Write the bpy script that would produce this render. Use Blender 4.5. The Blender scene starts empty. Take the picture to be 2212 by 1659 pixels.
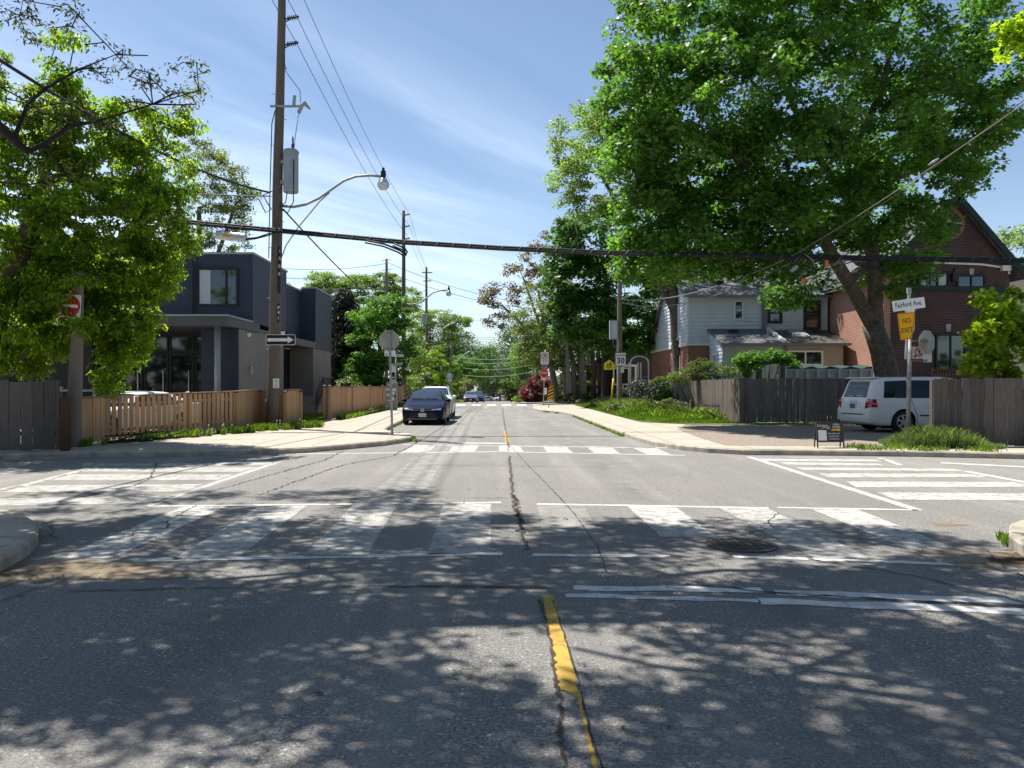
import bpy, math, random
import numpy as np
from mathutils import Vector
sc = bpy.context.scene
COL = sc.collection
R = math.radians
# ------------------------------------------------------------------ camera
# photograph measured on a 2212 x 1659 grid; vanishing point of the street at (1075, 833)
F = 1662.0; VX = 1075.0; VY = 833.0; EYE = 1.6
cam = bpy.data.cameras.new('camera'); camo = bpy.data.objects.new('camera', cam); COL.objects.link(camo)
cam.sensor_width = 36.0; cam.lens = 36.0*F/2212.0
cam.shift_x = (1106-VX)/2212.0; cam.shift_y = (VY-829.5)/2212.0
cam.clip_start = 0.1; cam.clip_end = 3000
camo.location = (0, 0, EYE); camo.rotation_euler = (R(90), 0, 0)
sc.camera = camo
# ------------------------------------------------------------------ light
SUN = Vector((-0.385, 0.33, 1.0)).normalized()
elev = math.asin(SUN.z); az = math.atan2(SUN.x, SUN.y)
w = bpy.data.worlds.new('World'); sc.world = w; w.use_nodes = True
wt = w.node_tree; wt.nodes.clear()
def wn(t): return wt.nodes.new(t)
sky = wn('ShaderNodeTexSky'); sky.sky_type = 'NISHITA'; sky.sun_disc = False
sky.sun_elevation = elev; sky.sun_rotation = az; sky.altitude = 100; sky.air_density = 1.0; sky.dust_density = 0.35; sky.ozone_density = 2.2
tc = wn('ShaderNodeTexCoord'); sep = wn('ShaderNodeSeparateXYZ'); wt.links.new(tc.outputs['Generated'], sep.inputs[0])
def wmath(op, a, b=None):
    m = wn('ShaderNodeMath'); m.operation = op
    for i, s in enumerate((a, b)):
        if s is None: continue
        if isinstance(s, (int, float)): m.inputs[i].default_value = s
        else: wt.links.new(s, m.inputs[i])
    return m.outputs[0]
zz = wmath('ADD', wmath('MAXIMUM', sep.outputs[2], 0.0), 0.07)
px_ = wmath('DIVIDE', sep.outputs[0], zz); py_ = wmath('DIVIDE', sep.outputs[1], zz)
ca, sa = math.cos(R(42)), math.sin(R(42))     # direction the cirrus streaks run
al = wmath('ADD', wmath('MULTIPLY', px_, sa), wmath('MULTIPLY', py_, ca))
ac = wmath('SUBTRACT', wmath('MULTIPLY', px_, ca), wmath('MULTIPLY', py_, sa))
def wnoise(sx, sy, ox, scale, detail, dist):
    cmb = wn('ShaderNodeCombineXYZ')
    wt.links.new(wmath('MULTIPLY', al, sx), cmb.inputs[0]); wt.links.new(wmath('MULTIPLY', ac, sy), cmb.inputs[1]); cmb.inputs[2].default_value = ox
    n = wn('ShaderNodeTexNoise'); wt.links.new(cmb.outputs[0], n.inputs['Vector'])
    n.inputs['Scale'].default_value = scale; n.inputs['Detail'].default_value = detail; n.inputs['Distortion'].default_value = dist
    n.inputs['Roughness'].default_value = 0.55
    return n.outputs[0]
def wramp(v, a, b):
    m = wn('ShaderNodeMapRange'); m.interpolation_type = 'SMOOTHSTEP'
    wt.links.new(v, m.inputs[0]); m.inputs[1].default_value = a; m.inputs[2].default_value = b
    return m.outputs[0]
c1 = wramp(wnoise(0.22, 0.95, 3.1, 1.0, 6, 0.35), 0.30, 0.66)
c2 = wramp(wnoise(0.5, 2.6, 7.7, 1.3, 7, 0.5), 0.30, 0.75)
c3 = wramp(wnoise(0.3, 0.3, 1.3, 0.9, 3, 0.2), 0.22, 0.55)
side = wramp(ac, -1.32, -1.85)                 # the streaks thin out towards the east
cl = wmath('MULTIPLY', wmath('MULTIPLY', wmath('MULTIPLY', c1, wmath('ADD', wmath('MULTIPLY', c2, 0.55), 0.45)), wmath('ADD', wmath('MULTIPLY', c3, 0.6), 0.4)), wmath('ADD', wmath('MULTIPLY', side, 0.9), 0.1))
cl = wmath('MULTIPLY', cl, 0.66)
hz = wmath('ADD', wmath('MULTIPLY', wramp(sep.outputs[2], 0.30, 0.0), 0.15), 0.03)   # thin milky veil low down
cl = wmath('MAXIMUM', cl, hz)
mix = wn('ShaderNodeMix'); mix.data_type = 'RGBA'
wt.links.new(cl, mix.inputs[0]); wt.links.new(sky.outputs[0], mix.inputs[6]); mix.inputs[7].default_value = (9.0, 10.2, 11.8, 1)
bg = wn('ShaderNodeBackground'); bg.inputs[1].default_value = 0.083
wt.links.new(mix.outputs[2], bg.inputs[0])
wo = wn('ShaderNodeOutputWorld'); wt.links.new(bg.outputs[0], wo.inputs[0])
sl = bpy.data.lights.new('sun', 'SUN'); sl.energy = 5.0; sl.angle = R(0.53); sl.color = (1.0, 0.955, 0.88)
so = bpy.data.objects.new('sun', sl); COL.objects.link(so)
so.rotation_euler = SUN.to_track_quat('Z', 'Y').to_euler(); so.location = (-30, 25, 60)
sc.view_settings.view_transform = 'Standard'; sc.view_settings.look = 'None'
sc.view_settings.exposure = 0.77; sc.view_settings.gamma = 1.0
sc.cycles.max_bounces = 8; sc.cycles.transparent_max_bounces = 12; sc.cycles.use_denoising = True
# ------------------------------------------------------------------ measuring helpers
def at(px, py, Y): return (((px-VX)*Y/F), Y, EYE-(py-VY)*Y/F)
def g(px, py, z=0.0):
    Y = (EYE-z)*F/(py-VY); return ((px-VX)*Y/F, Y, z)
def zg(y):                                     # the street falls away beyond the second junction
    t = max(0.0, y-70.0); return -0.019*t if t > 6 else -0.019*t*t/12.0 if t > 0 else 0.0
# ------------------------------------------------------------------ materials
class NT:
    def __init__(s, name):
        s.m = bpy.data.materials.new(name); s.m.use_nodes = True; s.t = s.m.node_tree; s.t.nodes.clear()
        s.out = s.t.nodes.new('ShaderNodeOutputMaterial')
    def n(s, typ, **kw):
        x = s.t.nodes.new('ShaderNode'+typ)
        for k, v in kw.items():
            if k.startswith('_'): setattr(x, k[1:], v)
            else: s.set(x, k, v)
        return x
    def set(s, x, k, v):
        i = x.inputs[int(k[1:])] if k[0] == 'i' and k[1:].isdigit() else x.inputs[k.replace('__', ' ')]
        if isinstance(v, bpy.types.NodeSocket): s.t.links.new(v, i)
        else:
            if isinstance(v, tuple) and len(v) == 3 and i.type == 'RGBA': v = v+(1,)
            i.default_value = v
    def math(s, op, a, b=0.0, c=0.0): return s.n('Math', _operation=op, i0=a, i1=b, i2=c).outputs[0]
    def pos(s): return s.n('NewGeometry').outputs['Position']
    def noise(s, scale, detail=4, vec=None, rough=0.55, dist=0.0):
        return s.n('TexNoise', Vector=vec if vec is not None else s.pos(), Scale=scale, Detail=detail, Roughness=rough, Distortion=dist).outputs[0]
    def ramp(s, v, a, b, lo=0.0, hi=1.0):
        return s.n('MapRange', i0=v, i1=a, i2=b, i3=lo, i4=hi).outputs[0]
    def mix(s, f, a, b):
        x = s.n('Mix', _data_type='RGBA'); s.set(x, 'i0', f); s.set(x, 'i6', a); s.set(x, 'i7', b); return x.outputs[2]
    def scale(s, v, k):
        x = s.n('VectorMath', _operation='MULTIPLY'); s.set(x, 'i0', v); x.inputs[1].default_value = k; return x.outputs[0]
    def bump(s, h, st, d=0.01): return s.n('Bump', Height=h, Strength=st, Distance=d).outputs[0]
    def finish(s, col, rough=0.8, bump=None, metal=0.0, spec=0.3, coat=0.0, **kw):
        p = s.n('BsdfPrincipled'); s.set(p, 'Base Color', col); s.set(p, 'Roughness', rough); s.set(p, 'Metallic', metal)
        s.set(p, 'Specular IOR Level', spec)
        if coat: s.set(p, 'Coat Weight', coat); s.set(p, 'Coat Roughness', 0.03)
        if bump is not None: s.set(p, 'Normal', bump)
        for k, v in kw.items(): s.set(p, k, v)
        s.t.links.new(p.outputs[0], s.out.inputs[0]); s.p = p; return s.m
def shade(c, k): return tuple(min(1, x*k) for x in c)
def plain(name, col, rough=0.6, var=0.18, scale=6.0, metal=0.0, spec=0.3, coat=0.0, bump=0.0, bscale=60, island=0.0, col2=None):
    s = NT(name)
    c = s.mix(s.ramp(s.noise(scale, 5), 0.3, 0.7), shade(col, 1-var), col2 or shade(col, 1+var))
    if island:
        r = s.n('NewGeometry').outputs['Random Per Island']
        c = s.mix(s.math('MULTIPLY', r, island), c, shade(col, 0.35))
    b = s.bump(s.noise(bscale, 4), bump) if bump else None
    return s.finish(c, rough, b, metal, spec, coat)
def flat(name, col, rough=0.5, **kw): return plain(name, col, rough, var=0.06, scale=9, **kw)
def wallvec(s, sx=1, sz=1):
    gm = s.n('NewGeometry'); p = s.n('SeparateXYZ', i0=gm.outputs['Position']); n = s.n('SeparateXYZ', i0=gm.outputs['Normal'])
    u = s.math('ADD', s.math('MULTIPLY', p.outputs[0], s.math('ABSOLUTE', n.outputs[1])), s.math('MULTIPLY', p.outputs[1], s.math('ABSOLUTE', n.outputs[0])))
    return s.n('CombineXYZ', i0=u, i1=p.outputs[2], i2=0.0).outputs[0]
def brick(name, a, b, mortar, sc_=1.0):
    s = NT(name); v = wallvec(s)
    t = s.n('TexBrick', Vector=v, Color1=a, Color2=b, Mortar=mortar, Scale=1.0/sc_)
    t.inputs['Mortar Size'].default_value = 0.009; t.inputs['Brick Width'].default_value = 0.225; t.inputs['Row Height'].default_value = 0.075
    t.inputs['Mortar Smooth'].default_value = 0.15; t.inputs['Bias'].default_value = -0.1
    c = s.mix(s.ramp(s.noise(1.2, 5), 0.35, 0.75, 0.0, 0.45), t.outputs[0], shade(a, 0.6))
    return s.finish(c, 0.9, s.bump(t.outputs[1], -0.5, 0.01), spec=0.15)
def wood(name, a, b, along='z', stain=0.5, rough=0.85, streak=1.0):
    s = NT(name)
    k = {'z': (14, 14, 0.9), 'x': (0.9, 14, 14), 'y': (14, 0.9, 14)}[along]
    n = s.noise(3.0*streak, 6, s.scale(s.pos(), k), 0.6, 0.4)
    c = s.mix(s.ramp(n, 0.3, 0.72), a, b)
    r = s.n('NewGeometry').outputs['Random Per Island']
    c = s.mix(s.math('MULTIPLY', r, 0.65), c, shade(a, 0.5))
    big = s.ramp(s.noise(0.9, 5), 0.52, 0.75)
    c = s.mix(s.math('MULTIPLY', big, stain), c, shade(a, 0.38))
    kn = s.n('TexVoronoi', Vector=s.scale(s.pos(), (5, 5, 2.2)), Scale=1.0).outputs[0]
    c = s.mix(s.ramp(kn, 0.1, 0.03, 0, 0.6), c, shade(a, 0.25))
    return s.finish(c, rough, s.bump(n, 0.5, 0.01), spec=0.15)
def leafmat(name, dark, mid, light, trans=0.42, rough=0.46):
    s = NT(name)
    r = s.n('NewGeometry').outputs['Random Per Island']
    cr = s.n('ValToRGB'); s.set(cr, 'i0', r); e = cr.color_ramp.elements
    e[0].color = dark+(1,); e[1].color = light+(1,); m_ = e.new(0.5); m_.color = mid+(1,)
    big = s.ramp(s.noise(0.55, 3), 0.33, 0.7, 0.6, 1.32)  # random tone masses, contrast raised to suggest lit and shaded foliage
    c = s.n('VectorMath', _operation='SCALE'); s.set(c, 'i0', cr.outputs[0]); s.set(c, 'Scale', big); c = c.outputs[0]
    p = s.n('BsdfPrincipled'); s.set(p, 'Base Color', c); s.set(p, 'Roughness', rough); s.set(p, 'Specular IOR Level', 0.42)
    tcol = s.n('VectorMath', _operation='MULTIPLY'); s.set(tcol, 'i0', c); tcol.inputs[1].default_value = (1.65, 1.7, 0.55)
    t = s.n('BsdfTranslucent', Color=tcol.outputs[0])
    mx = s.n('MixShader', i0=trans); s.t.links.new(p.outputs[0], mx.inputs[1]); s.t.links.new(t.outputs[0], mx.inputs[2])
    s.t.links.new(mx.outputs[0], s.out.inputs[0]); return s.m
def worn(name, col, keep=0.5, scale=9.0, soft=0.12, fine=70):
    """paint on asphalt: the film is really missing where it has worn through"""
    s = NT(name)
    a = s.math('ADD', s.math('MULTIPLY', s.noise(scale, 6, rough=0.65), 0.62), s.math('MULTIPLY', s.noise(fine, 3), 0.38))
    f = s.ramp(a, 0.5-keep*0.28-soft, 0.5-keep*0.28+soft)
    c = s.mix(s.ramp(s.noise(2.2, 5), 0.3, 0.75), shade(col, 0.74), col)
    d = s.n('BsdfPrincipled'); s.set(d, 'Base Color', c); s.set(d, 'Roughness', 0.75); s.set(d, 'Specular IOR Level', 0.2)
    tr = s.n('BsdfTransparent'); mx = s.n('MixShader', i0=f)
    s.t.links.new(tr.outputs[0], mx.inputs[1]); s.t.links.new(d.outputs[0], mx.inputs[2]); s.t.links.new(mx.outputs[0], s.out.inputs[0]); return s.m

def asphalt(name, base, patch):
    s = NT(name); P = s.pos(); q = s.n('SeparateXYZ', i0=P)
    fine = s.math('ADD', s.math('MULTIPLY', s.noise(130, 2, P, 0.8), 0.45), s.math('MULTIPLY', s.noise(48, 3, P, 0.8), 0.55)); mid = s.noise(20, 4, P, 0.75); big = s.noise(0.3, 6, P, 0.6); long_ = s.noise(1.0, 6, s.scale(P, (1.5, 0.10, 1)), 0.65)
    c = s.mix(s.ramp(fine, 0.40, 0.60), shade(base, 0.26), shade(base, 1.8))
    c = s.mix(s.ramp(mid, 0.58, 0.74, 0, 0.5), c, shade(base, 0.38))
    vo = s.n('TexVoronoi', Vector=P, Scale=27.0); vr = s.n('SeparateXYZ', i0=vo.outputs[1])
    c = s.mix(s.math('MULTIPLY', s.ramp(vo.outputs[0], 0.30, 0.18), s.ramp(vr.outputs[0], 0.6, 0.75)), c, (0.50, 0.485, 0.46))     # pale stones in the aggregate
    c = s.mix(s.ramp(big, 0.42, 0.66, 0, 0.6), c, patch)
    c = s.mix(s.ramp(long_, 0.48, 0.70, 0, 0.55), c, shade(base, 1.45))
    # drip line down the middle of each lane, polished tyre tracks beside it
    def band(x0, w_): return s.ramp(s.math('ABSOLUTE', s.math('SUBTRACT', q.outputs[0], x0)), w_, 0.0)
    drip = s.math('MULTIPLY', s.math('MAXIMUM', band(-1.7, 0.55), band(2.1, 0.55)), s.ramp(s.noise(1.3, 5, P), 0.4, 0.7, 0, 0.5))
    c = s.mix(drip, c, shade(base, 0.5))
    c = s.mix(s.ramp(s.noise(0.9, 7, P, 0.72), 0.58, 0.74, 0, 0.6), c, shade(base, 0.52))
    c = s.mix(s.ramp(s.noise(2.7, 6, P, 0.75), 0.66, 0.78, 0, 0.45), c, (0.13, 0.10, 0.075))
    return s.finish(c, 0.9, s.bump(s.math('ADD', fine, s.math('MULTIPLY', mid, 0.7)), 0.9, 0.014), spec=0.2)
def concrete(name, base, joint=1.5):
    s = NT(name); P = s.pos(); q = s.n('SeparateXYZ', i0=P)
    c = s.mix(s.ramp(s.noise(0.9, 6, P, 0.65), 0.3, 0.72), shade(base, 0.78), shade(base, 1.1))
    c = s.mix(s.ramp(s.noise(110, 3, P), 0.35, 0.7, 0, 0.5), c, shade(base, 0.72))
    c = s.mix(s.ramp(s.noise(4.5, 6, P, 0.7), 0.58, 0.8, 0, 0.55), c, shade(base, 0.62))
    def line(v):
        f = s.math('FRACT', s.math('DIVIDE', v, joint)); d = s.math('ABSOLUTE', s.math('SUBTRACT', f, 0.5)); return s.ramp(d, 0.480, 0.488)
    wob = s.math('MULTIPLY', s.noise(1.5, 3, P), 0.06)
    j = s.math('MAXIMUM', line(s.math('ADD', q.outputs[1], wob)), s.math('MULTIPLY', line(s.math('ADD', q.outputs[0], wob)), 0.8))
    c = s.mix(s.ramp(s.noise(0.45, 6, P, 0.7), 0.55, 0.75, 0, 0.5), c, shade(base, 0.66))
    c = s.mix(s.math('MULTIPLY', j, 0.75), c, shade(base, 0.3))
    return s.finish(c, 0.9, s.bump(s.noise(80, 4, P), 0.35, 0.01), spec=0.2)
MT = {}
MT['asphalt'] = asphalt('asphalt', (0.218, 0.208, 0.193), (0.18, 0.174, 0.166))
MT['asphalt2'] = asphalt('asphalt_side_street', (0.23, 0.22, 0.203), (0.25, 0.232, 0.205))
MT['concrete'] = concrete('concrete', (0.47, 0.415, 0.34))
MT['kerb'] = plain('kerb_concrete', (0.38, 0.335, 0.275), 0.9, 0.3, 3.5, bump=0.4)
MT['white'] = worn('road_paint_white', (0.64, 0.62, 0.575), 0.22, 7, 0.14)
MT['white_old'] = worn('road_paint_old', (0.62, 0.60, 0.56), 0.12, 6, 0.16)
MT['white_ghost'] = worn('road_paint_ghost', (0.48, 0.46, 0.43), -0.08, 4, 0.2)
MT['white_new'] = worn('road_paint_fresh', (0.70, 0.69, 0.66), 0.5, 6)
MT['yellow'] = worn('road_paint_yellow', (0.56, 0.355, 0.075), 0.42, 9)
MT['crack'] = worn('crack_dirt', (0.075, 0.06, 0.045), 0.3, 16, 0.16, 50)
MT['tar'] = worn('crack_sealant', (0.04, 0.04, 0.042), 0.3, 5, 0.2)
MT['soil'] = plain('soil', (0.11, 0.085, 0.055), 1.0, 0.35, 2.5, bump=0.5, bscale=25)
MT['sand'] = worn('road_grit', (0.36, 0.26, 0.16), 0.02, 3.2, 0.2, 40)
MT['gravel'] = plain('gravel', (0.24, 0.195, 0.15), 1.0, 0.4, 14, bump=0.8, bscale=28, col2=(0.36, 0.30, 0.24))
MT['lawn'] = plain('lawn_ground', (0.055, 0.09, 0.02), 1.0, 0.4, 3, bump=0.5, bscale=40, col2=(0.12, 0.16, 0.035))
MT['hill'] = plain('far_ground', (0.06, 0.08, 0.035), 1.0, 0.4, 0.4)
MT['cedar'] = wood('cedar_boards', (0.60, 0.385, 0.225), (0.46, 0.28, 0.155), stain=0.3)
MT['cedar_x'] = wood('cedar_rail', (0.43, 0.28, 0.17), (0.33, 0.20, 0.11), 'x', 0.25)
MT['greywood'] = wood('weathered_boards', (0.125, 0.108, 0.097), (0.215, 0.19, 0.175), stain=0.55)
MT['palewood'] = wood('silvered_boards', (0.145, 0.122, 0.104), (0.235, 0.203, 0.176), stain=0.55)
MT['darkwood'] = wood('dark_stained_post', (0.10, 0.055, 0.035), (0.15, 0.085, 0.05))
MT['pole'] = wood('utility_pole_wood', (0.235, 0.19, 0.155), (0.085, 0.064, 0.053), stain=0.6, streak=1.3)
MT['pole_grey'] = wood('old_pole_wood', (0.30, 0.25, 0.20), (0.20, 0.165, 0.135), stain=0.4)
MT['galv'] = plain('galvanised_steel', (0.33, 0.34, 0.345), 0.5, 0.12, 5, metal=0.3)
MT['alu'] = plain('aluminium', (0.55, 0.56, 0.57), 0.4, 0.15, 6, metal=0.6)
MT['alu_back'] = plain('sign_back', (0.33, 0.32, 0.27), 0.55, 0.16, 5, metal=0.3)
MT['octback'] = plain('weathered_sign_back', (0.44, 0.45, 0.43), 0.6, 0.15, 5)
MT['whitepaint'] = flat('white_paint', (0.78, 0.78, 0.77))
MT['blackpaint'] = flat('black_paint', (0.018, 0.018, 0.02))
MT['signred'] = flat('sign_red', (0.50, 0.025, 0.03))
MT['signyellow'] = flat('sign_yellow', (0.85, 0.42, 0.005))
MT['signlime'] = flat('sign_yellow_green', (0.78, 0.66, 0.03))
MT['signorange'] = flat('sign_orange', (0.80, 0.30, 0.01))
MT['postyellow'] = flat('post_yellow', (0.72, 0.42, 0.02))
MT['cable'] = flat('cable_black', (0.022, 0.022, 0.026), 0.6)
MT['cable_grey'] = flat('cable_grey', (0.20, 0.195, 0.18), 0.6)
MT['wire'] = flat('wire_metal', (0.09, 0.10, 0.11), 0.5)
MT['trafo'] = plain('transformer_paint', (0.30, 0.335, 0.36), 0.45, 0.1, 4)
MT['porcelain'] = flat('insulator_glaze', (0.035, 0.04, 0.05), 0.25)
MT['lampglass'] = plain('lamp_glass', (0.55, 0.58, 0.6), 0.15, 0.1, 5, spec=0.6)
MT['iron'] = plain('cast_iron', (0.12, 0.10, 0.085), 0.6, 0.35, 20, metal=0.4)
MT['black'] = flat('deep_black', (0.006, 0.006, 0.006), 0.9)
MT['rubber'] = flat('tyre_rubber', (0.02, 0.02, 0.021), 0.8)
MT['trim'] = flat('black_plastic', (0.014, 0.014, 0.016), 0.45)
MT['chrome'] = flat('chrome', (0.65, 0.66, 0.68), 0.15, metal=1.0)
MT['rim'] = plain('wheel_silver', (0.48, 0.48, 0.49), 0.35, 0.1, 9, metal=0.6)
def glassy(name, col, rough=0.04, gl=0.25, tint=(0.75, 0.85, 0.95), spec=0.6):
    s = NT(name); d = s.n('BsdfPrincipled'); s.set(d, 'Base Color', s.mix(s.ramp(s.noise(1.5, 3), 0.35, 0.7), shade(col, 0.6), col)); s.set(d, 'Roughness', rough); s.set(d, 'Specular IOR Level', spec)
    gy = s.n('BsdfGlossy', Color=tint, Roughness=rough); mx = s.n('MixShader', i0=gl)
    s.t.links.new(d.outputs[0], mx.inputs[1]); s.t.links.new(gy.outputs[0], mx.inputs[2]); s.t.links.new(mx.outputs[0], s.out.inputs[0]); return s.m
MT['carglass'] = glassy('car_glass', (0.02, 0.034, 0.038), gl=0.13)
MT['vanglass'] = glassy('dark_car_glass', (0.006, 0.008, 0.012), gl=0.02, spec=0.22)
MT['winglass'] = glassy('window_glass', (0.012, 0.015, 0.02), gl=0.07, spec=0.4)
MT['headlight'] = glassy('headlight_glass', (0.35, 0.37, 0.38), gl=0.35)
MT['taillight'] = glassy('taillight_red', (0.42, 0.008, 0.012), gl=0.08, tint=(1, 0.6, 0.6))
def paint(name, col, metal=0.0): return plain(name, col, 0.25, 0.04, 3, metal=metal, spec=0.25, coat=0.2)
MT['navy'] = plain('car_paint_navy', (0.004, 0.006, 0.026), 0.3, 0.04, 3, spec=0.12, coat=0.04)
MT['carwhite'] = paint('car_paint_white', (0.78, 0.79, 0.80))
MT['vanwhite'] = paint('van_paint_stone_white', (0.76, 0.75, 0.71))
MT['cargrey'] = paint('car_paint_grey', (0.16, 0.18, 0.21), 0.5)
MT['carblue'] = paint('car_paint_dark_blue', (0.03, 0.05, 0.09), 0.4)
MT['carblack'] = paint('car_paint_black', (0.015, 0.015, 0.017))
MT['carbeige'] = paint('car_paint_silver_beige', (0.45, 0.44, 0.40), 0.4)
MT['bark'] = plain('bark', (0.085, 0.068, 0.05), 0.95, 0.35, 7, bump=0.9, bscale=18, col2=(0.15, 0.125, 0.095))
MT['bark_pale'] = plain('bark_pale', (0.16, 0.14, 0.115), 0.95, 0.3, 7, bump=0.8, bscale=18)
MT['bark_dark'] = plain('bark_dark', (0.03, 0.027, 0.026), 0.95, 0.3, 7, bump=0.8, bscale=25)
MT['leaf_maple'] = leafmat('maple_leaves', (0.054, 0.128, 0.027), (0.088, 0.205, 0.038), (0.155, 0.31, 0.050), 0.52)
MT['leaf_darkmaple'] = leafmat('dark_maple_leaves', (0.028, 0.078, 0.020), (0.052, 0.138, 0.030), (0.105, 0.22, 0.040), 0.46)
MT['leaf_elder'] = leafmat('box_elder_leaves', (0.082, 0.18, 0.026), (0.165, 0.295, 0.036), (0.40, 0.47, 0.045), 0.58)
MT['leaf_pale'] = leafmat('pale_leaves', (0.09, 0.17, 0.036), (0.16, 0.26, 0.06), (0.27, 0.36, 0.09), 0.5)
MT['leaf_locust'] = leafmat('locust_leaves', (0.06, 0.085, 0.025), (0.11, 0.14, 0.04), (0.19, 0.20, 0.065), 0.5)
MT['leaf_spruce'] = leafmat('spruce_needles', (0.016, 0.024, 0.013), (0.03, 0.042, 0.022), (0.075, 0.075, 0.045), 0.15, 0.6)
MT['leaf_far'] = leafmat('far_tree_leaves', (0.02, 0.05, 0.012), (0.035, 0.085, 0.018), (0.075, 0.14, 0.028), 0.34)
MT['leaf_lime'] = leafmat('young_maple_leaves', (0.16, 0.28, 0.016), (0.28, 0.40, 0.02), (0.44, 0.52, 0.04), 0.55)
MT['leaf_olive'] = leafmat('olive_leaves', (0.065, 0.11, 0.028), (0.12, 0.175, 0.042), (0.22, 0.26, 0.07), 0.46)
MT['leaf_brown'] = leafmat('bronze_leaves', (0.07, 0.055, 0.04), (0.13, 0.10, 0.075), (0.21, 0.17, 0.125), 0.4)
MT['leaf_red'] = leafmat('red_leaves', (0.07, 0.008, 0.016), (0.14, 0.016, 0.03), (0.27, 0.035, 0.055), 0.4)
MT['leaf_shrub'] = leafmat('shrub_leaves', (0.03, 0.065, 0.012), (0.07, 0.125, 0.02), (0.17, 0.22, 0.035), 0.42)
MT['leaf_yew'] = leafmat('yew_needles', (0.008, 0.02, 0.008), (0.014, 0.034, 0.011), (0.03, 0.06, 0.02), 0.2)
MT['grass'] = leafmat('grass_blades', (0.06, 0.125, 0.014), (0.12, 0.22, 0.024), (0.22, 0.31, 0.04), 0.4, 0.6)
MT['grass_pale'] = leafmat('pale_grass_blades', (0.075, 0.125, 0.045), (0.14, 0.20, 0.075), (0.27, 0.32, 0.14), 0.4, 0.6)
MT['roof'] = None
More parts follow.
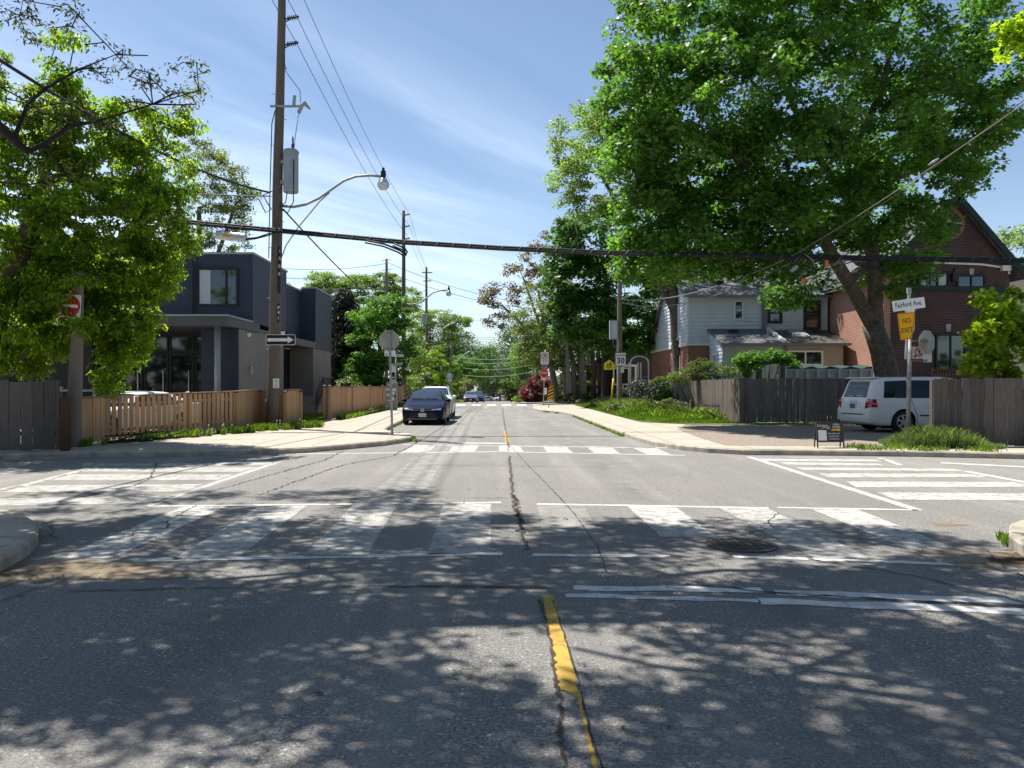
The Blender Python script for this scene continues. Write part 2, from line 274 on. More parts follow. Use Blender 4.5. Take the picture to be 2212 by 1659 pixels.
# ------------------------------------------------------------------ mesh helpers
ORG = {}
class MB:
    def __init__(s): s.v = []; s.f = []
    def quad(s, *p):
        b = len(s.v); s.v += [tuple(q) for q in p]; s.f.append(tuple(range(b, b+len(p))))
    def bx(s, x0, x1, y0, y1, z0, z1):
        b = len(s.v)
        s.v += [(x0,y0,z0),(x1,y0,z0),(x1,y1,z0),(x0,y1,z0),(x0,y0,z1),(x1,y0,z1),(x1,y1,z1),(x0,y1,z1)]
        s.f += [tuple(b+i for i in q) for q in ((3,2,1,0),(4,5,6,7),(0,1,5,4),(1,2,6,5),(2,3,7,6),(3,0,4,7))]
    def obox(s, o, u, v, n, lu, lv, ln):          # box centred on o with axes u, v, n
        o, u, v, n = Vector(o), Vector(u).normalized(), Vector(v).normalized(), Vector(n).normalized(); b = len(s.v)
        for k in (-1, 1):
            for i, j in ((-1,-1),(1,-1),(1,1),(-1,1)): s.v.append(tuple(o+u*(i*lu/2)+v*(j*lv/2)+n*(k*ln/2)))
        s.f += [tuple(b+i for i in q) for q in ((3,2,1,0),(4,5,6,7),(0,1,5,4),(1,2,6,5),(2,3,7,6),(3,0,4,7))]
    def beam(s, a, b_, w, h=None):
        a, b_ = Vector(a), Vector(b_); d = (b_-a); L = d.length; d.normalize()
        up = Vector((0,0,1)) if abs(d.z) < 0.95 else Vector((0,1,0)); u = d.cross(up).normalized(); v = u.cross(d)
        s.obox((a+b_)/2, u, v, d, w, h or w, L)
    def tube(s, pts, r, n=8, cap=True):
        pts = [Vector(p) for p in pts]; m = len(pts)
        rr = r if isinstance(r, (list, tuple)) else [r]*m
        b = len(s.v); u = None
        for i, p in enumerate(pts):
            d = (pts[min(i+1, m-1)]-pts[max(i-1, 0)]); d = d.normalized() if d.length > 1e-9 else Vector((0,0,1))
            if u is None:
                u = d.cross(Vector((0,0,1)) if abs(d.z) < 0.9 else Vector((0,1,0))).normalized()
            else:
                u = (u-d*u.dot(d)); u = u.normalized() if u.length > 1e-6 else d.orthogonal().normalized()
            v = d.cross(u)
            for k in range(n):
                a = 2*math.pi*k/n; s.v.append(tuple(p+u*(math.cos(a)*rr[i])+v*(math.sin(a)*rr[i])))
        for i in range(m-1):
            for k in range(n):
                k2 = (k+1) % n; s.f.append((b+i*n+k, b+i*n+k2, b+(i+1)*n+k2, b+(i+1)*n+k))
        if cap:
            s.f.append(tuple(b+k for k in range(n))[::-1]); s.f.append(tuple(b+(m-1)*n+k for k in range(n)))
    def lathe(s, prof, o, ax=(0,0,1), n=24):
        o = Vector(o); ax = Vector(ax).normalized(); u = ax.orthogonal().normalized(); v = ax.cross(u); b = len(s.v)
        for (r, z) in prof:
            for k in range(n):
                a = 2*math.pi*k/n; s.v.append(tuple(o+ax*z+u*(math.cos(a)*r)+v*(math.sin(a)*r)))
        for i in range(len(prof)-1):
            for k in range(n):
                k2 = (k+1) % n; s.f.append((b+i*n+k, b+i*n+k2, b+(i+1)*n+k2, b+(i+1)*n+k))
    def plate(s, poly, o, u, v, t):               # poly in (u,v), thickness t away from the front
        o, u, v = Vector(o), Vector(u), Vector(v); n = u.cross(v).normalized(); b = len(s.v); m = len(poly)
        for k in (0, -t):
            for (a, c) in poly: s.v.append(tuple(o+u*a+v*c+n*k))
        s.f.append(tuple(range(b, b+m))); s.f.append(tuple(range(b+2*m-1, b+m-1, -1)))
        for i in range(m): j = (i+1) % m; s.f.append((b+i, b+m+i, b+m+j, b+j))
    def prism(s, poly, z0, z1):
        zf1 = z1 if callable(z1) else (lambda x, y: z1)
        b = len(s.v); m = len(poly)
        s.v += [(x, y, z0) for x, y in poly]+[(x, y, zf1(x, y)) for x, y in poly]
        ar = sum(poly[i][0]*poly[(i+1) % m][1]-poly[(i+1) % m][0]*poly[i][1] for i in range(m))
        top = tuple(range(b+m, b+2*m)); s.f.append(top if ar > 0 else top[::-1])
        for i in range(m):
            j = (i+1) % m; q = (b+i, b+j, b+m+j, b+m+i); s.f.append(q if ar > 0 else q[::-1])
    def text(s, t, size, o, u, v, align='CENTER', off=0.0, sx=1.0, lift=0.003):
        cu = bpy.data.curves.new('txt', 'FONT'); cu.body = t; cu.size = 1.0; cu.align_x = align; cu.align_y = 'CENTER'; cu.offset = off; cu.resolution_u = 3
        ob = bpy.data.objects.new('txt', cu); COL.objects.link(ob)
        me = bpy.data.meshes.new_from_object(ob.evaluated_get(bpy.context.evaluated_depsgraph_get()))
        o, u, v = Vector(o), Vector(u).normalized(), Vector(v).normalized(); n = u.cross(v).normalized(); b = len(s.v)
        for q in me.vertices: s.v.append(tuple(o+u*(q.co.x*size*sx)+v*(q.co.y*size)+n*lift))
        for p in me.polygons: s.f.append(tuple(b+i for i in p.vertices))
        bpy.data.objects.remove(ob); bpy.data.curves.remove(cu); bpy.data.meshes.remove(me)
    def build(s, name, mat, parent=None, smooth=False, local=False):
        v = np.array(s.v, dtype=np.float64).reshape(-1, 3)
        if parent is not None:
            o = ORG.get(parent.name, Vector((0,0,0)))
        else:
            o = Vector((0,0,0)) if not len(v) else Vector((float((v[:,0].min()+v[:,0].max())/2), float((v[:,1].min()+v[:,1].max())/2), float(v[:,2].min())))
        if not (local and parent is not None): v = v-np.array(o)
        me = bpy.data.meshes.new(name); me.from_pydata(v.tolist(), [], s.f)
        if smooth:
            me.polygons.foreach_set('use_smooth', [True]*len(me.polygons))
        me.materials.append(mat); me.update()
        ob = bpy.data.objects.new(name, me); COL.objects.link(ob)
        if parent is not None: ob.parent = parent
        else: ob.location = o
        ORG[ob.name] = o
        return ob
def tag(o, label, cat, group=None, kind=None):
    o['label'] = label; o['category'] = cat
    if group: o['group'] = group
    if kind: o['kind'] = kind
    return o
def thing(name, loc, label, cat, group=None, rz=0.0):
    o = bpy.data.objects.new(name, None); COL.objects.link(o); o.location = loc; o.rotation_euler = (0, 0, rz); o.empty_display_size = 0.2
    ORG[o.name] = Vector(loc); return tag(o, label, cat, group)
def struct(o, label=None, cat=None):
    o['kind'] = 'structure'
    if label: o['label'] = label; o['category'] = cat
    return o
def copy_tree(o, parent=None):
    c = o.copy(); COL.objects.link(c)
    if parent is not None: c.parent = parent
    ORG[c.name] = ORG.get(o.name, Vector((0,0,0)))
    for ch in [x for x in bpy.data.objects if x.parent == o]: copy_tree(ch, c)
    return c
# ================================================================== SETTING
def sheet(name, poly, z, mat, label, cat):
    mb = MB(); mb.quad(*[(x, y, z) for x, y in poly]); return struct(mb.build(name, mat), label, cat)
# ground: one sheet to the horizon, following the falling street
ys = [-60, -20, 0, 20, 40, 60, 70, 73, 76, 80, 90, 110, 140, 200, 300, 500, 900, 1500]
xs = [-900, -300, -100, -40, -15, 0, 15, 40, 100, 300, 900]
mb = MB()
for j in range(len(ys)-1):
    for i in range(len(xs)-1):
        a, b, c, d = xs[i], xs[i+1], ys[j], ys[j+1]
        mb.quad((a, c, zg(min(c, 500))-0.03), (b, c, zg(min(c, 500))-0.03), (b, d, zg(min(d, 500))-0.03), (a, d, zg(min(d, 500))-0.03))
struct(mb.build('ground', MT['hill']), 'green and earthy ground under the whole neighbourhood', 'ground')
mb = MB()
yr = [-30, 0, 20, 40, 60, 70, 73, 76, 80, 90, 110, 140, 200, 300, 420]
for c, d in zip(yr, yr[1:]):
    mb.quad((-6.5, c, zg(c)), (6.5, c, zg(c)), (6.5, d, zg(d)), (-6.5, d, zg(d)))
struct(mb.build('road', MT['asphalt']), 'grey cracked asphalt main street running away from the camera', 'road')
mb = MB(); mb.quad((-90, 4, 0), (-6.5, 4, 0), (-6.5, 22, 0), (-90, 22, 0)); mb.quad((6.5, 4, 0), (90, 4, 0), (90, 22, 0), (6.5, 22, 0))
mb.quad((-60, 60, 0), (-6.5, 60, 0), (-6.5, 70, 0), (-60, 70, 0)); mb.quad((6.5, 60, 0), (60, 60, 0), (60, 70, 0), (6.5, 70, 0))
struct(mb.build('road', MT['asphalt2']), 'asphalt side streets crossing the main street', 'road')
# kerb outlines (world metres)
FL = [(-4.1, 60), (-4.1, 34), (-4.0, 29), (-3.85, 26.2), (-3.45, 24.9), (-2.75, 23.8), (-2.42, 22.8), (-2.5, 21.9), (-3.0, 20.5), (-3.85, 19.2), (-4.6, 18.3), (-5.5, 17.75), (-6.8, 17.45), (-8.3, 17.3), (-9.9, 16.75), (-12, 16.2), (-20, 15.2), (-60, 14)]
FR = [(60, 10.5), (20, 14.9), (13.5, 16.3), (11.4, 16.75), (9.4, 17.3), (7.7, 17.55), (5.7, 17.75), (5.0, 18.3), (4.5, 19.1), (4.12, 20.6), (4.0, 22.5), (3.96, 30), (3.95, 40), (3.5, 44), (2.75, 46.8), (2.4, 49), (2.38, 52.5), (2.6, 55), (3.2, 57), (4.4, 59), (6, 60), (9, 60.5), (60, 61)]
NL = [(-60, 8.2), (-20, 9.7), (-8, 9.75), (-6.3, 9.45), (-5.5, 8.9), (-4.95, 8.3), (-4.6, 7.7), (-4.4, 7.2), (-4.25, 6.6), (-4.15, 5.8), (-4.1, 4), (-4.1, -25)]
NR = [(4.75, -25), (4.75, 6.2), (4.85, 7.0), (5.05, 7.6), (5.45, 8.2), (6.1, 8.75), (7.2, 9.0), (9, 8.9), (20, 7.2), (60, 2)]
def inset(line, d):
    out = []
    for i, p in enumerate(line):
        a = Vector(line[max(i-1, 0)]); b = Vector(line[min(i+1, len(line)-1)]); t = (b-a).normalized(); n = Vector((t.y, -t.x))
        out.append((p[0]+n.x*d, p[1]+n.y*d))
    return out
H = 0.13
def kerb(name, line, side, close, label):
    inner = inset(line, 0.16*side)
    mb = MB(); n = len(line); prof = []
    for i in range(n):
        (x, y), (u, v) = line[i], inner[i]; mx, my = x+(u-x)*0.18, y+(v-y)*0.18
        prof.append([(x, y, -0.02), (x, y, H-0.03), (mx, my, H+0.002), (u, v, H+0.002), (u, v, -0.02)])
    for i in range(n-1):
        for k in range(4): mb.quad(prof[i][k], prof[i][k+1], prof[i+1][k+1], prof[i+1][k]) if side > 0 else mb.quad(prof[i+1][k], prof[i+1][k+1], prof[i][k+1], prof[i][k])
    o = mb.build(name, MT['kerb']); struct(o, label, 'kerb')
    return inner
for line, side, close, nm in ((FL, 1, [(-60, 60)], 'far left corner'), (FR, -1, [(60, 61)], 'far right corner'), (NL, 1, [(-60, -25)], 'near left corner'), (NR, 1, [(60, -25)], 'near right corner')):
    s_ = 1
    inner = kerb('kerb', line, s_, close, 'low concrete kerb round the '+nm)
    poly = inner+close
    mb = MB(); mb.prism(poly, -0.02, H); struct(mb.build('pavement', MT['concrete']), 'pale concrete pavement on the '+nm, 'pavement')
# pavements past the second junction
for sx, nm in ((-1, 'left'), (1, 'right')):
    mb = MB()
    for c, d in zip([72, 76, 80, 90, 110, 140, 200, 300], [76, 80, 90, 110, 140, 200, 300, 420]):
        a, b = (-60, -4.6) if sx < 0 else (4.4, 60)
        mb.quad((a, c, zg(c)+H), (b, c, zg(c)+H), (b, d, zg(d)+H), (a, d, zg(d)+H))
    a, b = (-60, -4.6) if sx < 0 else (4.4, 60); mb.quad((a, 72, -0.05), (b, 72, -0.05), (b, 72, zg(72)+H), (a, 72, zg(72)+H))
    struct(mb.build('pavement', MT['concrete']), 'pavement beyond the second junction on the %s' % nm, 'pavement')
# verges, lawns, drive
sheet('driveway', [(5.6, 18.9), (16, 17.9), (26, 17.5), (26, 33), (14.6, 33), (9.6, 29.9), (7.2, 29.4), (6.1, 26), (5.7, 22)], H+0.004, MT['gravel'], 'dusty gravel driveway between the two wooden fences', 'driveway')
def bank(x, y):
    f = max(0, min(1, (x-5.9)/1.3)); k = max(0, min(1, (y-31)/8))*max(0, min(1, (59-y)/5)); return H+0.012+0.38*f*f*(3-2*f)*k
mb = MB(); nx, ny = 12, 30
for j in range(ny):
    for i in range(nx):
        def P(i, j):
            y = 28.9+(59-28.9)*j/ny; x0 = 5.75 if y > 31 else 5.75+(31-y)*0.75; x = x0+(14-x0)*(i/nx)**1.4; return (x, y, bank(x, y))
        mb.quad(P(i, j), P(i+1, j), P(i+1, j+1), P(i, j+1))
struct(mb.build('lawn', MT['lawn'], smooth=True), 'green grassy verge beside the right hand pavement', 'lawn')
sheet('lawn', [(-7.6, 31.2), (-7.3, 33), (-7.3, 58), (-20, 58), (-20, 31), (-8.6, 31)], H+0.01, MT['lawn'], 'sunlit lawn beside the dark blue house', 'lawn')
sheet('path', [(-7.0, 28.2), (-6.3, 30), (-7.5, 31.1), (-8.8, 31), (-9.0, 28.2)], H+0.006, MT['kerb'], 'short paved path from the pavement into the garden', 'path')
sheet('flower_bed', [(-10.9, 18.6), (-8.1, 24.2), (-6.7, 26.6), (-6.6, 28.0), (-8.9, 28.0), (-14, 22), (-24, 19), (-24, 17.8), (-11, 17.6)], H+0.008, MT['soil'], 'strip of bare soil along the foot of the wooden fence', 'soil')
MT['patch'] = worn('asphalt_repair', (0.17, 0.163, 0.153), 0.1, 14, 0.25, 90)
# ------------------------------------------------------------------ road markings
Z1 = 0.004
def rag(q, r, step=0.06, amp=0.007):
    """chip the outline of a painted shape finely"""
    out = []
    for (x0, y0), (x1, y1) in zip(q, q[1:]+q[:1]):
        k = max(1, min(60, int(math.hypot(x1-x0, y1-y0)/step)))
        for i in range(k): a = amp if i else 0; out.append((x0+(x1-x0)*i/k+r.uniform(-a, a), y0+(y1-y0)*i/k+r.uniform(-a, a)))
    return out
def mark(name, quads, mat, label, cat='road marking', z=Z1):
    mb = MB(); rr = random.Random(len(label))
    for q in quads:
        if max(y for _, y in q) < 30 and len(q) < 12: q = rag(q, rr)
        mb.quad(*[(x, y, z+zg(y)) for x, y in q])
    return struct(mb.build(name, mat), label, cat)
def gp(*pts): return [g(px, py)[:2] for px, py in pts]
rnd = random.Random(4)
def ragged(a, b, wd, seg=0.22, amp=0.012, seed=0):
    """a painted line from a to b as a strip with a slightly chipped outline"""
    r = random.Random(seed); a, b = Vector(a), Vector(b); d = b-a; L = d.length; d.normalize(); n = Vector((-d.y, d.x)); k = max(2, int(L/seg)); out = []
    pr = []
    for i in range(k+1):
        p = a+d*(L*i/k); pr.append((p+n*(wd/2+r.uniform(-amp, amp)), p-n*(wd/2+r.uniform(-amp, amp))))
    for i in range(k): out.append([tuple(pr[i][0]), tuple(pr[i][1]), tuple(pr[i+1][1]), tuple(pr[i+1][0])])
    return out
def lpx(a, b, wd, seed=0, amp=0.012): return ragged(g(*a)[:2], g(*b)[:2], wd, seed=seed, amp=amp)
# near crosswalk
mark('crosswalk_line', lpx((320, 1094), (1000, 1087), 0.10, 1)+lpx((1005, 1087), (1082, 1086), 0.12, 2)+lpx((1160, 1089), (1660, 1098), 0.10, 3)+lpx((1680, 1097), (1985, 1102), 0.09, 4), MT['white_new'], 'far white line of the near crosswalk')
mark('crosswalk_line', lpx((290, 1211), (1085, 1196), 0.13, 5)+lpx((1150, 1199), (1447, 1202), 0.11, 6)+lpx((1583, 1203), (1745, 1208), 0.11, 7)+lpx((1757, 1208), (2120, 1222), 0.10, 8), MT['white_new'], 'near white line of the near crosswalk')
st = [((395, 1095), (488, 1095), (245, 1206), (125, 1206)), ((560, 1094), (663, 1093), (515, 1203), (372, 1210)), ((762, 1092), (857, 1091), (793, 1201), (653, 1203)), ((958, 1090), (1060, 1089), (1060, 1194), (923, 1199))]
mark('crosswalk_stripe', [gp(*q) for q in st[:2]], MT['white'], 'two white stripes at the left end of the near crosswalk')
mark('crosswalk_stripe', [gp(*q) for q in st[2:]], MT['white_old'], 'two worn white stripes left of the centre crack')
st = [((1160, 1091), (1262, 1092), (1295, 1160), (1175, 1160))]
mark('crosswalk_stripe', [gp(*q) for q in st], MT['white_ghost'], 'almost worn away stripe right of the centre crack')
mark('crosswalk_stripe', [gp((1355, 1094), (1460, 1096), (1548, 1160), (1428, 1160))], MT['white'], 'bright stripe above the round drain cover')
mark('crosswalk_stripe', [gp((1552, 1097), (1658, 1099), (1880, 1206), (1760, 1206))], MT['white_old'], 'faded stripe right of the round drain cover')
mark('crosswalk_stripe', [gp((1755, 1101), (1853, 1101), (2030, 1172), (2140, 1215), (2030, 1216), (1925, 1172))], MT['white'], 'white stripe at the right end of the near crosswalk')
# stop line in front of the right lane
mark('stop_line', lpx((1240, 1270), (1648, 1276), 0.15, 9, 0.03)+lpx((1675, 1281), (2200, 1300), 0.16, 10, 0.03), MT['white_new'], 'upper band of the double white stop line')
mark('stop_line', lpx((1222, 1287), (1640, 1297), 0.10, 11, 0.03)+lpx((1640, 1299), (2230, 1321), 0.17, 12, 0.03), MT['white_new'], 'lower band of the double white stop line')
# yellow centre line
def ypx(pts, nm, lab):
    L_ = [g(a, b)[:2] for a, b, c in pts]; R_ = [g(c, b)[:2] for a, b, c in pts]; q = L_+R_[::-1]; r = random.Random(9)
    mark('centre_line', [rag(q, r, 0.022, 0.006)], MT['yellow'], lab)
ypx([(1173, 1288, 1196), (1176, 1310, 1203), (1181, 1338, 1206), (1184, 1352, 1211), (1187, 1365, 1218), (1191, 1390, 1226), (1196, 1420, 1233), (1200, 1450, 1240), (1205, 1488, 1247), (1232, 1497, 1253), (1247, 1510, 1256), (1252, 1530, 1259), (1259, 1560, 1267), (1266, 1590, 1275), (1273, 1620, 1282), (1281, 1659, 1292), (1290, 1720, 1306)], 0, 'chipped yellow centre line in the foreground')
ypx([(1088, 932, 1093), (1090, 940, 1097), (1092, 956, 1101)], 0, 'short yellow centre line before the middle crosswalk')
ypx([(1049, 877.5, 1054), (1047, 883, 1052)], 0, 'short yellow dash before the far crosswalk')
# middle crosswalk
mark('crosswalk_line', lpx((985, 957), (1094, 958), 0.30, 13)+lpx((870, 961), (1455, 968), 0.14, 14)+lpx((640, 981), (1075, 976), 0.12, 15)+lpx((1085, 976), (1480, 984), 0.12, 16), MT['white_new'], 'white lines bounding the middle crosswalk')
st = [((900, 960.5), (945, 961), (925, 976), (866, 977)), ((980, 961), (1036, 961), (1026, 976), (970, 976)), ((1077, 962), (1122, 962), (1131, 976), (1078, 976)), ((1171, 963), (1222, 964), (1238, 979), (1183, 978)), ((1265, 964), (1320, 965), (1340, 981), (1285, 980)), ((1362, 966), (1415, 967), (1452, 983), (1398, 982))]
mark('crosswalk_stripe', [gp(*q) for q in st], MT['white'], 'six white stripes of the middle crosswalk')
# right crosswalk across the side street
mark('crosswalk_line', lpx((1617, 987), (1985, 1103), 0.13, 17)+lpx((1910, 992), (1945, 1005), 0.12, 18)+lpx((1900, 990), (1912, 993), 0.12, 19)+lpx((2085, 1018), (2235, 1046), 0.13, 20), MT['white_new'], 'white lines bounding the right crosswalk')
st = [((1638, 991.5), (1890, 993), (1905, 997.5), (1650, 996)), ((1682, 998.5), (1895, 1002), (1912, 1006), (1700, 1004)), ((1718, 1010), (2060, 1013), (2085, 1018), (1735, 1015.5)), ((1768, 1023), (2095, 1024), (2135, 1031), (1790, 1031.5)), ((1828, 1040.5), (2190, 1042), (2235, 1052), (1850, 1053)), ((1895, 1064), (2260, 1067), (2300, 1082), (1935, 1080))]
mark('crosswalk_stripe', [gp(*q) for q in st], MT['white'], 'white stripes of the right crosswalk')
mark('stop_line', lpx((2032, 1000), (2235, 1010), 0.22, 21), MT['white_new'], 'white stop line of the right side street')
# left crosswalk
mark('crosswalk_line', lpx((640, 985), (318, 1093), 0.13, 22)+lpx((235, 1001), (0, 1062), 0.14, 23)+lpx((235, 1001), (175, 1008), 0.14, 24), MT['white'], 'white lines bounding the left crosswalk')
st = [((250, 1002), (600, 999), (570, 1005), (205, 1008)), ((205, 1010), (555, 1010), (520, 1020), (165, 1019)), ((140, 1025), (505, 1026), (470, 1037), (100, 1038)), ((30, 1050), (440, 1046), (400, 1062), (-30, 1064)), ((-40, 1078), (385, 1071), (335, 1088), (-80, 1094))]
mark('crosswalk_stripe', [gp(*q) for q in st], MT['white_old'], 'worn white stripes of the left crosswalk')
mark('stop_line', lpx((0, 1023), (66, 1017), 0.3, 25), MT['white'], 'white stop line of the left side street')
# far crosswalk and stop line
st = [[(x0, 61.6), (x0+0.75, 61.6), (x0+0.75, 65.2), (x0, 65.2)] for x0 in (-3.4, -2.15, -0.9, 0.35, 1.6, 2.9)]
mark('crosswalk_stripe', st, MT['white_new'], 'row of white stripes of the far crosswalk')
mark('stop_line', ragged((-0.9, 59.8), (3.0, 59.8), 0.35, 1.0)+ragged((-4.2, 61.0), (4.2, 61.0), 0.12, 1.0), MT['white_new'], 'thin white stop line before the far crosswalk')
mark('crosswalk_line', ragged((4.6, 62), (13, 62), 0.2, 1.0)+ragged((4.6, 64.5), (13, 64.5), 0.2, 1.0), MT['white'], 'white lines of the far crosswalk on the right')
# pale ghosts of old paint and milled asphalt in the lanes
def blob(cx, cy, rx, ry, seed, n=26):
    r = random.Random(seed); ph = [r.uniform(0, 6.28) for _ in range(4)]; out = []
    for i in range(n):
        a = 2*math.pi*i/n; k = 1+0.18*math.sin(3*a+ph[0])+0.13*math.sin(5*a+ph[1])+0.08*math.sin(9*a+ph[2]); out.append((cx+math.cos(a)*rx*k, cy+math.sin(a)*ry*k))
    return out
mark('road_patch', [[(-2.3, 33), (-1.3, 33), (-1.0, 45), (-3.6, 45), (-3.4, 36)], [(-1.9, 9.8), (-1.1, 9.8), (-1.2, 28), (-1.7, 28)], [(-2.1, 28.2), (-1.2, 28.2), (-1.1, 31), (-1.9, 31)]], MT['white_ghost'], 'pale scuffed band in the left lane', z=0.0025)
mark('road_patch', [blob(1.3, 36.5, 0.9, 1.6, 3), ragged((0.3, 37.2), (2.6, 36.6), 0.35, 0.5, 0.1, 2)[0]]+ragged((0.2, 37.6), (2.9, 36.8), 0.3, 0.4, 0.12, 5)+ragged((-1.4, 38.6), (0.3, 38.2), 0.22, 0.4, 0.06, 6), MT['white_ghost'], 'pale worn splash mark in the right lane', z=0.0025)
mark('road_grit', [blob(5.3, 6.6, 0.9, 0.75, 7), blob(4.6, 7.15, 0.7, 0.4, 8), blob(-4.5, 6.3, 0.5, 0.8, 9), blob(-3.6, 6.6, 0.9, 0.35, 12), blob(6.0, 7.9, 0.5, 0.25, 10), blob(5.2, 8.9, 0.18, 0.14, 11)], MT['sand'], 'sandy grit gathered by the near corners', z=0.0062)
# cracks
def crack(mb, pts, wd, seed, step=0.09, amp=0.035, z=0.0085):
    r = random.Random(seed); P = []
    for (x0, y0), (x1, y1) in zip(pts, pts[1:]):
        L = math.hypot(x1-x0, y1-y0); k = max(1, int(L/step))
        for i in range(k): P.append((x0+(x1-x0)*i/k+r.uniform(-amp, amp), y0+(y1-y0)*i/k+r.uniform(-amp, amp)))
    P.append(pts[-1]); pr = []
    for i, p in enumerate(P):
        a, b = Vector(P[max(i-1, 0)]), Vector(P[min(i+1, len(P)-1)]); d = (b-a); d = d.normalized() if d.length else Vector((1, 0)); n = Vector((-d.y, d.x))
        w_ = wd*r.uniform(0.25, 1.0); p = Vector(p); pr.append((p+n*w_/2, p-n*w_/2))
    for a, b in zip(pr, pr[1:]): mb.quad((*a[0], z), (*a[1], z), (*b[1], z), (*b[0], z))
def cpx(mb, pts, wd, seed, **k): crack(mb, [g(*p)[:2] for p in pts], wd, seed, **k)
mb = MB()
cpx(mb, [(1225, 1700), (1213, 1600), (1210, 1520), (1202, 1480), (1190, 1400), (1178, 1340), (1166, 1295)], 0.032, 1, step=0.035, amp=0.012)
cpx(mb, [(1140, 1190), (1127, 1150), (1120, 1120), (1112, 1095), (1108, 1060), (1103, 1020), (1100, 985)], 0.055, 2, step=0.05, amp=0.03)
cpx(mb, [(1120, 1150), (1124, 1120), (1110, 1070)], 0.07, 22, step=0.05, amp=0.045)
cpx(mb, [(1099, 975), (1094, 940), (1088, 905), (1086, 880)], 0.045, 3, step=0.2, amp=0.03)
cpx(mb, [(150, 1278), (420, 1272), (640, 1268), (800, 1267), (900, 1268), (1040, 1270), (1170, 1272)], 0.03, 4, amp=0.014)
cpx(mb, [(870, 1269), (1000, 1267), (1180, 1270)], 0.05, 41, amp=0.02)
cpx(mb, [(760, 1076), (900, 1075), (1050, 1077), (1108, 1076)], 0.03, 5, amp=0.02)
cpx(mb, [(900, 1005), (1060, 1006), (1100, 1007), (1120, 1008), (1270, 1009)], 0.045, 6, amp=0.03)
cpx(mb, [(1180, 1228), (1230, 1224), (1330, 1213), (1440, 1205), (1500, 1196)], 0.02, 7, amp=0.015)
cpx(mb, [(1755, 1210), (1900, 1232), (2000, 1250), (2100, 1275), (2200, 1300), (2300, 1330)], 0.03, 8, amp=0.02)
cpx(mb, [(1480, 1262), (1700, 1284), (1900, 1296), (2100, 1305), (2215, 1312)], 0.05, 81, amp=0.02)
cpx(mb, [(245, 1150), (300, 1140), (360, 1128), (400, 1106), (425, 1092)], 0.035, 9, amp=0.02)
cpx(mb, [(360, 1128), (362, 1143), (340, 1143)], 0.03, 10); cpx(mb, [(275, 1162), (292, 1150), (280, 1146)], 0.02, 11)
cpx(mb, [(1682, 1108), (1663, 1126), (1668, 1140), (1620, 1152)], 0.03, 12, amp=0.02)
cpx(mb, [(340, 1000), (330, 1020), (328, 1032), (290, 1050), (230, 1062), (130, 1085)], 0.05, 13, amp=0.03)
cpx(mb, [(1180, 1058), (1300, 1058), (1470, 1059)], 0.02, 14)
cpx(mb, [(90, 1126), (115, 1140), (112, 1155), (125, 1165)], 0.025, 15); cpx(mb, [(0, 1300), (90, 1270)], 0.02, 16)
cpx(mb, [(2120, 1186), (2180, 1230), (2240, 1270)], 0.02, 17); cpx(mb, [(1640, 1100), (1720, 1122), (1800, 1148), (1880, 1172)], 0.012, 18)
struct(mb.build('road_crack', MT['crack']), 'dark ragged cracks across the asphalt', 'crack')
mb = MB()
cpx(mb, [(440, 1066), (520, 1045), (600, 1022), (700, 995), (740, 975)], 0.05, 20, amp=0.03); cpx(mb, [(560, 1070), (640, 1040), (740, 1005), (850, 985)], 0.05, 21, amp=0.03)
cpx(mb, [(1310, 1237), (1290, 1180), (1240, 1110), (1195, 1060), (1140, 1005), (1100, 960)], 0.02, 22, amp=0.006)
cpx(mb, [(1320, 1720), (1275, 1580), (1245, 1460), (1215, 1360), (1195, 1300)], 0.016, 23, amp=0.006)
cpx(mb, [(850, 985), (920, 945), (985, 905), (1020, 885)], 0.05, 24, amp=0.03, step=0.3)
struct(mb.build('road_crack', MT['tar']), 'black sealed joints in the asphalt', 'crack')
# round drain grate
gx, gy, _ = g(1602, 1179)
o = thing('drain_grate', (gx, gy, 0), 'round slotted cast iron drain cover set in the near crosswalk', 'drain cover')
mb = MB(); mb.lathe([(0, 0.005), (0.33, 0.005)], (gx, gy, 0), n=32); mb.build('pit_dark', MT['black'], o)  # flat black disc stands in for the unlit depth below the bars
mb = MB(); mb.lathe([(0.345, 0.0), (0.345, 0.016), (0.30, 0.018), (0.295, 0.006)], (gx, gy, 0), n=36); mb.build('frame', MT['iron'], o)
mb = MB()
for k in range(-7, 8):
    t = k*0.04; L = math.sqrt(max(0, 0.30**2-t*t))
    mb.bx(gx-L, gx+L, gy+t-0.0085, gy+t+0.0085, 0.006, 0.0165)
    if k % 2 == 0: mb.bx(gx+t*1.02-0.011, gx+t*1.02+0.011, gy-L, gy+L, 0.0055, 0.015)
mb.build('grille', MT['iron'], o)
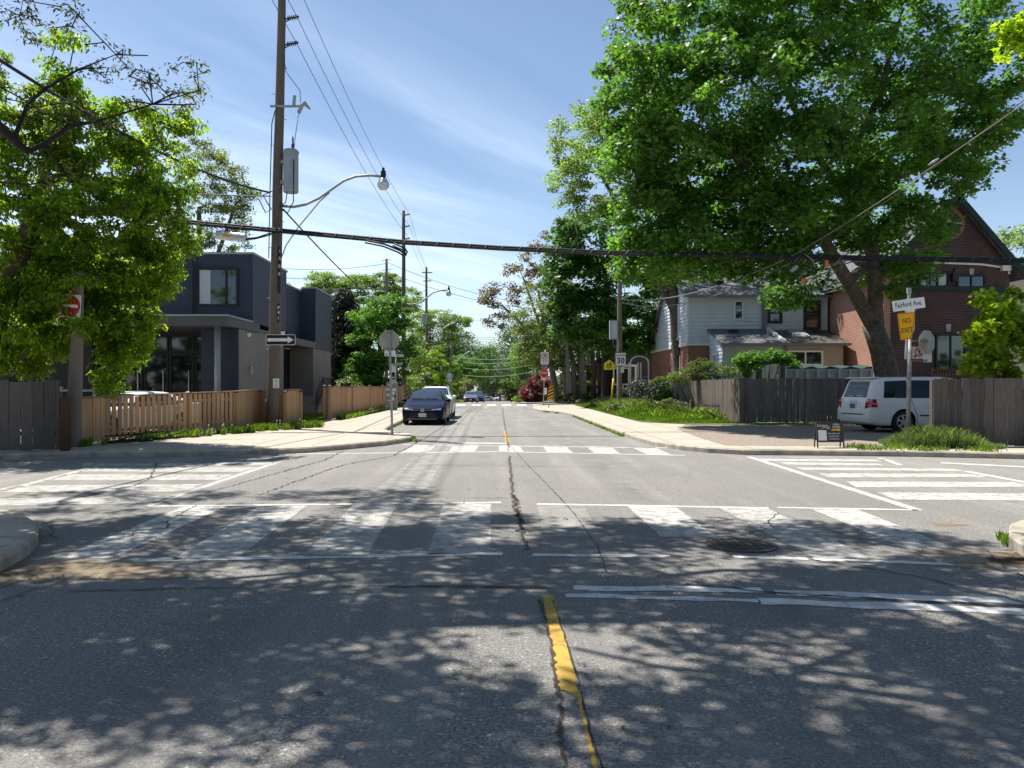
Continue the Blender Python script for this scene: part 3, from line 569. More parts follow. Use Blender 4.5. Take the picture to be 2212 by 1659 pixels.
# ================================================================== BUILDINGS
def window_unit(parent, o, u, v, wd, ht, frame_mat, fw=0.06, depth=0.06, bars_u=(), bars_v=(), glass='winglass', name='window', sill=False):
    """o = centre on the wall face, u to the right, v up, frame stands proud of the wall"""
    o, u, v = Vector(o), Vector(u), Vector(v); n = u.cross(v).normalized(); c = o+n*(depth/2+0.002)
    mb = MB()
    for sgn in (-1, 1):
        mb.obox(c+u*(sgn*(wd/2-fw/2)), u, v, n, fw, ht, depth); mb.obox(c+v*(sgn*(ht/2-fw/2)), u, v, n, wd-2*fw, fw, depth*0.96)
    for b in bars_u: mb.obox(c+u*(b*wd/2), u, v, n, fw*0.8, ht-2*fw, depth*0.9)
    for b in bars_v: mb.obox(c+v*(b*ht/2), u, v, n, wd-2*fw, fw*0.8, depth*0.84)
    f = mb.build(name, frame_mat, parent)
    mb = MB(); mb.obox(o+n*(0.012), u, v, n, wd-2*fw, ht-2*fw, 0.012); mb.build('pane', MT[glass], f)
    if sill:
        mb = MB(); mb.obox(c-v*(ht/2+0.04)+n*0.03, u, v, n, wd+0.12, 0.06, depth+0.06); mb.build('sill', frame_mat, f)
    return f
def clap(mb, o, u, n, poly, row=0.115, lap=0.014):
    """real clapboards: rows of tilted boards clipped to the convex polygon poly given in (u, z)"""
    o, u, n = Vector(o), Vector(u), Vector(n); zs = [p[1] for p in poly]; z = min(zs); top = max(zs)
    def span(zz):
        xs = []
        for (a, b), (c, d) in zip(poly, poly[1:]+poly[:1]):
            if abs(b-d) < 1e-9:
                if abs(zz-b) < 1e-6: xs += [a, c]
            elif min(b, d)-1e-9 <= zz <= max(b, d)+1e-9: xs.append(a+(c-a)*(zz-b)/(d-b))
        return (min(xs), max(xs)) if xs else None
    Zv = Vector((0, 0, 1))
    while z < top-1e-4:
        z2 = min(z+row, top); a, b = span(z+1e-6), span(z2-1e-6)
        if a and b:
            p = lambda x, zz, d: tuple(o+u*x+Zv*zz+n*d)
            mb.quad(p(a[0], z, lap), p(a[1], z, lap), p(b[1], z2, 0.001), p(b[0], z2, 0.001)); mb.quad(p(a[0], z, 0), p(a[1], z, 0), p(a[1], z, lap), p(a[0], z, lap))
        z = z2
def shingles(name, base, axis='x'):
    s = NT(name); q = s.n('SeparateXYZ', i0=s.pos())
    v = s.n('CombineXYZ', i0=q.outputs[0], i1=s.math('ADD', q.outputs[1], s.math('MULTIPLY', q.outputs[2], 1.3)), i2=0.0).outputs[0]
    t = s.n('TexBrick', Vector=v, Color1=shade(base, 0.72), Color2=shade(base, 1.25), Mortar=shade(base, 0.45), Scale=1.0)
    t.inputs['Brick Width'].default_value = 0.24; t.inputs['Row Height'].default_value = 0.17; t.inputs['Mortar Size'].default_value = 0.008
    c = s.mix(s.ramp(s.noise(1.4, 5), 0.4, 0.7, 0, 0.5), t.outputs[0], shade(base, 0.75))
    return s.finish(c, 0.95, s.bump(t.outputs[1], -0.5, 0.02), spec=0.1)
MT['shingle'] = shingles('roof_shingles', (0.155, 0.155, 0.165)); MT['shingle_dark'] = shingles('roof_shingles_brown', (0.12, 0.11, 0.10))
MT['siding'] = plain('pale_blue_grey_siding', (0.50, 0.56, 0.63), 0.6, 0.06, 2)
MT['siding_green'] = plain('grey_green_siding', (0.36, 0.405, 0.38), 0.6, 0.07, 2)
MT['siding_beige'] = plain('beige_siding', (0.52, 0.44, 0.34), 0.7, 0.07, 2)
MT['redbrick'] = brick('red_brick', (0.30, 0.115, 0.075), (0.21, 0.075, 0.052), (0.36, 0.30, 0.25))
MT['dim_brownbrick'] = brick('dim_brown_brick', (0.085, 0.045, 0.042), (0.054, 0.031, 0.033), (0.15, 0.125, 0.12))  # tall house's front brick, its shade put into the darker colour
MT['sunlitbrick'] = brick('sunlit_red_brick', (0.42, 0.185, 0.125), (0.33, 0.135, 0.095), (0.52, 0.43, 0.36))  # same house's side brick, sunlight put into the brighter colour
MT['greybrick'] = brick('grey_brick', (0.255, 0.24, 0.22), (0.215, 0.203, 0.188), (0.25, 0.238, 0.222))
MT['bluepanel'] = plain('dark_blue_cladding', (0.034, 0.041, 0.068), 0.55, 0.08, 0.8, spec=0.35)
MT['canopy'] = plain('dark_grey_canopy', (0.085, 0.088, 0.10), 0.5, 0.1, 1.0)
MT['darkframe'] = flat('dark_frame', (0.025, 0.026, 0.03))
MT['greytrim'] = flat('grey_trim', (0.16, 0.155, 0.17)); MT['whitetrim'] = flat('white_trim', (0.70, 0.70, 0.66)); MT['greentrim'] = flat('dark_green_trim', (0.007, 0.024, 0.025))
MT['stone'] = plain('pale_stone', (0.36, 0.35, 0.33), 0.9, 0.2, 8); MT['curtain'] = plain('pale_curtain', (0.5, 0.52, 0.54), 0.9, 0.2, 30)
X, Yv, Zv = Vector((1, 0, 0)), Vector((0, 1, 0)), Vector((0, 0, 1))
# ---------------- dark blue modern house on the left
HX = -9.55
h = thing('house', (-13, 36, H), 'dark blue modern flat roofed house with projecting upper boxes and glass doors', 'house')
mb = MB(); mb.bx(-22, HX, 30.0, 34.8, 4.06, 6.72); mb.bx(-22, -10.4, 34.8, 47.5, 3.9, 6.55); mb.bx(-10.4, HX-0.06, 40.6, 44.6, 3.55, 6.72)
mb.build('upper_storey', MT['bluepanel'], h)
mb = MB(); mb.bx(-22.05, HX+0.05, 29.95, 34.85, 6.722, 6.80); mb.bx(-22, -10.35, 34.853, 47.55, 6.552, 6.63); mb.bx(-10.347, HX-0.01, 40.55, 44.65, 6.722, 6.80); mb.build('roof_edge', MT['galv'], h)
mb = MB(); mb.bx(-22, HX, 27.2, 30.9, 3.72, 4.055); mb.bx(-10.9, HX-0.03, 30.9, 40.55, 3.55, 3.88); mb.build('canopy', MT['canopy'], h)
mb = MB(); mb.bx(-22.04, HX+0.03, 27.15, 29.99, 4.058, 4.12); mb.build('canopy_flashing', MT['galv'], h)
for q in ((-10.9, HX-0.02, 28.4, 34.4, 0, 3.7), (-10.9, HX-0.08, 40.2, 44.4, 0, 3.54)): mb = MB(); mb.bx(*q); mb.build('side_wall', MT['greybrick'], h)
mb = MB(); mb.bx(-10.92, HX-0.015, 28.32, 28.395, 0, 3.7); mb.bx(-10.92, HX-0.015, 28.33, 28.42, 0, 3.7); mb.build('corner_panel', MT['bluepanel'], h)
mb = MB(); mb.bx(-22, -10.95, 30.3, 30.6, 0, 3.72); mb.bx(-13.3, -10.92, 34.5, 48, 0, 3.5); mb.build('back_wall', MT['darkframe'], h)
mb = MB(); mb.tube([(-10.05-0.02, 27.65, H), (-10.05-0.02, 27.65, 3.72)], 0.11, 14); mb.build('column', MT['galv'], h, smooth=True)
for k, (xa, xb) in enumerate([(-11.9, -11.05), (-12.9, -11.95), (-13.9, -12.95), (-14.9, -13.95), (-16, -15)]):
    d = window_unit(h, ((xa+xb)/2, 30.3, 1.55), X, Zv, xb-xa, 2.6, MT['darkframe'], 0.07, name='glass_door')
    mb = MB(); mb.bx(xb-0.2, xb-0.16, 30.19, 30.23, 0.9, 2.2); mb.build('handle', MT['chrome'], d)
    window_unit(h, ((xa+xb)/2, 30.3, 3.25), X, Zv, xb-xa, 0.62, MT['darkframe'], 0.06, name='transom_window')
# corner window of the front box with a curtain inside
x0, x1 = at(427, 0, 30)[0], at(515, 0, 30)[0]; z1, z0 = at(0, 579, 30)[2], at(0, 661, 30)[2]
wf = window_unit(h, ((x0+x1)/2, 30, (z0+z1)/2), X, Zv, x1-x0, z1-z0, MT['darkframe'], 0.07, 0.08, bars_u=(0.42,), name='window')
mb = MB(); n = 9
for i in range(n):
    a, b = x0+0.09+0.42*i/n, x0+0.09+0.42*(i+1)/n; ya, yb = 29.955+0.018*(i % 2), 29.955+0.018*((i+1) % 2)
    mb.quad((a, ya, z0+0.08), (b, yb, z0+0.08), (b, yb, z1-0.08), (a, ya, z1-0.08))
mb.build('curtain', MT['curtain'], wf)
window_unit(h, (-10.4, 37.2, 5.2), Yv, Zv, 1.2, 2.4, MT['darkframe'], 0.06, name='window')
window_unit(h, (-10.92, 37.6, 2.0), Yv, Zv, 5.2, 3.0, MT['darkframe'], 0.09, bars_u=(-0.45, 0.1, 0.55), name='glass_wall')
mb = MB(); a = at(417, 0, 29.9)[0]; mb.tube([(a, 29.85, 6.6), (a, 29.85, 4.2)], 0.06, 8); mb.build('downpipe', MT['darkframe'], h); mb = MB(); mb.tube([(-9.5, 44.75, 6.6), (-9.5, 44.75, 3.4), (-9.75, 44.6, 3.0), (-9.75, 44.6, 0.2)], 0.05, 8); mb.build('downpipe', MT['darkframe'], h)
mb = MB(); mb.bx(HX-0.018, HX+0.05, 29.6, 29.85, 2.05, 2.35); mb.build('meter_box', MT['galv'], h)
mb = MB(); mb.lathe([(0, 0), (0.09, 0.0), (0.1, 0.06), (0.06, 0.14), (0, 0.16)], (HX+0.02, 29.4, 3.6), (0, 0, -1), 12); mb.build('dome_camera', MT['whitepaint'], h, smooth=True)
st_ = MB(); 
for k in range(5): st_.bx(-10.4, -9.0+0.3*0, 40.0-0.3*(k+1), 40.0-0.3*k, H, H+0.95-0.17*k)
st_.build('steps', MT['kerb'], h)
mb = MB()
for y0, z0_ in ((38.4, 0.35), (39.9, 1.1), (42.4, 1.1)):
    for x_ in (-9.05,): mb.beam((x_, y0, z0_), (x_, y0, z0_+0.95), 0.05)
for dz in (0.92, 0.2):
    mb.beam((-9.05, 38.4, 0.35+dz), (-9.05, 39.9, 1.1+dz), 0.04); mb.beam((-9.05, 39.9, 1.1+dz), (-9.05, 42.4, 1.1+dz), 0.04)
for k in range(22):
    y_ = 38.5+k*0.18; b_ = 0.35+max(0, min(1.5, y_-38.4))*0.5; mb.beam((-9.05, y_, b_+0.2), (-9.05, y_, b_+0.92), 0.018)
mb.build('railing', MT['blackpaint'], h)
# ---------------- pale vinyl and brick house
VXW, VYF = 10.3, 41.75
h = thing('house', (14, 45, H), 'pale blue grey clapboard house with red brick base and grey saltbox roof', 'house')
gab = [(41.75, 3.72), (41.75, 6.62), (45.7, 8.35), (52.1, 3.72)]
b1, b2 = g(1484, 742.3, 0), 3.86
zb = EYE-(742.3-VY)*41.75/F
mb = MB()
clap(mb, (VXW, 0, 0), (0, 1, 0), (-1, 0, 0), [(41.75, zb), (41.75, 6.62), (45.7, 8.32), (51.7, zb)], 0.2, 0.035)
clap(mb, (0, VYF, 0), (1, 0, 0), (0, -1, 0), [(VXW, zb), (17.9, zb), (17.9, 6.6), (VXW, 6.6)], 0.2, 0.035)
mb.build('clapboard_wall', MT['siding'], h)
mb = MB(); mb.bx(VXW+0.06, 17.85, VYF+0.06, 51.5, 0, zb-0.003); mb.bx(VXW+0.10, 17.8, VYF+0.10, 51.4, zb, 6.55)
mb.build('brick_base', MT['redbrick'], h)
mb = MB()
mb.bx(VXW-0.035, VXW+0.06, VYF-0.035, VYF+0.06, zb, 6.55); mb.bx(VXW-0.03, VXW+0.06, VYF+0.061, 51.7, zb-0.1, zb-0.001); mb.bx(VXW+0.061, 11.5, VYF-0.03, VYF+0.05, zb-0.1, zb-0.001)
mb.build('corner_trim', MT['whitetrim'], h)
rf = MB()
for (ya, za), (yb, zb_) in (((41.45, 6.50), (45.7, 8.42)), ((45.7, 8.42), (52.4, 3.45))):
    rf.quad((VXW-0.18, ya, za), (18.15, ya, za), (18.15, yb, zb_), (VXW-0.18, yb, zb_)); rf.quad((VXW-0.18, ya, za-0.13), (18.15, ya, za-0.13), (18.15, yb, zb_-0.13), (VXW-0.18, yb, zb_-0.13))
    rf.quad((VXW-0.18, ya, za-0.13), (VXW-0.18, yb, zb_-0.13), (VXW-0.18, yb, zb_), (VXW-0.18, ya, za)); rf.quad((18.15, ya, za-0.13), (18.15, yb, zb_-0.13), (18.15, yb, zb_), (18.15, ya, za))
rf = rf.build('roof', MT['shingle'], h)
mb = MB(); mb.beam((VXW-0.2, 41.40, 6.42), (18.15, 41.40, 6.42), 0.12, 0.13)
for (ya, za), (yb, zb_) in (((41.45, 6.46), (45.7, 8.36)), ((45.7, 8.36), (52.4, 3.4))): mb.beam((VXW-0.2, ya, za), (VXW-0.2, yb, zb_), 0.05, 0.2)
mb.build('fascia', MT['greytrim'], h)
cx, cz = at(1621, 0, 43.2)[0], 7.2
mb = MB(); mb.bx(cx-0.16, cx+0.16, 43.0, 43.5, 7.0, 9.0); mb.build('chimney', MT['whitetrim'], rf)
mb = MB(); vx = at(1553, 0, 43.3)[0]; mb.bx(vx-0.22, vx+0.22, 43.1, 43.5, 7.15, 7.5); mb.build('roof_vent', MT['trim'], rf)
mb = MB(); xx = at(1651, 0, 41.7)[0]; mb.bx(xx-0.12, xx+0.12, 41.60, 41.73, 4.6, 6.4); mb.build('downpipe', MT['greytrim'], h)
def fw(px0, px1, py0, py1, Y, **k):
    a, b = at(px0, py1, Y), at(px1, py0, Y); return window_unit(h, ((a[0]+b[0])/2, Y-0.016, (a[2]+b[2])/2), X, Zv, b[0]-a[0], b[2]-a[2], **k)
fw(1585, 1605, 649.5, 691, VYF, frame_mat=MT['whitetrim'], fw=0.07, bars_v=(0.0,))
fw(1658, 1689, 647, 699, VYF, frame_mat=MT['darkframe'], fw=0.14, bars_v=(-0.1,))
fw(1735, 1772, 648, 713, VYF, frame_mat=MT['darkframe'], fw=0.16, name='balcony_door')
def sw(y, z, wd, ht, **k): return window_unit(h, (VXW-0.016, y, z), -Yv, Zv, wd, ht, MT['whitetrim'], 0.09, 0.07, **k)
sw(44.0, 5.25, 0.75, 1.95, bars_v=(0.0,), sill=True); sw(45.3, 4.6, 0.6, 1.1, sill=True)
window_unit(h, (VXW+0.06, 43.9, 2.35), -Yv, Zv, 0.75, 1.9, MT['whitetrim'], 0.09, 0.06, bars_v=(-0.2,), sill=True)
mb = MB(); mb.tube([(VXW-0.06, 44.9, 6.2), (VXW-0.06, 44.9, 3.6), (VXW-0.02, 45.0, 3.2), (VXW-0.02, 45.0, 0.4)], 0.035, 6); mb.build('conduit', flat('rust_red_pipe', (0.30, 0.09, 0.05)), h)
# lean-to
LY = 39.3; lx0, lx1 = 11.5, 17.65; ze, zt_ = 3.78, 4.66
mb = MB()
clap(mb, (0, LY, 0), (1, 0, 0), (0, -1, 0), [(lx0, 0.2), (14.7, 0.2), (14.7, ze), (lx0, ze)], 0.17, 0.028)
mb.build('lean_to_wall', MT['siding_green'], h)
mb = MB(); mb.bx(14.7, lx1, LY-0.012, LY+0.05, 0.2, ze); mb.bx(lx1-0.06, lx1, LY+0.05, VYF-0.02, 0.2, ze); mb.bx(lx0+0.06, lx1-0.08, LY+0.06, VYF-0.03, 0.2, ze-0.02); mb.build('lean_to_front', plain('taupe_panel', (0.36, 0.31, 0.265), 0.8, 0.08, 2), h)
mb = MB(); clap(mb, (lx0, 0, 0), (0, 1, 0), (-1, 0, 0), [(LY, 0.2), (LY, ze), (VYF-0.02, zt_-0.03), (VYF-0.02, 0.2)], 0.2, 0.03); mb.build('lean_to_side', MT['siding'], h)
rl = MB()
def slope(mb, a, b, y0, z0, y1, z1, t=0.1):
    mb.quad((a, y0, z0), (b, y0, z0), (b, y1, z1), (a, y1, z1)); mb.quad((a, y0, z0-t), (b, y0, z0-t), (b, y1, z1-t), (a, y1, z1-t))
    mb.quad((a, y0, z0-t), (a, y1, z1-t), (a, y1, z1), (a, y0, z0)); mb.quad((b, y0, z0-t), (b, y1, z1-t), (b, y1, z1), (b, y0, z0))
slope(rl, lx0-0.15, 14.6, LY-0.28, ze-0.02, VYF-0.03, zt_); rl = rl.build('lean_to_roof', MT['shingle'], h)
r2 = MB(); slope(r2, 14.62, lx1+0.25, LY-0.28, ze-0.04, VYF-0.03, zt_-0.06); r2 = r2.build('lean_to_roof', MT['shingle_dark'], h)
mb = MB(); mb.beam((14.6, LY-0.26, ze+0.05), (14.6, VYF-0.05, zt_+0.05), 0.14, 0.14); mb.build('roof_divider', MT['whitetrim'], rl)
mb = MB(); mb.beam((lx0-0.2, LY-0.34, ze-0.09), (lx1+0.25, LY-0.34, ze-0.09), 0.12, 0.13); mb.build('gutter', MT['greytrim'], h)
mb = MB(); mb.obox((15.9, 40.6, 4.32), X, (0, 0.94, 0.34), (0, -0.34, 0.94), 0.75, 1.3, 0.14); mb.build('skylight', MT['galv'], r2)
mb = MB(); mb.bx(16.9, 17.35, 41.0, 41.3, 4.3, 4.55); mb.build('roof_vent', MT['trim'], r2)
mb = MB(); mb.bx(12.35, 12.8, 40.9, 41.2, 4.35, 4.6); mb.build('roof_vent', MT['trim'], rl)
mb = MB(); mb.tube([(14.2, 40.4, 4.1), (14.2, 40.4, 4.6)], 0.06, 8); mb.build('vent_pipe', MT['galv'], rl)
fw(1701, 1777, 757, 790, LY, frame_mat=MT['whitetrim'], fw=0.09, bars_u=(0.0,))
window_unit(h, (lx0-0.016, 40.6, 2.35), -Yv, Zv, 0.75, 1.9, MT['whitetrim'], 0.1, 0.06, bars_v=(-0.3, 0.1, 0.5), bars_u=(0.0,), name='door')
mb = MB(); mb.bx(14.62, 14.74, LY-0.1, LY-0.015, 2.0, ze-0.1); mb.build('downpipe', MT['greytrim'], h)
# ---------------- tall dark brick house on the right
h = thing('house', (21, 39, H), 'tall brown brick house with steep gable and dark green trim', 'house')
BX0, BX1, BY = 18.05, 23.95, 36.0; pk = (21.35, 10.35); ev = 6.75
mb = MB()
mb.v += [(BX0, BY, 0), (BX1, BY, 0), (BX1, BY, ev+0.35), (pk[0], BY, pk[1]-0.1), (BX0, BY, ev+0.35)]; mb.f.append((0, 1, 2, 3, 4)); mb.build('front_wall', MT['dim_brownbrick'], h)
mb = MB(); mb.quad((BX0, BY, 0), (BX0, 47, 0), (BX0, 47, ev+0.3), (BX0, BY, ev+0.3)); mb.build('side_wall', MT['sunlitbrick'], h)
mb = MB(); mb.quad((BX1, BY, 0), (BX1, 47, 0), (BX1, 47, ev+0.3), (BX1, BY, ev+0.3)); mb.quad((BX0, 47, 0), (BX1, 47, 0), (BX1, 47, ev), (BX0, 47, ev)); mb.build('rear_wall', MT['dim_brownbrick'], h)
mb = MB()
for xe in (17.6, 24.55): mb.quad((xe, BY-0.35, ev-0.05), (pk[0], BY-0.35, pk[1]+0.1), (pk[0], 47.3, pk[1]+0.1), (xe, 47.3, ev-0.05)); mb.quad((xe, BY-0.35, ev-0.2), (pk[0], BY-0.35, pk[1]-0.05), (pk[0], 47.3, pk[1]-0.05), (xe, 47.3, ev-0.2))
rf = mb.build('roof', MT['shingle'], h)
mb = MB()
for xe in (17.55, 24.6): mb.beam((xe, BY-0.38, ev-0.16), (pk[0], BY-0.38, pk[1]+0.02), 0.07, 0.26)
mb.build('bargeboard', MT['greentrim'], rf)
def bw(px0, px1, py0, py1, **k):
    a, b = at(px0, py1, BY), at(px1, py0, BY); return window_unit(h, ((a[0]+b[0])/2, BY, (a[2]+b[2])/2), X, Zv, b[0]-a[0], b[2]-a[2], MT['greentrim'], 0.08, 0.07, **k)
q = bw(1983, 2049, 588, 621, bars_u=(-0.25, 0.25))
mb = MB(); a = at(1990, 616, BY); mb.bx(a[0], a[0]+0.35, BY-0.024, BY-0.02, a[2], a[2]+0.55); mb.build('curtain', MT['curtain'], q); mb = MB(); mb.bx(a[0]+0.8, a[0]+1.15, BY-0.024, BY-0.02, a[2], a[2]+0.5); mb.build('curtain', MT['curtain'], q)
bw(2066, 2128, 594, 622, bars_u=(0.0,))
bw(2020, 2085, 722, 800, bars_u=(0.0,), name='porch_door')
for px0, px1, y0, y1 in ((1990, 2062, 574, 586), (2058, 2135, 580, 592), (2010, 2095, 705, 719)):
    a, b = at(px0, y1, BY), at(px1, y0, BY); mb = MB(); mb.bx(a[0], b[0], BY-0.025, BY+0.02, a[2], b[2]); mb.build('brick_arch', MT['dim_brownbrick'], h)
for cxp, y0, y1, hw in ((2014, 575, 590, 5), (2098, 580, 594, 5), (2048, 700, 716, 5.5)):
    a, b = at(cxp-hw, y1, BY), at(cxp+hw, y0, BY); mb = MB(); mb.plate([(a[0]+0.03, a[2]), (b[0]-0.03, a[2]), (b[0], b[2]), (a[0], b[2])], (0, BY-0.045, 0), (1, 0, 0), (0, 0, 1), 0.04); mb.build('keystone', MT['stone'], h)
c = at(2047.5, 482.5, BY)
mb = MB(); mb.lathe([(0.62, 0), (0.62, 0.02), (0.78, 0.02), (0.78, 0)], (c[0], BY, c[2]), (0, -1, 0), 28); mb.build('round_brick_ring', MT['redbrick'], h)
mb = MB(); mb.lathe([(0, 0.015), (0.62, 0.015)], (c[0], BY, c[2]), (0, -1, 0), 28); mb.build('gable_vent', MT['darkframe'], h)
mb = MB(); mb.bx(c[0]-0.035, c[0]+0.035, BY-0.06, BY-0.02, c[2]-0.75, c[2]+0.75); mb.bx(c[0]-0.62, c[0]+0.62, BY-0.063, BY-0.022, c[2]-0.035, c[2]+0.035); mb.lathe([(0, 0.09), (0.16, 0.08), (0.17, 0.02)], (c[0], BY, c[2]), (0, -1, 0), 16); mb.build('gable_cross', MT['stone'], h)
mb = MB(); mb.beam(at(1904, 622, BY-0.08), at(2170, 625, BY-0.08), 0.12, 0.2); mb.build('ledge', MT['greentrim'], h)
mb = MB(); mb.tube([at(1985, 566, BY-0.05), at(2120, 571, BY-0.05), at(2163, 577, BY-0.05), at(2178, 580, BY-0.06), at(2180, 592, BY-0.06)], 0.05, 6); a = at(2167, 580, BY); mb.bx(a[0]-0.15, a[0]+0.25, BY-0.2, BY-0.02, a[2]-0.12, a[2]+0.12); mb.build('eave_pipe', MT['whitetrim'], h)
for px0 in (1973, 2058): a = at(px0, 600, BY); mb = MB(); mb.bx(a[0]-0.1, a[0]+0.1, BY-0.2, BY-0.02, a[2]-0.2, a[2]+0.2); mb.build('wall_lantern', MT['blackpaint'], h)
mb = MB(); a = at(1985, 0, 35)[0]; b = at(2075, 0, 35)[0]
mb.bx(a, b, 33.9, 36, 1.2, 1.35); mb.beam((a, 33.9, 2.3), (b, 33.9, 2.3), 0.08)
for k in range(16): xk = a+(b-a)*k/15; mb.beam((xk, 33.9, 1.35), (xk, 33.9, 2.3), 0.035)
mb.build('porch_deck', MT['darkwood'], h)
mb = MB(); a = at(1903, 0, 36)[0]; mb.bx(BX0-0.02, BX0+0.3, BY-0.05, BY-0.005, 0, 6.6); mb.build('lit_corner_strip', MT['sunlitbrick'], h)  # flat strip in the sunlit brick colour along the shaded front's corner
# white covered bay on the sunlit side
# ---------------- beige house at the right edge
h = thing('house', (28.5, 44, H), 'beige clapboard house half hidden at the right edge', 'house')
mb = MB(); clap(mb, (0, 40, 0), (1, 0, 0), (0, -1, 0), [(26.2, 0.2), (36, 0.2), (36, 7.8), (26.2, 7.8)], 0.2, 0.02); mb.build('clapboard_wall', MT['siding_beige'], h)
mb = MB(); mb.bx(26.0, 36.2, 39.6, 50, 7.8, 8.1); mb.build('roof', MT['shingle'], h)
mb = MB(); mb.bx(26.25, 35.9, 40.02, 49.5, 0.2, 7.78); mb.build('side_wall', MT['siding_beige'], h)
# ---------------- small dark houses beyond the vinyl house
h = thing('house', (12, 64, H), 'shaded dark brown brick bungalow with low grey gable roof behind white arbour', 'house')
a = at(1215, 0, 70)[0]; b = at(1425, 0, 70)[0]
mb = MB(); mb.bx(9.2, 17, 66, 76, 0.2, 4.0); mb.build('wall', MT['dim_brownbrick'], h)
mb = MB()
pk_ = 13.2
for xe in (8.6, 17.6): mb.quad((xe, 65.4, 3.8), (pk_, 65.4, 6.0), (pk_, 77, 6.0), (xe, 77, 3.8)); mb.quad((xe, 65.4, 3.6), (pk_, 65.4, 5.8), (pk_, 77, 5.8), (xe, 77, 3.6))
mb.build('roof', MT['shingle'], h)
mb = MB(); mb.v += [(9.2, 65.98, 4.0), (17, 65.98, 4.0), (pk_, 65.98, 5.85)]; mb.f.append((0, 1, 2)); mb.build('gable', MT['darkframe'], h)
window_unit(h, (10.6, 66, 2.4), X, Zv, 1.4, 1.5, MT['whitetrim'], 0.12, bars_u=(0.0,)); window_unit(h, (15.3, 66, 2.4), X, Zv, 1.6, 1.5, MT['whitetrim'], 0.12, bars_u=(0.0,))
mb = MB(); mb.bx(9.9, 11.6, 64.0, 65.9, 3.2, 3.35)
for xk in (10.0, 11.5): mb.beam((xk, 64.1, 0.3), (xk, 64.1, 3.2), 0.14)
mb.build('porch', MT['whitetrim'], h)
mb = MB()
for k in range(5): mb.bx(11.7, 13.8, 63.4-0.35*k, 63.75-0.35*k, 0.15, 1.4-0.25*k)
mb.build('steps', MT['palewood'], h)
h = thing('house', (-24, 62, H), 'plain grey house glimpsed behind the dark spruce', 'house')
mb = MB(); mb.bx(-30, -17, 64, 74, 0, 4.5); mb.build('wall', MT['siding'], h)
mb = MB(); slope(mb, -30.4, -16.6, 63.6, 4.5, 69, 7); slope(mb, -30.4, -16.6, 74.4, 4.5, 69, 7); mb.build('roof', MT['shingle_dark'], h)
h = thing('house', (-20, 33, H), 'pale house wall glimpsed under the left tree crown', 'house')
mb = MB(); mb.bx(-34, -24, 33, 42, 0, 5.2); mb.build('wall', MT['siding'], h)
mb = MB(); slope(mb, -34.4, -23.6, 32.5, 5.1, 37.5, 7.6); slope(mb, -34.4, -23.6, 42.5, 5.1, 37.5, 7.6); mb.build('roof', MT['shingle_dark'], h)
window_unit(h, (-27, 33, 2.0), X, Zv, 1.4, 1.5, MT['whitetrim'], 0.12, bars_u=(0.0,))
for k, (x0, x1, lab, m_) in enumerate([(-24, -9, 'far brick house behind the parked cars, left of the street axis', 'dim_brownbrick'), (-7, 7, 'far dark house with blue panels at the end of the street', 'darkframe'), (9, 24, 'far brick house behind the red shrub, right of the street axis', 'redbrick')]):
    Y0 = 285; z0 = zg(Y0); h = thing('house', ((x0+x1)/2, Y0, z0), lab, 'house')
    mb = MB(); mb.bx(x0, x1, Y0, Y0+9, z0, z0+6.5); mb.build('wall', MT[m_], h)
    mb = MB(); slope(mb, x0-0.4, x1+0.4, Y0-0.4, z0+6.4, Y0+4.5, z0+9.4, 0.2); slope(mb, x0-0.4, x1+0.4, Y0+9.4, z0+6.4, Y0+4.5, z0+9.4, 0.2); mb.build('roof', MT['shingle_dark'], h)
    for j in range(3): window_unit(h, (x0+(x1-x0)*(j+0.5)/3, Y0, z0+1.8), X, Zv, 1.6, 1.5, MT['whitetrim'], 0.15, bars_u=(0.0,))
    if k == 1:
        mb = MB(); a = at(1078, 857, Y0); b = at(1099, 846, Y0); mb.bx(a[0], b[0], Y0-0.4, Y0-0.05, z0+0.4, z0+2.2); mb.build('garage_door', flat('blue_door', (0.03, 0.14, 0.36)), h)
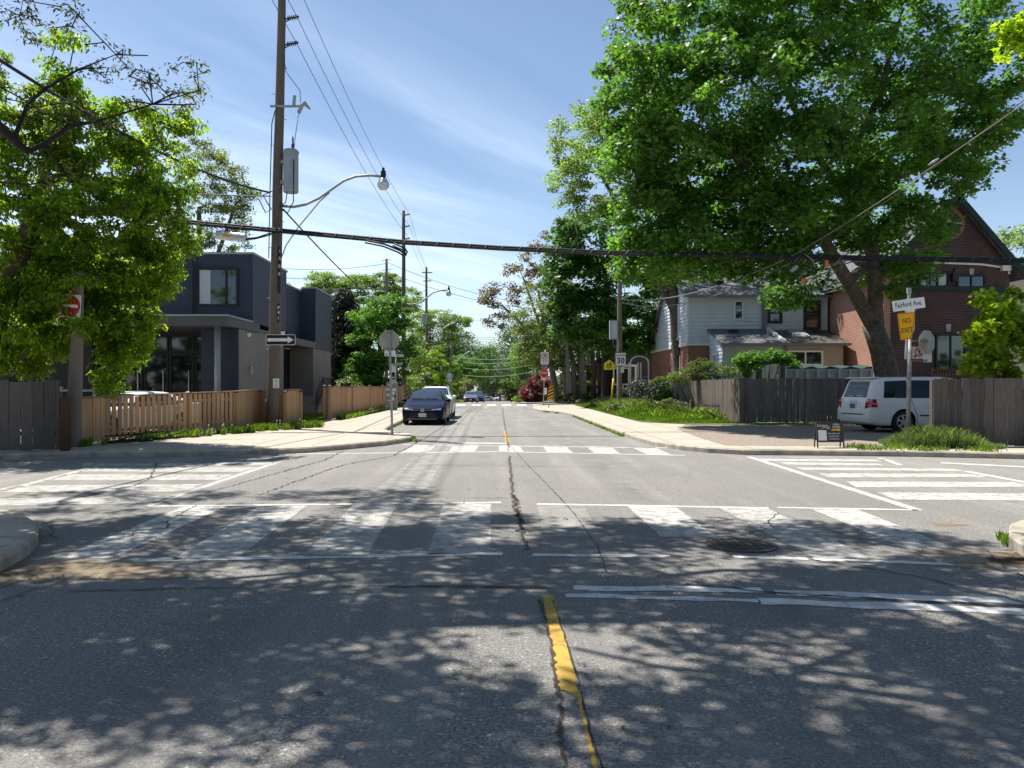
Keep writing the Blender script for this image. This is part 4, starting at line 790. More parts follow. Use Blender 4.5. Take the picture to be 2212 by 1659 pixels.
# ================================================================== FENCES AND YARD THINGS
def fence(name, label, pts, ht, bw_, gap, mat, post_mat, cap_mat=None, post_at=None, rail_top=True, jit=0.01, ztop=0.0, seed=1, pw=0.11, post_h=0.12, rail_mat=None, vary=0.0, cat='fence', base=H, top_dz=None):
    r = random.Random(seed); t = thing(name, (pts[0][0], pts[0][1], base), label, cat)
    boards = MB(); rails = MB()
    post_at = pts if post_at is None else post_at
    for i in range(len(pts)-1):
        a, b = Vector(pts[i]), Vector(pts[i+1]); d = b-a; L = d.length; d.normalize(); n = Vector((d.y, -d.x)); x = 0.02
        h0 = ht[i] if isinstance(ht, (list, tuple)) else ht; h1 = ht[i+1] if isinstance(ht, (list, tuple)) else ht
        gp_ = gap[i] if isinstance(gap, (list, tuple)) else gap; bwi = bw_[i] if isinstance(bw_, (list, tuple)) else bw_
        while x < L-0.02:
            w_ = min(bwi*r.uniform(1-vary, 1+vary), L-0.02-x); c = a+d*(x+w_/2); hh = h0+(h1-h0)*(x/L)+r.uniform(-jit, jit); off = r.uniform(-0.006, 0.006)
            til = r.uniform(-0.4, 0.4)*jit
            z0 = base+r.uniform(0.01, 0.05); cc = Vector((c.x+n.x*off, c.y+n.y*off, (z0+base+hh)/2)); up = Vector((d.x*til, d.y*til, 1)).normalized()
            boards.obox(cc, (d.x, d.y, 0), up, (n.x, n.y, 0), w_-0.004, base+hh-z0, 0.018); x += w_+gp_
        for zz in (0.25, 0.82):
            rails.beam((a.x-n.x*0.045, a.y-n.y*0.045, base+h0*zz), (b.x-n.x*0.045, b.y-n.y*0.045, base+h1*zz), 0.04, 0.09)
        if rail_top: rails.beam((a.x, a.y, base+h0+0.03), (b.x, b.y, base+h1+0.03), 0.12, 0.035)
    boards.build('boards', mat, t); rails.build('rail', rail_mat or mat, t)
    for (x, y) in post_at:
        hh = (ht[0] if isinstance(ht, (list, tuple)) else ht)+post_h
        m = MB(); m.bx(x-pw/2, x+pw/2, y-pw/2, y+pw/2, base-0.05, base+hh); p = m.build('post', post_mat, t)
        if cap_mat:
            m = MB(); c = pw/2+0.02; m.bx(x-c, x+c, y-c, y+c, base+hh+0.001, base+hh+0.03); m.v += [(x-c, y-c, base+hh+0.03), (x+c, y-c, base+hh+0.03), (x+c, y+c, base+hh+0.03), (x-c, y+c, base+hh+0.03), (x, y, base+hh+0.07)]
            k = len(m.v)-5; m.f += [(k, k+1, k+4), (k+1, k+2, k+4), (k+2, k+3, k+4), (k+3, k, k+4)]; m.build('post_cap', cap_mat, p)
    return t
MT['cap'] = flat('post_cap_black', (0.02, 0.018, 0.018))
fence('fence', 'old dark grey board fence in the shade at the left edge', [(-20, 15.9), (-9.85, 17.35)], 1.57, 0.235, 0.006, MT['greywood'], MT['greywood'], rail_top=False, jit=0.03, seed=3, post_at=[])
fence('fence', 'tan cedar fence with gapped boards and black post caps left of the utility pole', [(-10.55, 18.2), (-10.2, 20.3), (-9.2, 22.9), (-8.45, 24.85), (-8.55, 27.6), (-8.1, 27.45), (-7.45, 27.0), (-7.1, 27.7)], [1.14, 1.16, 1.22, 1.26, 1.3, 1.3, 1.3, 1.3], [0.095, 0.135, 0.135, 0.085, 0.12, 0.12, 0.075], [0.004, 0.06, 0.06, 0.003, 0.004, 0.02, 0.003], MT['cedar'], MT['cedar'], MT['cap'], post_at=[(-9.2, 22.88), (-8.45, 24.85), (-8.55, 27.6), (-7.45, 27.0), (-7.1, 27.7)], seed=5, rail_mat=MT['cedar_x'], post_h=0.1)
fence('fence', 'tan cedar privacy fence running along the pavement behind the stop sign', [(-7.45, 33.1), (-7.2, 33.0), (-7.15, 37.8), (-7.1, 42.6), (-7.1, 47.4), (-7.1, 52.6), (-7.1, 58.3)], 1.38, 0.115, 0.002, MT['cedar'], MT['cedar'], MT['cap'], seed=6, rail_mat=MT['cedar_x'], post_h=0.06)
fence('fence', 'low black iron railing behind the cedar privacy fence', [(-9.1, 44.9), (-9.2, 58)], 1.6, 0.03, 0.12, MT['blackpaint'], MT['blackpaint'], seed=7, post_h=0.02)
fence('fence', 'silvery board fence turning the corner below the clapboard house', [(9.45, 42), (9.42, 38), (9.38, 33.6), (9.35, 29.9), (14.5, 30.6)], [1.62, 1.68, 1.74, 1.74, 1.74], 0.14, 0.006, MT['palewood'], MT['palewood'], post_at=[(9.42, 29.82)], rail_top=False, jit=0.035, seed=8, pw=0.16, post_h=0.14, vary=0.12)
fence('fence', 'grey weathered board fence at the right edge behind the tuft of weeds', [(10.6, 18.75), (16.5, 18.0), (24, 17.4)], [1.64, 1.66, 1.7], 0.17, 0.006, MT['greywood'], MT['greywood'], post_at=[(10.68, 18.86)], rail_top=False, jit=0.02, seed=9, pw=0.12, post_h=-0.03, vary=0.15)
o = fence('fence', 'low wire and wood garden fence overgrown with weeds by the grass verge', [(7.35, 44.5), (7.6, 38.2), (8.6, 34.2), (9.3, 32.5)], [0.42, 0.42, 0.4, 0.4], 0.05, 0.13, MT['palewood'], MT['palewood'], post_at=[(7.6, 38.1), (8.6, 34.1)], rail_top=False, jit=0.03, seed=10, pw=0.14, post_h=0.1, base=0.42)
# small tall post on the left edge of the picket fence
mb = MB(); mb.bx(-9.83, -9.68, 17.28, 17.45, H, 1.36); mb.v += []; tag(mb.build('fence_post', MT['darkwood']), 'dark reddish brown post between the grey fence and the sign pole', 'post')
# pale deck railing behind the cedar fence
t = thing('deck_railing', (-17.5, 29, H), 'pale grey deck railing behind the sloping cedar fence', 'railing')
mb = MB()
for px0 in (132, 205, 258): a = at(px0, 838, 29); mb.bx(a[0]-0.06, a[0]+0.06, 28.94, 29.06, H, a[2]+0.05)
mb.build('post', MT['stone'], t)
mb = MB(); a, b = at(100, 843, 29), at(262, 843, 29); mb.bx(a[0], b[0], 28.96, 29.04, a[2]-0.05, a[2]+0.03); mb.bx(a[0], b[0], 28.965, 29.035, a[2]-0.75, a[2]-0.7)
mb.build('rail', MT['stone'], t)
mb = MB()
for k in range(20): xk = a[0]+(b[0]-a[0])*(k+0.5)/20; mb.beam((xk, 29, a[2]-0.7), (xk, 29, a[2]-0.05), 0.02)
mb.build('baluster', MT['blackpaint'], t)
# folded metal bed frame lying at the foot of the fence
t = MB()
for k in range(7):
    a = Vector((-9.9+0.2*k, 19.3+0.42*k*0.62, 0.18+0.02*(k % 3)))
    t.tube([a, a+Vector((0.5, 0.75, 0.12*(1 if k % 2 else -0.6)+0.08))], 0.014, 5)
t.tube([(-9.9, 19.2, 0.2), (-8.95, 21.3, 0.2)], 0.02, 6); t.tube([(-9.75, 19.1, 0.34), (-8.8, 21.2, 0.36)], 0.02, 6); t.tube([(-9.7, 19.05, 0.17), (-8.75, 21.1, 0.17)], 0.02, 6)
tag(t.build('folded_bed_frame', MT['trim']), 'black folded metal frame lying at the foot of the cedar fence', 'metal frame')
# pergola and plant boxes behind the silvery fence
t = thing('pergola', (12, 33, H), 'rough wooden pergola overgrown with vines behind the board fence', 'pergola')
for px0 in (1640, 1690): 
    a = at(px0, 795, 33); mb = MB(); mb.bx(a[0]-0.08, a[0]+0.08, 32.9, 33.1, H, a[2]+0.45); mb.build('post', MT['palewood'], t)
mb = MB(); mb.beam(at(1632, 789, 33), at(1692, 775, 33), 0.16, 0.2); mb.beam(at(1640, 780, 34.5), at(1700, 772, 34.5), 0.14, 0.16); mb.build('beam', MT['palewood'], t)
t = thing('storage_bin', (14, 33.2, H), 'pale grey ribbed plastic bins with dark green cover behind the board fence', 'storage bin')
a, b = at(1697, 820, 33.3), at(1882, 797, 33.3)
mb = MB(); mb.bx(a[0], b[0], 33.3, 34.3, 1.2, b[2]); mb.build('body', MT['trafo'], t)
mb = MB()
for k in range(9): xk = a[0]+(b[0]-a[0])*k/8; mb.bx(xk-0.06, xk+0.06, 33.24, 33.298, 1.6, b[2]+0.0)
mb.bx(a[0]-0.05, b[0], 33.255, 33.299, b[2]-0.08, b[2]-0.005); mb.build('rib', flat('grey_plastic', (0.42, 0.45, 0.47)), t)
mb = MB()
for k in range(16):
    xa, xb = a[0]+(b[0]-a[0])*k/16, a[0]+(b[0]-a[0])*(k+1)/16; za, zb_ = b[2]+0.06+0.05*math.sin(k*1.7), b[2]+0.06+0.05*math.sin(k*1.7+1.7)
    mb.quad((xa, 33.2, b[2]+0.004), (xb, 33.2, b[2]+0.004), (xb, 33.2, zb_), (xa, 33.2, za)); mb.quad((xa, 33.2, za), (xb, 33.2, zb_), (xb, 34.4, zb_+0.1), (xa, 34.4, za+0.1))
mb.build('cover', flat('dark_green_tarp', (0.02, 0.05, 0.045), 0.7), t)
mb = MB(); a = at(1685, 800, 33.1); mb.bx(a[0]-0.1, a[0]+0.25, 33.0, 33.2, 1.3, a[2]+0.2); tag(mb.build('planter_box', MT['siding']), 'small pale box standing beside the pergola post', 'box')
# white lattice garden arch
t = thing('garden_arch', (9.2, 50, 0.3), 'white lattice garden arch beside the clapboard house', 'garden arch')
ax0, ax1 = at(1362, 0, 50)[0], at(1401, 0, 50)[0]; za = at(0, 785, 50)[2]
for xk in (ax0, ax1):
    mb = MB(); s_ = 0.5 if xk == ax0 else -0.5
    for k in range(-6, 14):
        for sg in (1, -1):
            p = []
            for i in range(9):
                q = i/8; zz = 0.9+(za-0.9)*q; xo = (k*0.12+sg*(zz-0.9)) % 99
                if 0 <= k*0.12+sg*(zz-0.9)-0 <= 0.5: p.append((xk+math.copysign(k*0.12+sg*(zz-0.9), s_), 50+0.01*sg, zz))
            if len(p) > 1: mb.beam(p[0], p[-1], 0.03, 0.012)
    mb.bx(min(xk, xk+s_), max(xk, xk+s_), 49.95, 50.05, 0.85, 0.92)
    for xo in (0, s_): mb.bx(xk+xo-0.035, xk+xo+0.035, 49.94, 50.06, 0.3, za+0.06)
    mb.build('lattice_panel', MT['whitepaint'], t)
mb = MB(); mb.tube([(ax0+(ax1-ax0)*(0.5-0.5*math.cos(k*math.pi/14)), 50, za+0.05+0.42*math.sin(k*math.pi/14)) for k in range(15)], 0.05, 6); mb.tube([(ax0-0.25, 50, za-0.15), (ax0, 50, za+0.05)], 0.05, 6); mb.build('arch', MT['whitepaint'], t)
fence('fence', 'short white picket fence beside the garden arch', [(7.9, 48.6), (9.0, 48.2)], 0.75, 0.06, 0.07, MT['whitepaint'], MT['whitepaint'], rail_top=False, jit=0.0, base=0.75, post_at=[(7.9, 48.6)], pw=0.09)
# dry stone wall across the far junction
t = MB(); r = random.Random(12)
for k in range(150):
    x = r.uniform(7.6, 12.2); row = r.randint(0, 3); y = 71.2+0.12*row; z = 0.12+row*0.22
    n_ = 7; s1, s2, s3 = r.uniform(0.12, 0.28), r.uniform(0.12, 0.2), r.uniform(0.08, 0.14); b = len(t.v)
    for j, (rr, zz) in enumerate(((0.75, -1), (1.0, -0.2), (0.9, 0.6), (0.5, 1))):
        for i in range(n_): a_ = 2*math.pi*i/n_+j*0.2; q = rr*r.uniform(0.85, 1.15); t.v.append((x+math.cos(a_)*s1*q, y+math.sin(a_)*s2*q, z+zz*s3+s3))
    for j in range(3):
        for i in range(n_): t.f.append((b+j*n_+i, b+j*n_+(i+1) % n_, b+(j+1)*n_+(i+1) % n_, b+(j+1)*n_+i))
    t.f.append(tuple(b+3*n_+i for i in range(n_)))
tag(t.build('stone_wall', plain('rubble_stone', (0.20, 0.19, 0.18), 0.95, 0.4, 3, island=0.6)), 'low dry stone wall across the far junction on the right', 'wall')
# ================================================================== TREES AND PLANTS
def leaf_mesh(name, C, mat, parent, size, asp, seed, per, rad, flat_=0.55, droop=0.35, up=0.55, shape='kite', fold=0.25, szvar=0.45):
    """C: cluster centres (n,3) with weight radius; makes per leaves round each"""
    rs = np.random.RandomState(seed); n = len(C); N = n*per
    c = np.repeat(np.asarray(C, float), per, 0)
    d = rs.normal(size=(N, 3)); d /= np.linalg.norm(d, axis=1)[:, None]+1e-9
    rr = rs.rand(N, 1)**0.45; rk = np.repeat(rad*rs.uniform(0.65, 1.3, n), per)[:, None]
    off = d*rr*rk; off[:, 2] *= flat_
    p = c+off
    nrm = rs.normal(size=(N, 3))*0.6+d*0.5; nrm[:, 2] = np.abs(nrm[:, 2])*0.7+up; nrm /= np.linalg.norm(nrm, axis=1)[:, None]
    t = rs.normal(size=(N, 3))+d*0.8; t[:, 2] -= droop*1.5; t -= nrm*(t*nrm).sum(1)[:, None]; t /= np.linalg.norm(t, axis=1)[:, None]+1e-9
    b = np.cross(nrm, t); s = size*(1+szvar*(rs.rand(N, 1)*2-1))
    if shape == 'kite':
        V = np.stack([p-t*s*0.5, p+b*s*asp*0.5+nrm*s*fold*0.3-t*s*0.05, p+t*s*0.5-nrm*s*fold*0.35, p-b*s*asp*0.5+nrm*s*fold*0.3-t*s*0.05], 1); k = 4
    elif shape == 'maple':
        o = [(-0.5, 0), (-0.28, 0.42), (0.02, 0.22), (0.14, 0.55), (0.22, 0.16), (0.55, 0), (0.22, -0.16), (0.14, -0.55), (0.02, -0.22), (-0.28, -0.42)]
        V = np.stack([p+t*s*a+b*s*q*asp+nrm*s*(-fold*abs(q)) for a, q in o], 1); k = len(o)
    else:                                             # a long drooping blade
        V = np.stack([p, p+b*s*asp*0.5+t*s*0.4, p+t*s-np.array([0, 0, 1])*s*fold, p-b*s*asp*0.5+t*s*0.4], 1); k = 4
    V = V.reshape(-1, 3)
    o = ORG.get(parent.name, Vector((0, 0, 0))) if parent is not None else Vector((float(V[:, 0].mean()), float(V[:, 1].mean()), float(V[:, 2].min())))
    V = V-np.array(o)
    me = bpy.data.meshes.new(name); me.vertices.add(N*k); me.vertices.foreach_set('co', V.astype(np.float32).ravel())
    me.loops.add(N*k); me.loops.foreach_set('vertex_index', np.arange(N*k, dtype=np.int32)); me.polygons.add(N)
    me.polygons.foreach_set('loop_start', np.arange(0, N*k, k, dtype=np.int32)); me.polygons.foreach_set('loop_total', np.full(N, k, dtype=np.int32))
    me.materials.append(mat); me.update(calc_edges=True)
    ob = bpy.data.objects.new(name, me); COL.objects.link(ob)
    if parent is not None: ob.parent = parent
    else: ob.location = o
    ORG[ob.name] = o; return ob
def sample_blobs(blobs, rs, shell=0.5):
    out = []
    for (c, r, n) in blobs:
        r = r if isinstance(r, (tuple, list)) else (r, r, r)
        for _ in range(n):
            d = rs.normal(size=3); d /= np.linalg.norm(d); q = rs.rand()**(1/3.0); q = shell*(0.7+0.3*q)+(1-shell)*q
            out.append(np.array(c)+d*q*np.array(r))
    return out
def skeleton(trunks, pts, seed, tip=0.012, base=None, n_side=6, wig=0.12, seg=0.8):
    """grow limbs from the trunk polylines to every cluster; radii follow the pipe model"""
    rs = np.random.RandomState(seed); nodes = []; par = []; rad0 = []; roots = []
    for tr in trunks:
        prev = -1
        if nodes:                                   # join to the nearest existing node
            q = np.array(tr[0][:3]); prev = int(np.argmin([np.linalg.norm(np.array(n)-q) for n in nodes]))
        for a, b in zip(tr, tr[1:]):
            L = np.linalg.norm(np.array(b[:3])-np.array(a[:3])); k = max(1, int(L/0.5))
            for i in range(k):
                f = i/k; nodes.append(np.array(a[:3])*(1-f)+np.array(b[:3])*f); par.append(prev); rad0.append(a[3]*(1-f)+b[3]*f); prev = len(nodes)-1
        nodes.append(np.array(tr[-1][:3])); par.append(prev); rad0.append(tr[-1][3])
    nt = len(nodes); start = nodes[0]
    order = sorted(range(len(pts)), key=lambda i: np.linalg.norm(pts[i]-nodes[nt-1])+rs.rand()*0.3)
    ends = []
    for i in order:
        q = pts[i]; A = np.array(nodes); dd = np.linalg.norm(A-q, axis=1); dz = np.maximum(0, A[:, 2]-q[2]); cost = dd+0.7*dz
        cost[:max(1, nt//4)] += 3.0
        j = int(np.argmin(cost)); a = nodes[j]; L = np.linalg.norm(q-a); k = max(1, int(L/seg)); prev = j
        dirp = a-nodes[par[j]] if par[j] >= 0 else np.array([0, 0, 1.0]); dirp = dirp/(np.linalg.norm(dirp)+1e-9)*L*0.35
        for m in range(1, k+1):
            f = m/k; c1 = a+dirp; p = a*(1-f)**2+2*c1*f*(1-f)*0.5+2*((a+q)/2)*f*(1-f)*0.5+q*f*f
            if m < k: p = p+rs.normal(size=3)*wig*min(1, L)*0.5
            nodes.append(p); par.append(prev); rad0.append(0); prev = len(nodes)-1
        ends.append(prev)
    n = len(nodes); area = np.zeros(n); ch = [[] for _ in range(n)]
    for i in range(n):
        if par[i] >= 0: ch[par[i]].append(i)
    rad = np.zeros(n)
    for i in range(n-1, -1, -1):
        a = sum(rad[c]**2.25 for c in ch[i]) if ch[i] else tip**2.25
        rad[i] = max(a**(1/2.25), tip)
    for i in range(nt): rad[i] = rad0[i] if rad0[i] > 0 else rad[i]
    for i in range(nt, n): rad[i] = min(rad[i], rad[par[i]]*0.92)
    mb = MB(); done = set()
    stack = [i for i in range(n) if par[i] < 0]
    while stack:
        s0 = stack.pop(); chain = [s0]; 
        if par[s0] >= 0: chain = [par[s0], s0]
        cur = s0
        while ch[cur]:
            c = sorted(ch[cur], key=lambda i: -rad[i]); stack += c[1:]; cur = c[0]; chain.append(cur)
        rr = [rad[i] for i in chain]
        if par[s0] >= 0: rr[0] = min(rr[0], rr[1]*1.25)
        ns = 10 if max(rr) > 0.15 else (n_side if max(rr) > 0.03 else 4)
        mb.tube([nodes[i] for i in chain], rr, ns, cap=False)
    return mb
def tree(name, label, base, trunks, blobs, leaf, bark, size, per, rad, seed, asp=0.7, flat_=0.55, droop=0.35, up=0.55, shape='kite', shell=0.6, tip=0.012, group=None, wig=0.12, seg=0.8, cat='tree', fold=0.25, extra=None, limbs=True, skel_keep=1.0):
    rs = np.random.RandomState(seed); t = thing(name, base, label, cat, group)
    pts = sample_blobs(blobs, rs, shell); ep = sample_blobs(extra[0], rs, shell) if extra else []
    sk = skeleton(trunks, [p for p in pts if rs.rand() < skel_keep]+ep, seed+1, tip=tip, wig=wig, seg=seg)
    if extra: leaf_mesh('young_leaves', ep, MT[leaf], t, extra[2], 0.35, seed+7, extra[1], extra[3], 0.6, 0.5, 0.5)
    sk.build('trunk', MT[bark], t, smooth=True)
    leaf_mesh('crown', pts, MT[leaf], t, size, asp, seed+2, per, rad, flat_, droop, up, shape, fold)
    return t
def B(px, py, Y, r, n): 
    """a foliage mass whose middle is measured at (px, py) for depth Y; r in metres"""
    return (at(px, py, Y), r, n)
def T(*pts): return [(*at(px, py, Y), r) for px, py, Y, r in pts]
# ---- big maple on the right
tr = [[(*at(1925, 960, 30), 0.62), (*at(1922, 840, 30), 0.47), (*at(1905, 760, 30), 0.42), (*at(1884, 700, 30), 0.38)],
      T((1884, 700, 30, 0.30), (1845, 630, 29.6, 0.26), (1805, 565, 29, 0.24), (1770, 500, 28.5, 0.21), (1735, 455, 28, 0.16), (1640, 380, 27, 0.12), (1540, 300, 26.5, 0.09), (1440, 250, 26.5, 0.05)),
      T((1886, 560, 29.6, 0.17), (1860, 500, 30.5, 0.17), (1830, 430, 31, 0.16), (1760, 330, 31, 0.14), (1700, 200, 31, 0.1), (1650, 60, 31, 0.06)),
      T((1893, 712, 30, 0.30), (1891, 660, 29.8, 0.27), (1889, 600, 29.6, 0.25), (1884, 510, 29.5, 0.21), (1850, 430, 29, 0.17), (1830, 360, 29, 0.12), (1900, 200, 29, 0.1), (1950, 20, 29, 0.05)),
      T((1850, 430, 29, 0.12), (1950, 380, 29.5, 0.1), (2060, 330, 30, 0.07), (2160, 300, 30, 0.04)),
      T((1830, 450, 31, 0.13), (1700, 440, 30, 0.10), (1560, 430, 29, 0.07), (1420, 420, 28.5, 0.04))]
bl = [B(1485, 80, 27.5, (2.4, 3.5, 2.0), 40), B(1620, 40, 28, (3.2, 4, 2.2), 50), B(1800, 50, 29, (3.2, 4, 2.4), 48), B(1990, 80, 30, (2.7, 3.5, 2.4), 40), B(2090, 170, 30.5, (2.3, 3.2, 1.9), 34),
      B(1385, 205, 27, (1.5, 3, 1.5), 30), B(1500, 240, 27, (2.6, 4, 1.9), 44), B(1680, 200, 26, (3.0, 3, 2.2), 44), B(1860, 220, 27, (3, 3, 2.2), 40), B(2010, 270, 30, (2.6, 3.5, 2.0), 38),
      B(1400, 340, 27.5, (1.5, 2.6, 1.6), 28), B(1500, 380, 28, (2.4, 3.4, 1.7), 34), B(1640, 360, 30, (2.2, 4, 1.5), 22), B(1960, 400, 31, (2.4, 3.5, 1.6), 30), B(2090, 330, 30.5, (1.5, 2.5, 1.5), 20), B(2060, 250, 30, (2.2, 2.6, 1.6), 22),
      B(1422, 465, 28, (1.4, 2.6, 1.5), 24), B(1520, 500, 28.5, (2.0, 3, 1.4), 28), B(1640, 500, 28.5, (1.8, 3, 1.2), 24), B(1700, 560, 29, (1.3, 2.5, 0.7), 12), B(1400, 555, 28, (1.0, 2, 1.0), 16), B(1955, 520, 30, (1.3, 2.5, 1.4), 20), B(1930, 600, 30, (0.9, 1.6, 0.7), 10), B(1800, 400, 31.5, (2.4, 3.4, 1.4), 24), B(1800, 560, 32, (1.8, 2, 1.2), 16), B(1720, 640, 32.5, (1.0, 1.2, 0.55), 9), B(1620, 570, 29, (1.5, 2, 0.5), 12), B(1530, 575, 30, (1.4, 2, 0.45), 10), B(1460, 530, 28, (1.5, 2.4, 1.0), 16), B(1700, 470, 27.5, (1.5, 2, 1.0), 14), B(1780, 470, 28, (1.6, 2, 1.0), 16), B(1600, 440, 28, (2, 2.4, 1.0), 18), B(1880, 470, 28.4, (1.3, 1.6, 1.0), 12), B(1700, 330, 26.5, (2, 2, 1.2), 16), B(1880, 330, 27.5, (2, 2, 1.4), 16),
      B(1950, -130, 30, (4, 5, 2.6), 50), B(1650, -150, 29, (4, 5, 2.6), 50), B(1500, -60, 28, (2.6, 4, 1.8), 30)]
tree('maple_tree', 'huge spreading green maple with forked brown trunk behind the white minivan', at(1925, 960, 30), tr, [(c, r, int(n*1.12)) for c, r, n in bl], 'leaf_maple', 'bark', 0.168, 135, 0.70, 11, asp=0.85, shape='maple', droop=0.5, up=0.5, flat_=0.55, shell=0.75, tip=0.014)
# ---- trees behind it
def simple(name, label, px, pyb, Y, r0, blobs, leaf, bark, size, per, rad, seed, top=None, fork=None, **k):
    b = at(px, pyb, Y); tpx, tpy = top or (px, pyb-200); m = at(px+(tpx-px)*0.5, pyb+(tpy-pyb)*0.5, Y)
    tr = [[(*b, r0), (*m, r0*0.72), (*at(tpx, tpy, Y), r0*0.35)]]
    for f in (fork or []): tr.append([(*m, r0*0.5), (*at(f[0], f[1], Y+f[2]), r0*0.22)])
    return tree(name, label, b, tr, blobs, leaf, bark, size, per, rad, seed, **k)
simple('tree', 'open crowned pale green tree behind the left flank of the big maple', 1475, 870, 44, 0.42, [B(1260, 300, 44, (1.9, 3, 1.7), 34), B(1225, 400, 44, (1.1, 2, 1.1), 20), B(1300, 380, 44, (2.0, 3, 2.0), 34), B(1310, 260, 44, (1.3, 2, 1.0), 16), B(1400, 330, 45, (3, 4, 3), 40), B(1540, 420, 46, (4, 4, 2), 40), B(1270, 450, 44, (1.2, 2, 0.8), 12)], 'leaf_pale', 'bark', 0.17, 90, 0.62, 21, top=(1440, 480), fork=[(1300, 380, 0), (1540, 450, 0), (1360, 330, 1)], asp=0.6, skel_keep=1)
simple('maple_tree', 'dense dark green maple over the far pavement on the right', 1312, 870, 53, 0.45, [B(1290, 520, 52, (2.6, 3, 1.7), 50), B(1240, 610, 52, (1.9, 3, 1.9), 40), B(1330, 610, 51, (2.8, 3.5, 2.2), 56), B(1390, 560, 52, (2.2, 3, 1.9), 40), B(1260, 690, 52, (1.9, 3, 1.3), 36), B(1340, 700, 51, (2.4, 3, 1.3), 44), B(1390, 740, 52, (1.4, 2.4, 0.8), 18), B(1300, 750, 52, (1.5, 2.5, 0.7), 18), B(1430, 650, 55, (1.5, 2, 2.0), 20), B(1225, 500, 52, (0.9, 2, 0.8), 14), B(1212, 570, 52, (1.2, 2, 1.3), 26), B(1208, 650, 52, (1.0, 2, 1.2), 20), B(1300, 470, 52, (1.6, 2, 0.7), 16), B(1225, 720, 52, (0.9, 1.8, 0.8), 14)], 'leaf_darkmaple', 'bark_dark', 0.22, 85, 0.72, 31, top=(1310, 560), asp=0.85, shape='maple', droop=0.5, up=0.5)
simple('tree', 'sparse bronze leaved tree leaning over the far end of the street', 1205, 872, 72, 0.35, [B(1085, 640, 72, (2.0, 2.4, 1.3), 34), B(1130, 600, 72, (2.3, 2.6, 1.5), 36), B(1165, 560, 72, (1.9, 2, 1.5), 26), B(1075, 690, 72, (1.3, 2, 0.8), 16), B(1185, 520, 72, (1.2, 1.6, 0.9), 10), B(1050, 640, 72, (0.7, 1.5, 0.8), 9)], 'leaf_brown', 'bark_pale', 0.19, 42, 0.62, 41, top=(1165, 640), fork=[(1085, 660, 0), (1130, 600, 0)], asp=0.8, tip=0.016)
for k, (px0, pb, yy, bl, lab) in enumerate([
    (1262, 850, 66, [B(1200, 690, 66, (2.0, 2.6, 2.0), 44), B(1190, 770, 66, (1.8, 2.4, 1.2), 34), B(1240, 720, 66, (1.6, 2.4, 1.8), 26), B(1225, 660, 67, (2.2, 2.4, 1.6), 40), B(1250, 770, 68, (1.8, 2, 0.9), 26), B(1180, 640, 68, (1.8, 2, 1.5), 30), B(1215, 600, 68, (2, 2, 1.3), 26)], 'leafy olive green tree with leaning grey trunk behind the stop sign'),
    (1230, 850, 64, [B(1160, 760, 65, (1.8, 2, 1.3), 30), B(1145, 700, 66, (2.0, 2, 1.6), 30)], 'olive green tree overhanging the red leaved shrub')]):
    simple('tree', lab, px0, pb, yy, 0.24, bl, 'leaf_olive', 'bark_pale', 0.17, 105, 0.66, 51+k, top=(px0-8, 720), asp=0.6, skel_keep=0.6, group='olive green trees by the far junction')
r = random.Random(5)
for k, (px0, lean) in enumerate([(1216, -14), (1236, -6), (1247, 2), (1275, 3), (1289, 1)]):
    b = at(px0+8, 862, 67); mb = MB(); tp = at(px0+lean, 735, 67); md = at(px0+6+lean*0.3, 800, 67)
    mb.tube([b, md, tp], [0.26, 0.2, 0.16], 9); t = thing('tree', b, ['grey leaning trunk nearest the red shrub', 'slender grey trunk beside the leaning one', 'straight grey trunk in the middle of the row', 'dark straight trunk behind the stone wall', 'dark trunk beside the shaded porch'][k]+', dark leaves above', 'tree', 'row of trunks by the far junction')
    mb.build('trunk', MT['bark_pale' if k < 3 else 'bark'], t, smooth=True); leaf_mesh('crown', sample_blobs([(at(px0+lean, 725, 67), (1.3, 1.5, 0.9), 20)], np.random.RandomState(70+k)), MT['leaf_olive'], t, 0.2, 0.7, 80+k, 80, 0.6)
# ---- left middle distance
def conifer(name, label, px, pyb, pyt, Y, rmax, seed):
    rs = np.random.RandomState(seed); b = Vector(at(px, pyb, Y)); tp = Vector(at(px, pyt, Y)); t = thing(name, b, label, 'tree'); Ht = tp.z-b.z
    mb = MB(); mb.tube([b, (b+tp)/2, tp], [0.26, 0.15, 0.03], 8); C = []
    for i in range(230):
        f = 0.06+0.92*rs.rand()**0.9; a = rs.rand()*6.283; L = rmax*(1-f)**0.75*(0.75+0.35*rs.rand())
        s = b+(tp-b)*f; e = s+Vector((math.cos(a)*L, math.sin(a)*L, -L*0.18)); mb.tube([s, (s+e)/2+Vector((0, 0, 0.1)), e], [0.035, 0.025, 0.01], 4, cap=False)
        for q in np.arange(0.35, 1.01, 0.16): p = s+(e-s)*q; C.append((p.x, p.y, p.z-0.08))
    mb.build('trunk', MT['bark_dark'], t); leaf_mesh('crown', C, MT['leaf_spruce'], t, 0.24, 0.3, seed+1, 38, 0.42, 0.8, 0.9, 0.1, 'blade', 0.25); return t
conifer('spruce_tree', 'dark brown green spruce beside the dark blue house', 742, 872, 622, 57, 3.6, 61)
conifer('spruce_tree', 'second dark spruce tucked close behind the blue house wall', 706, 872, 660, 62, 3.0, 63)
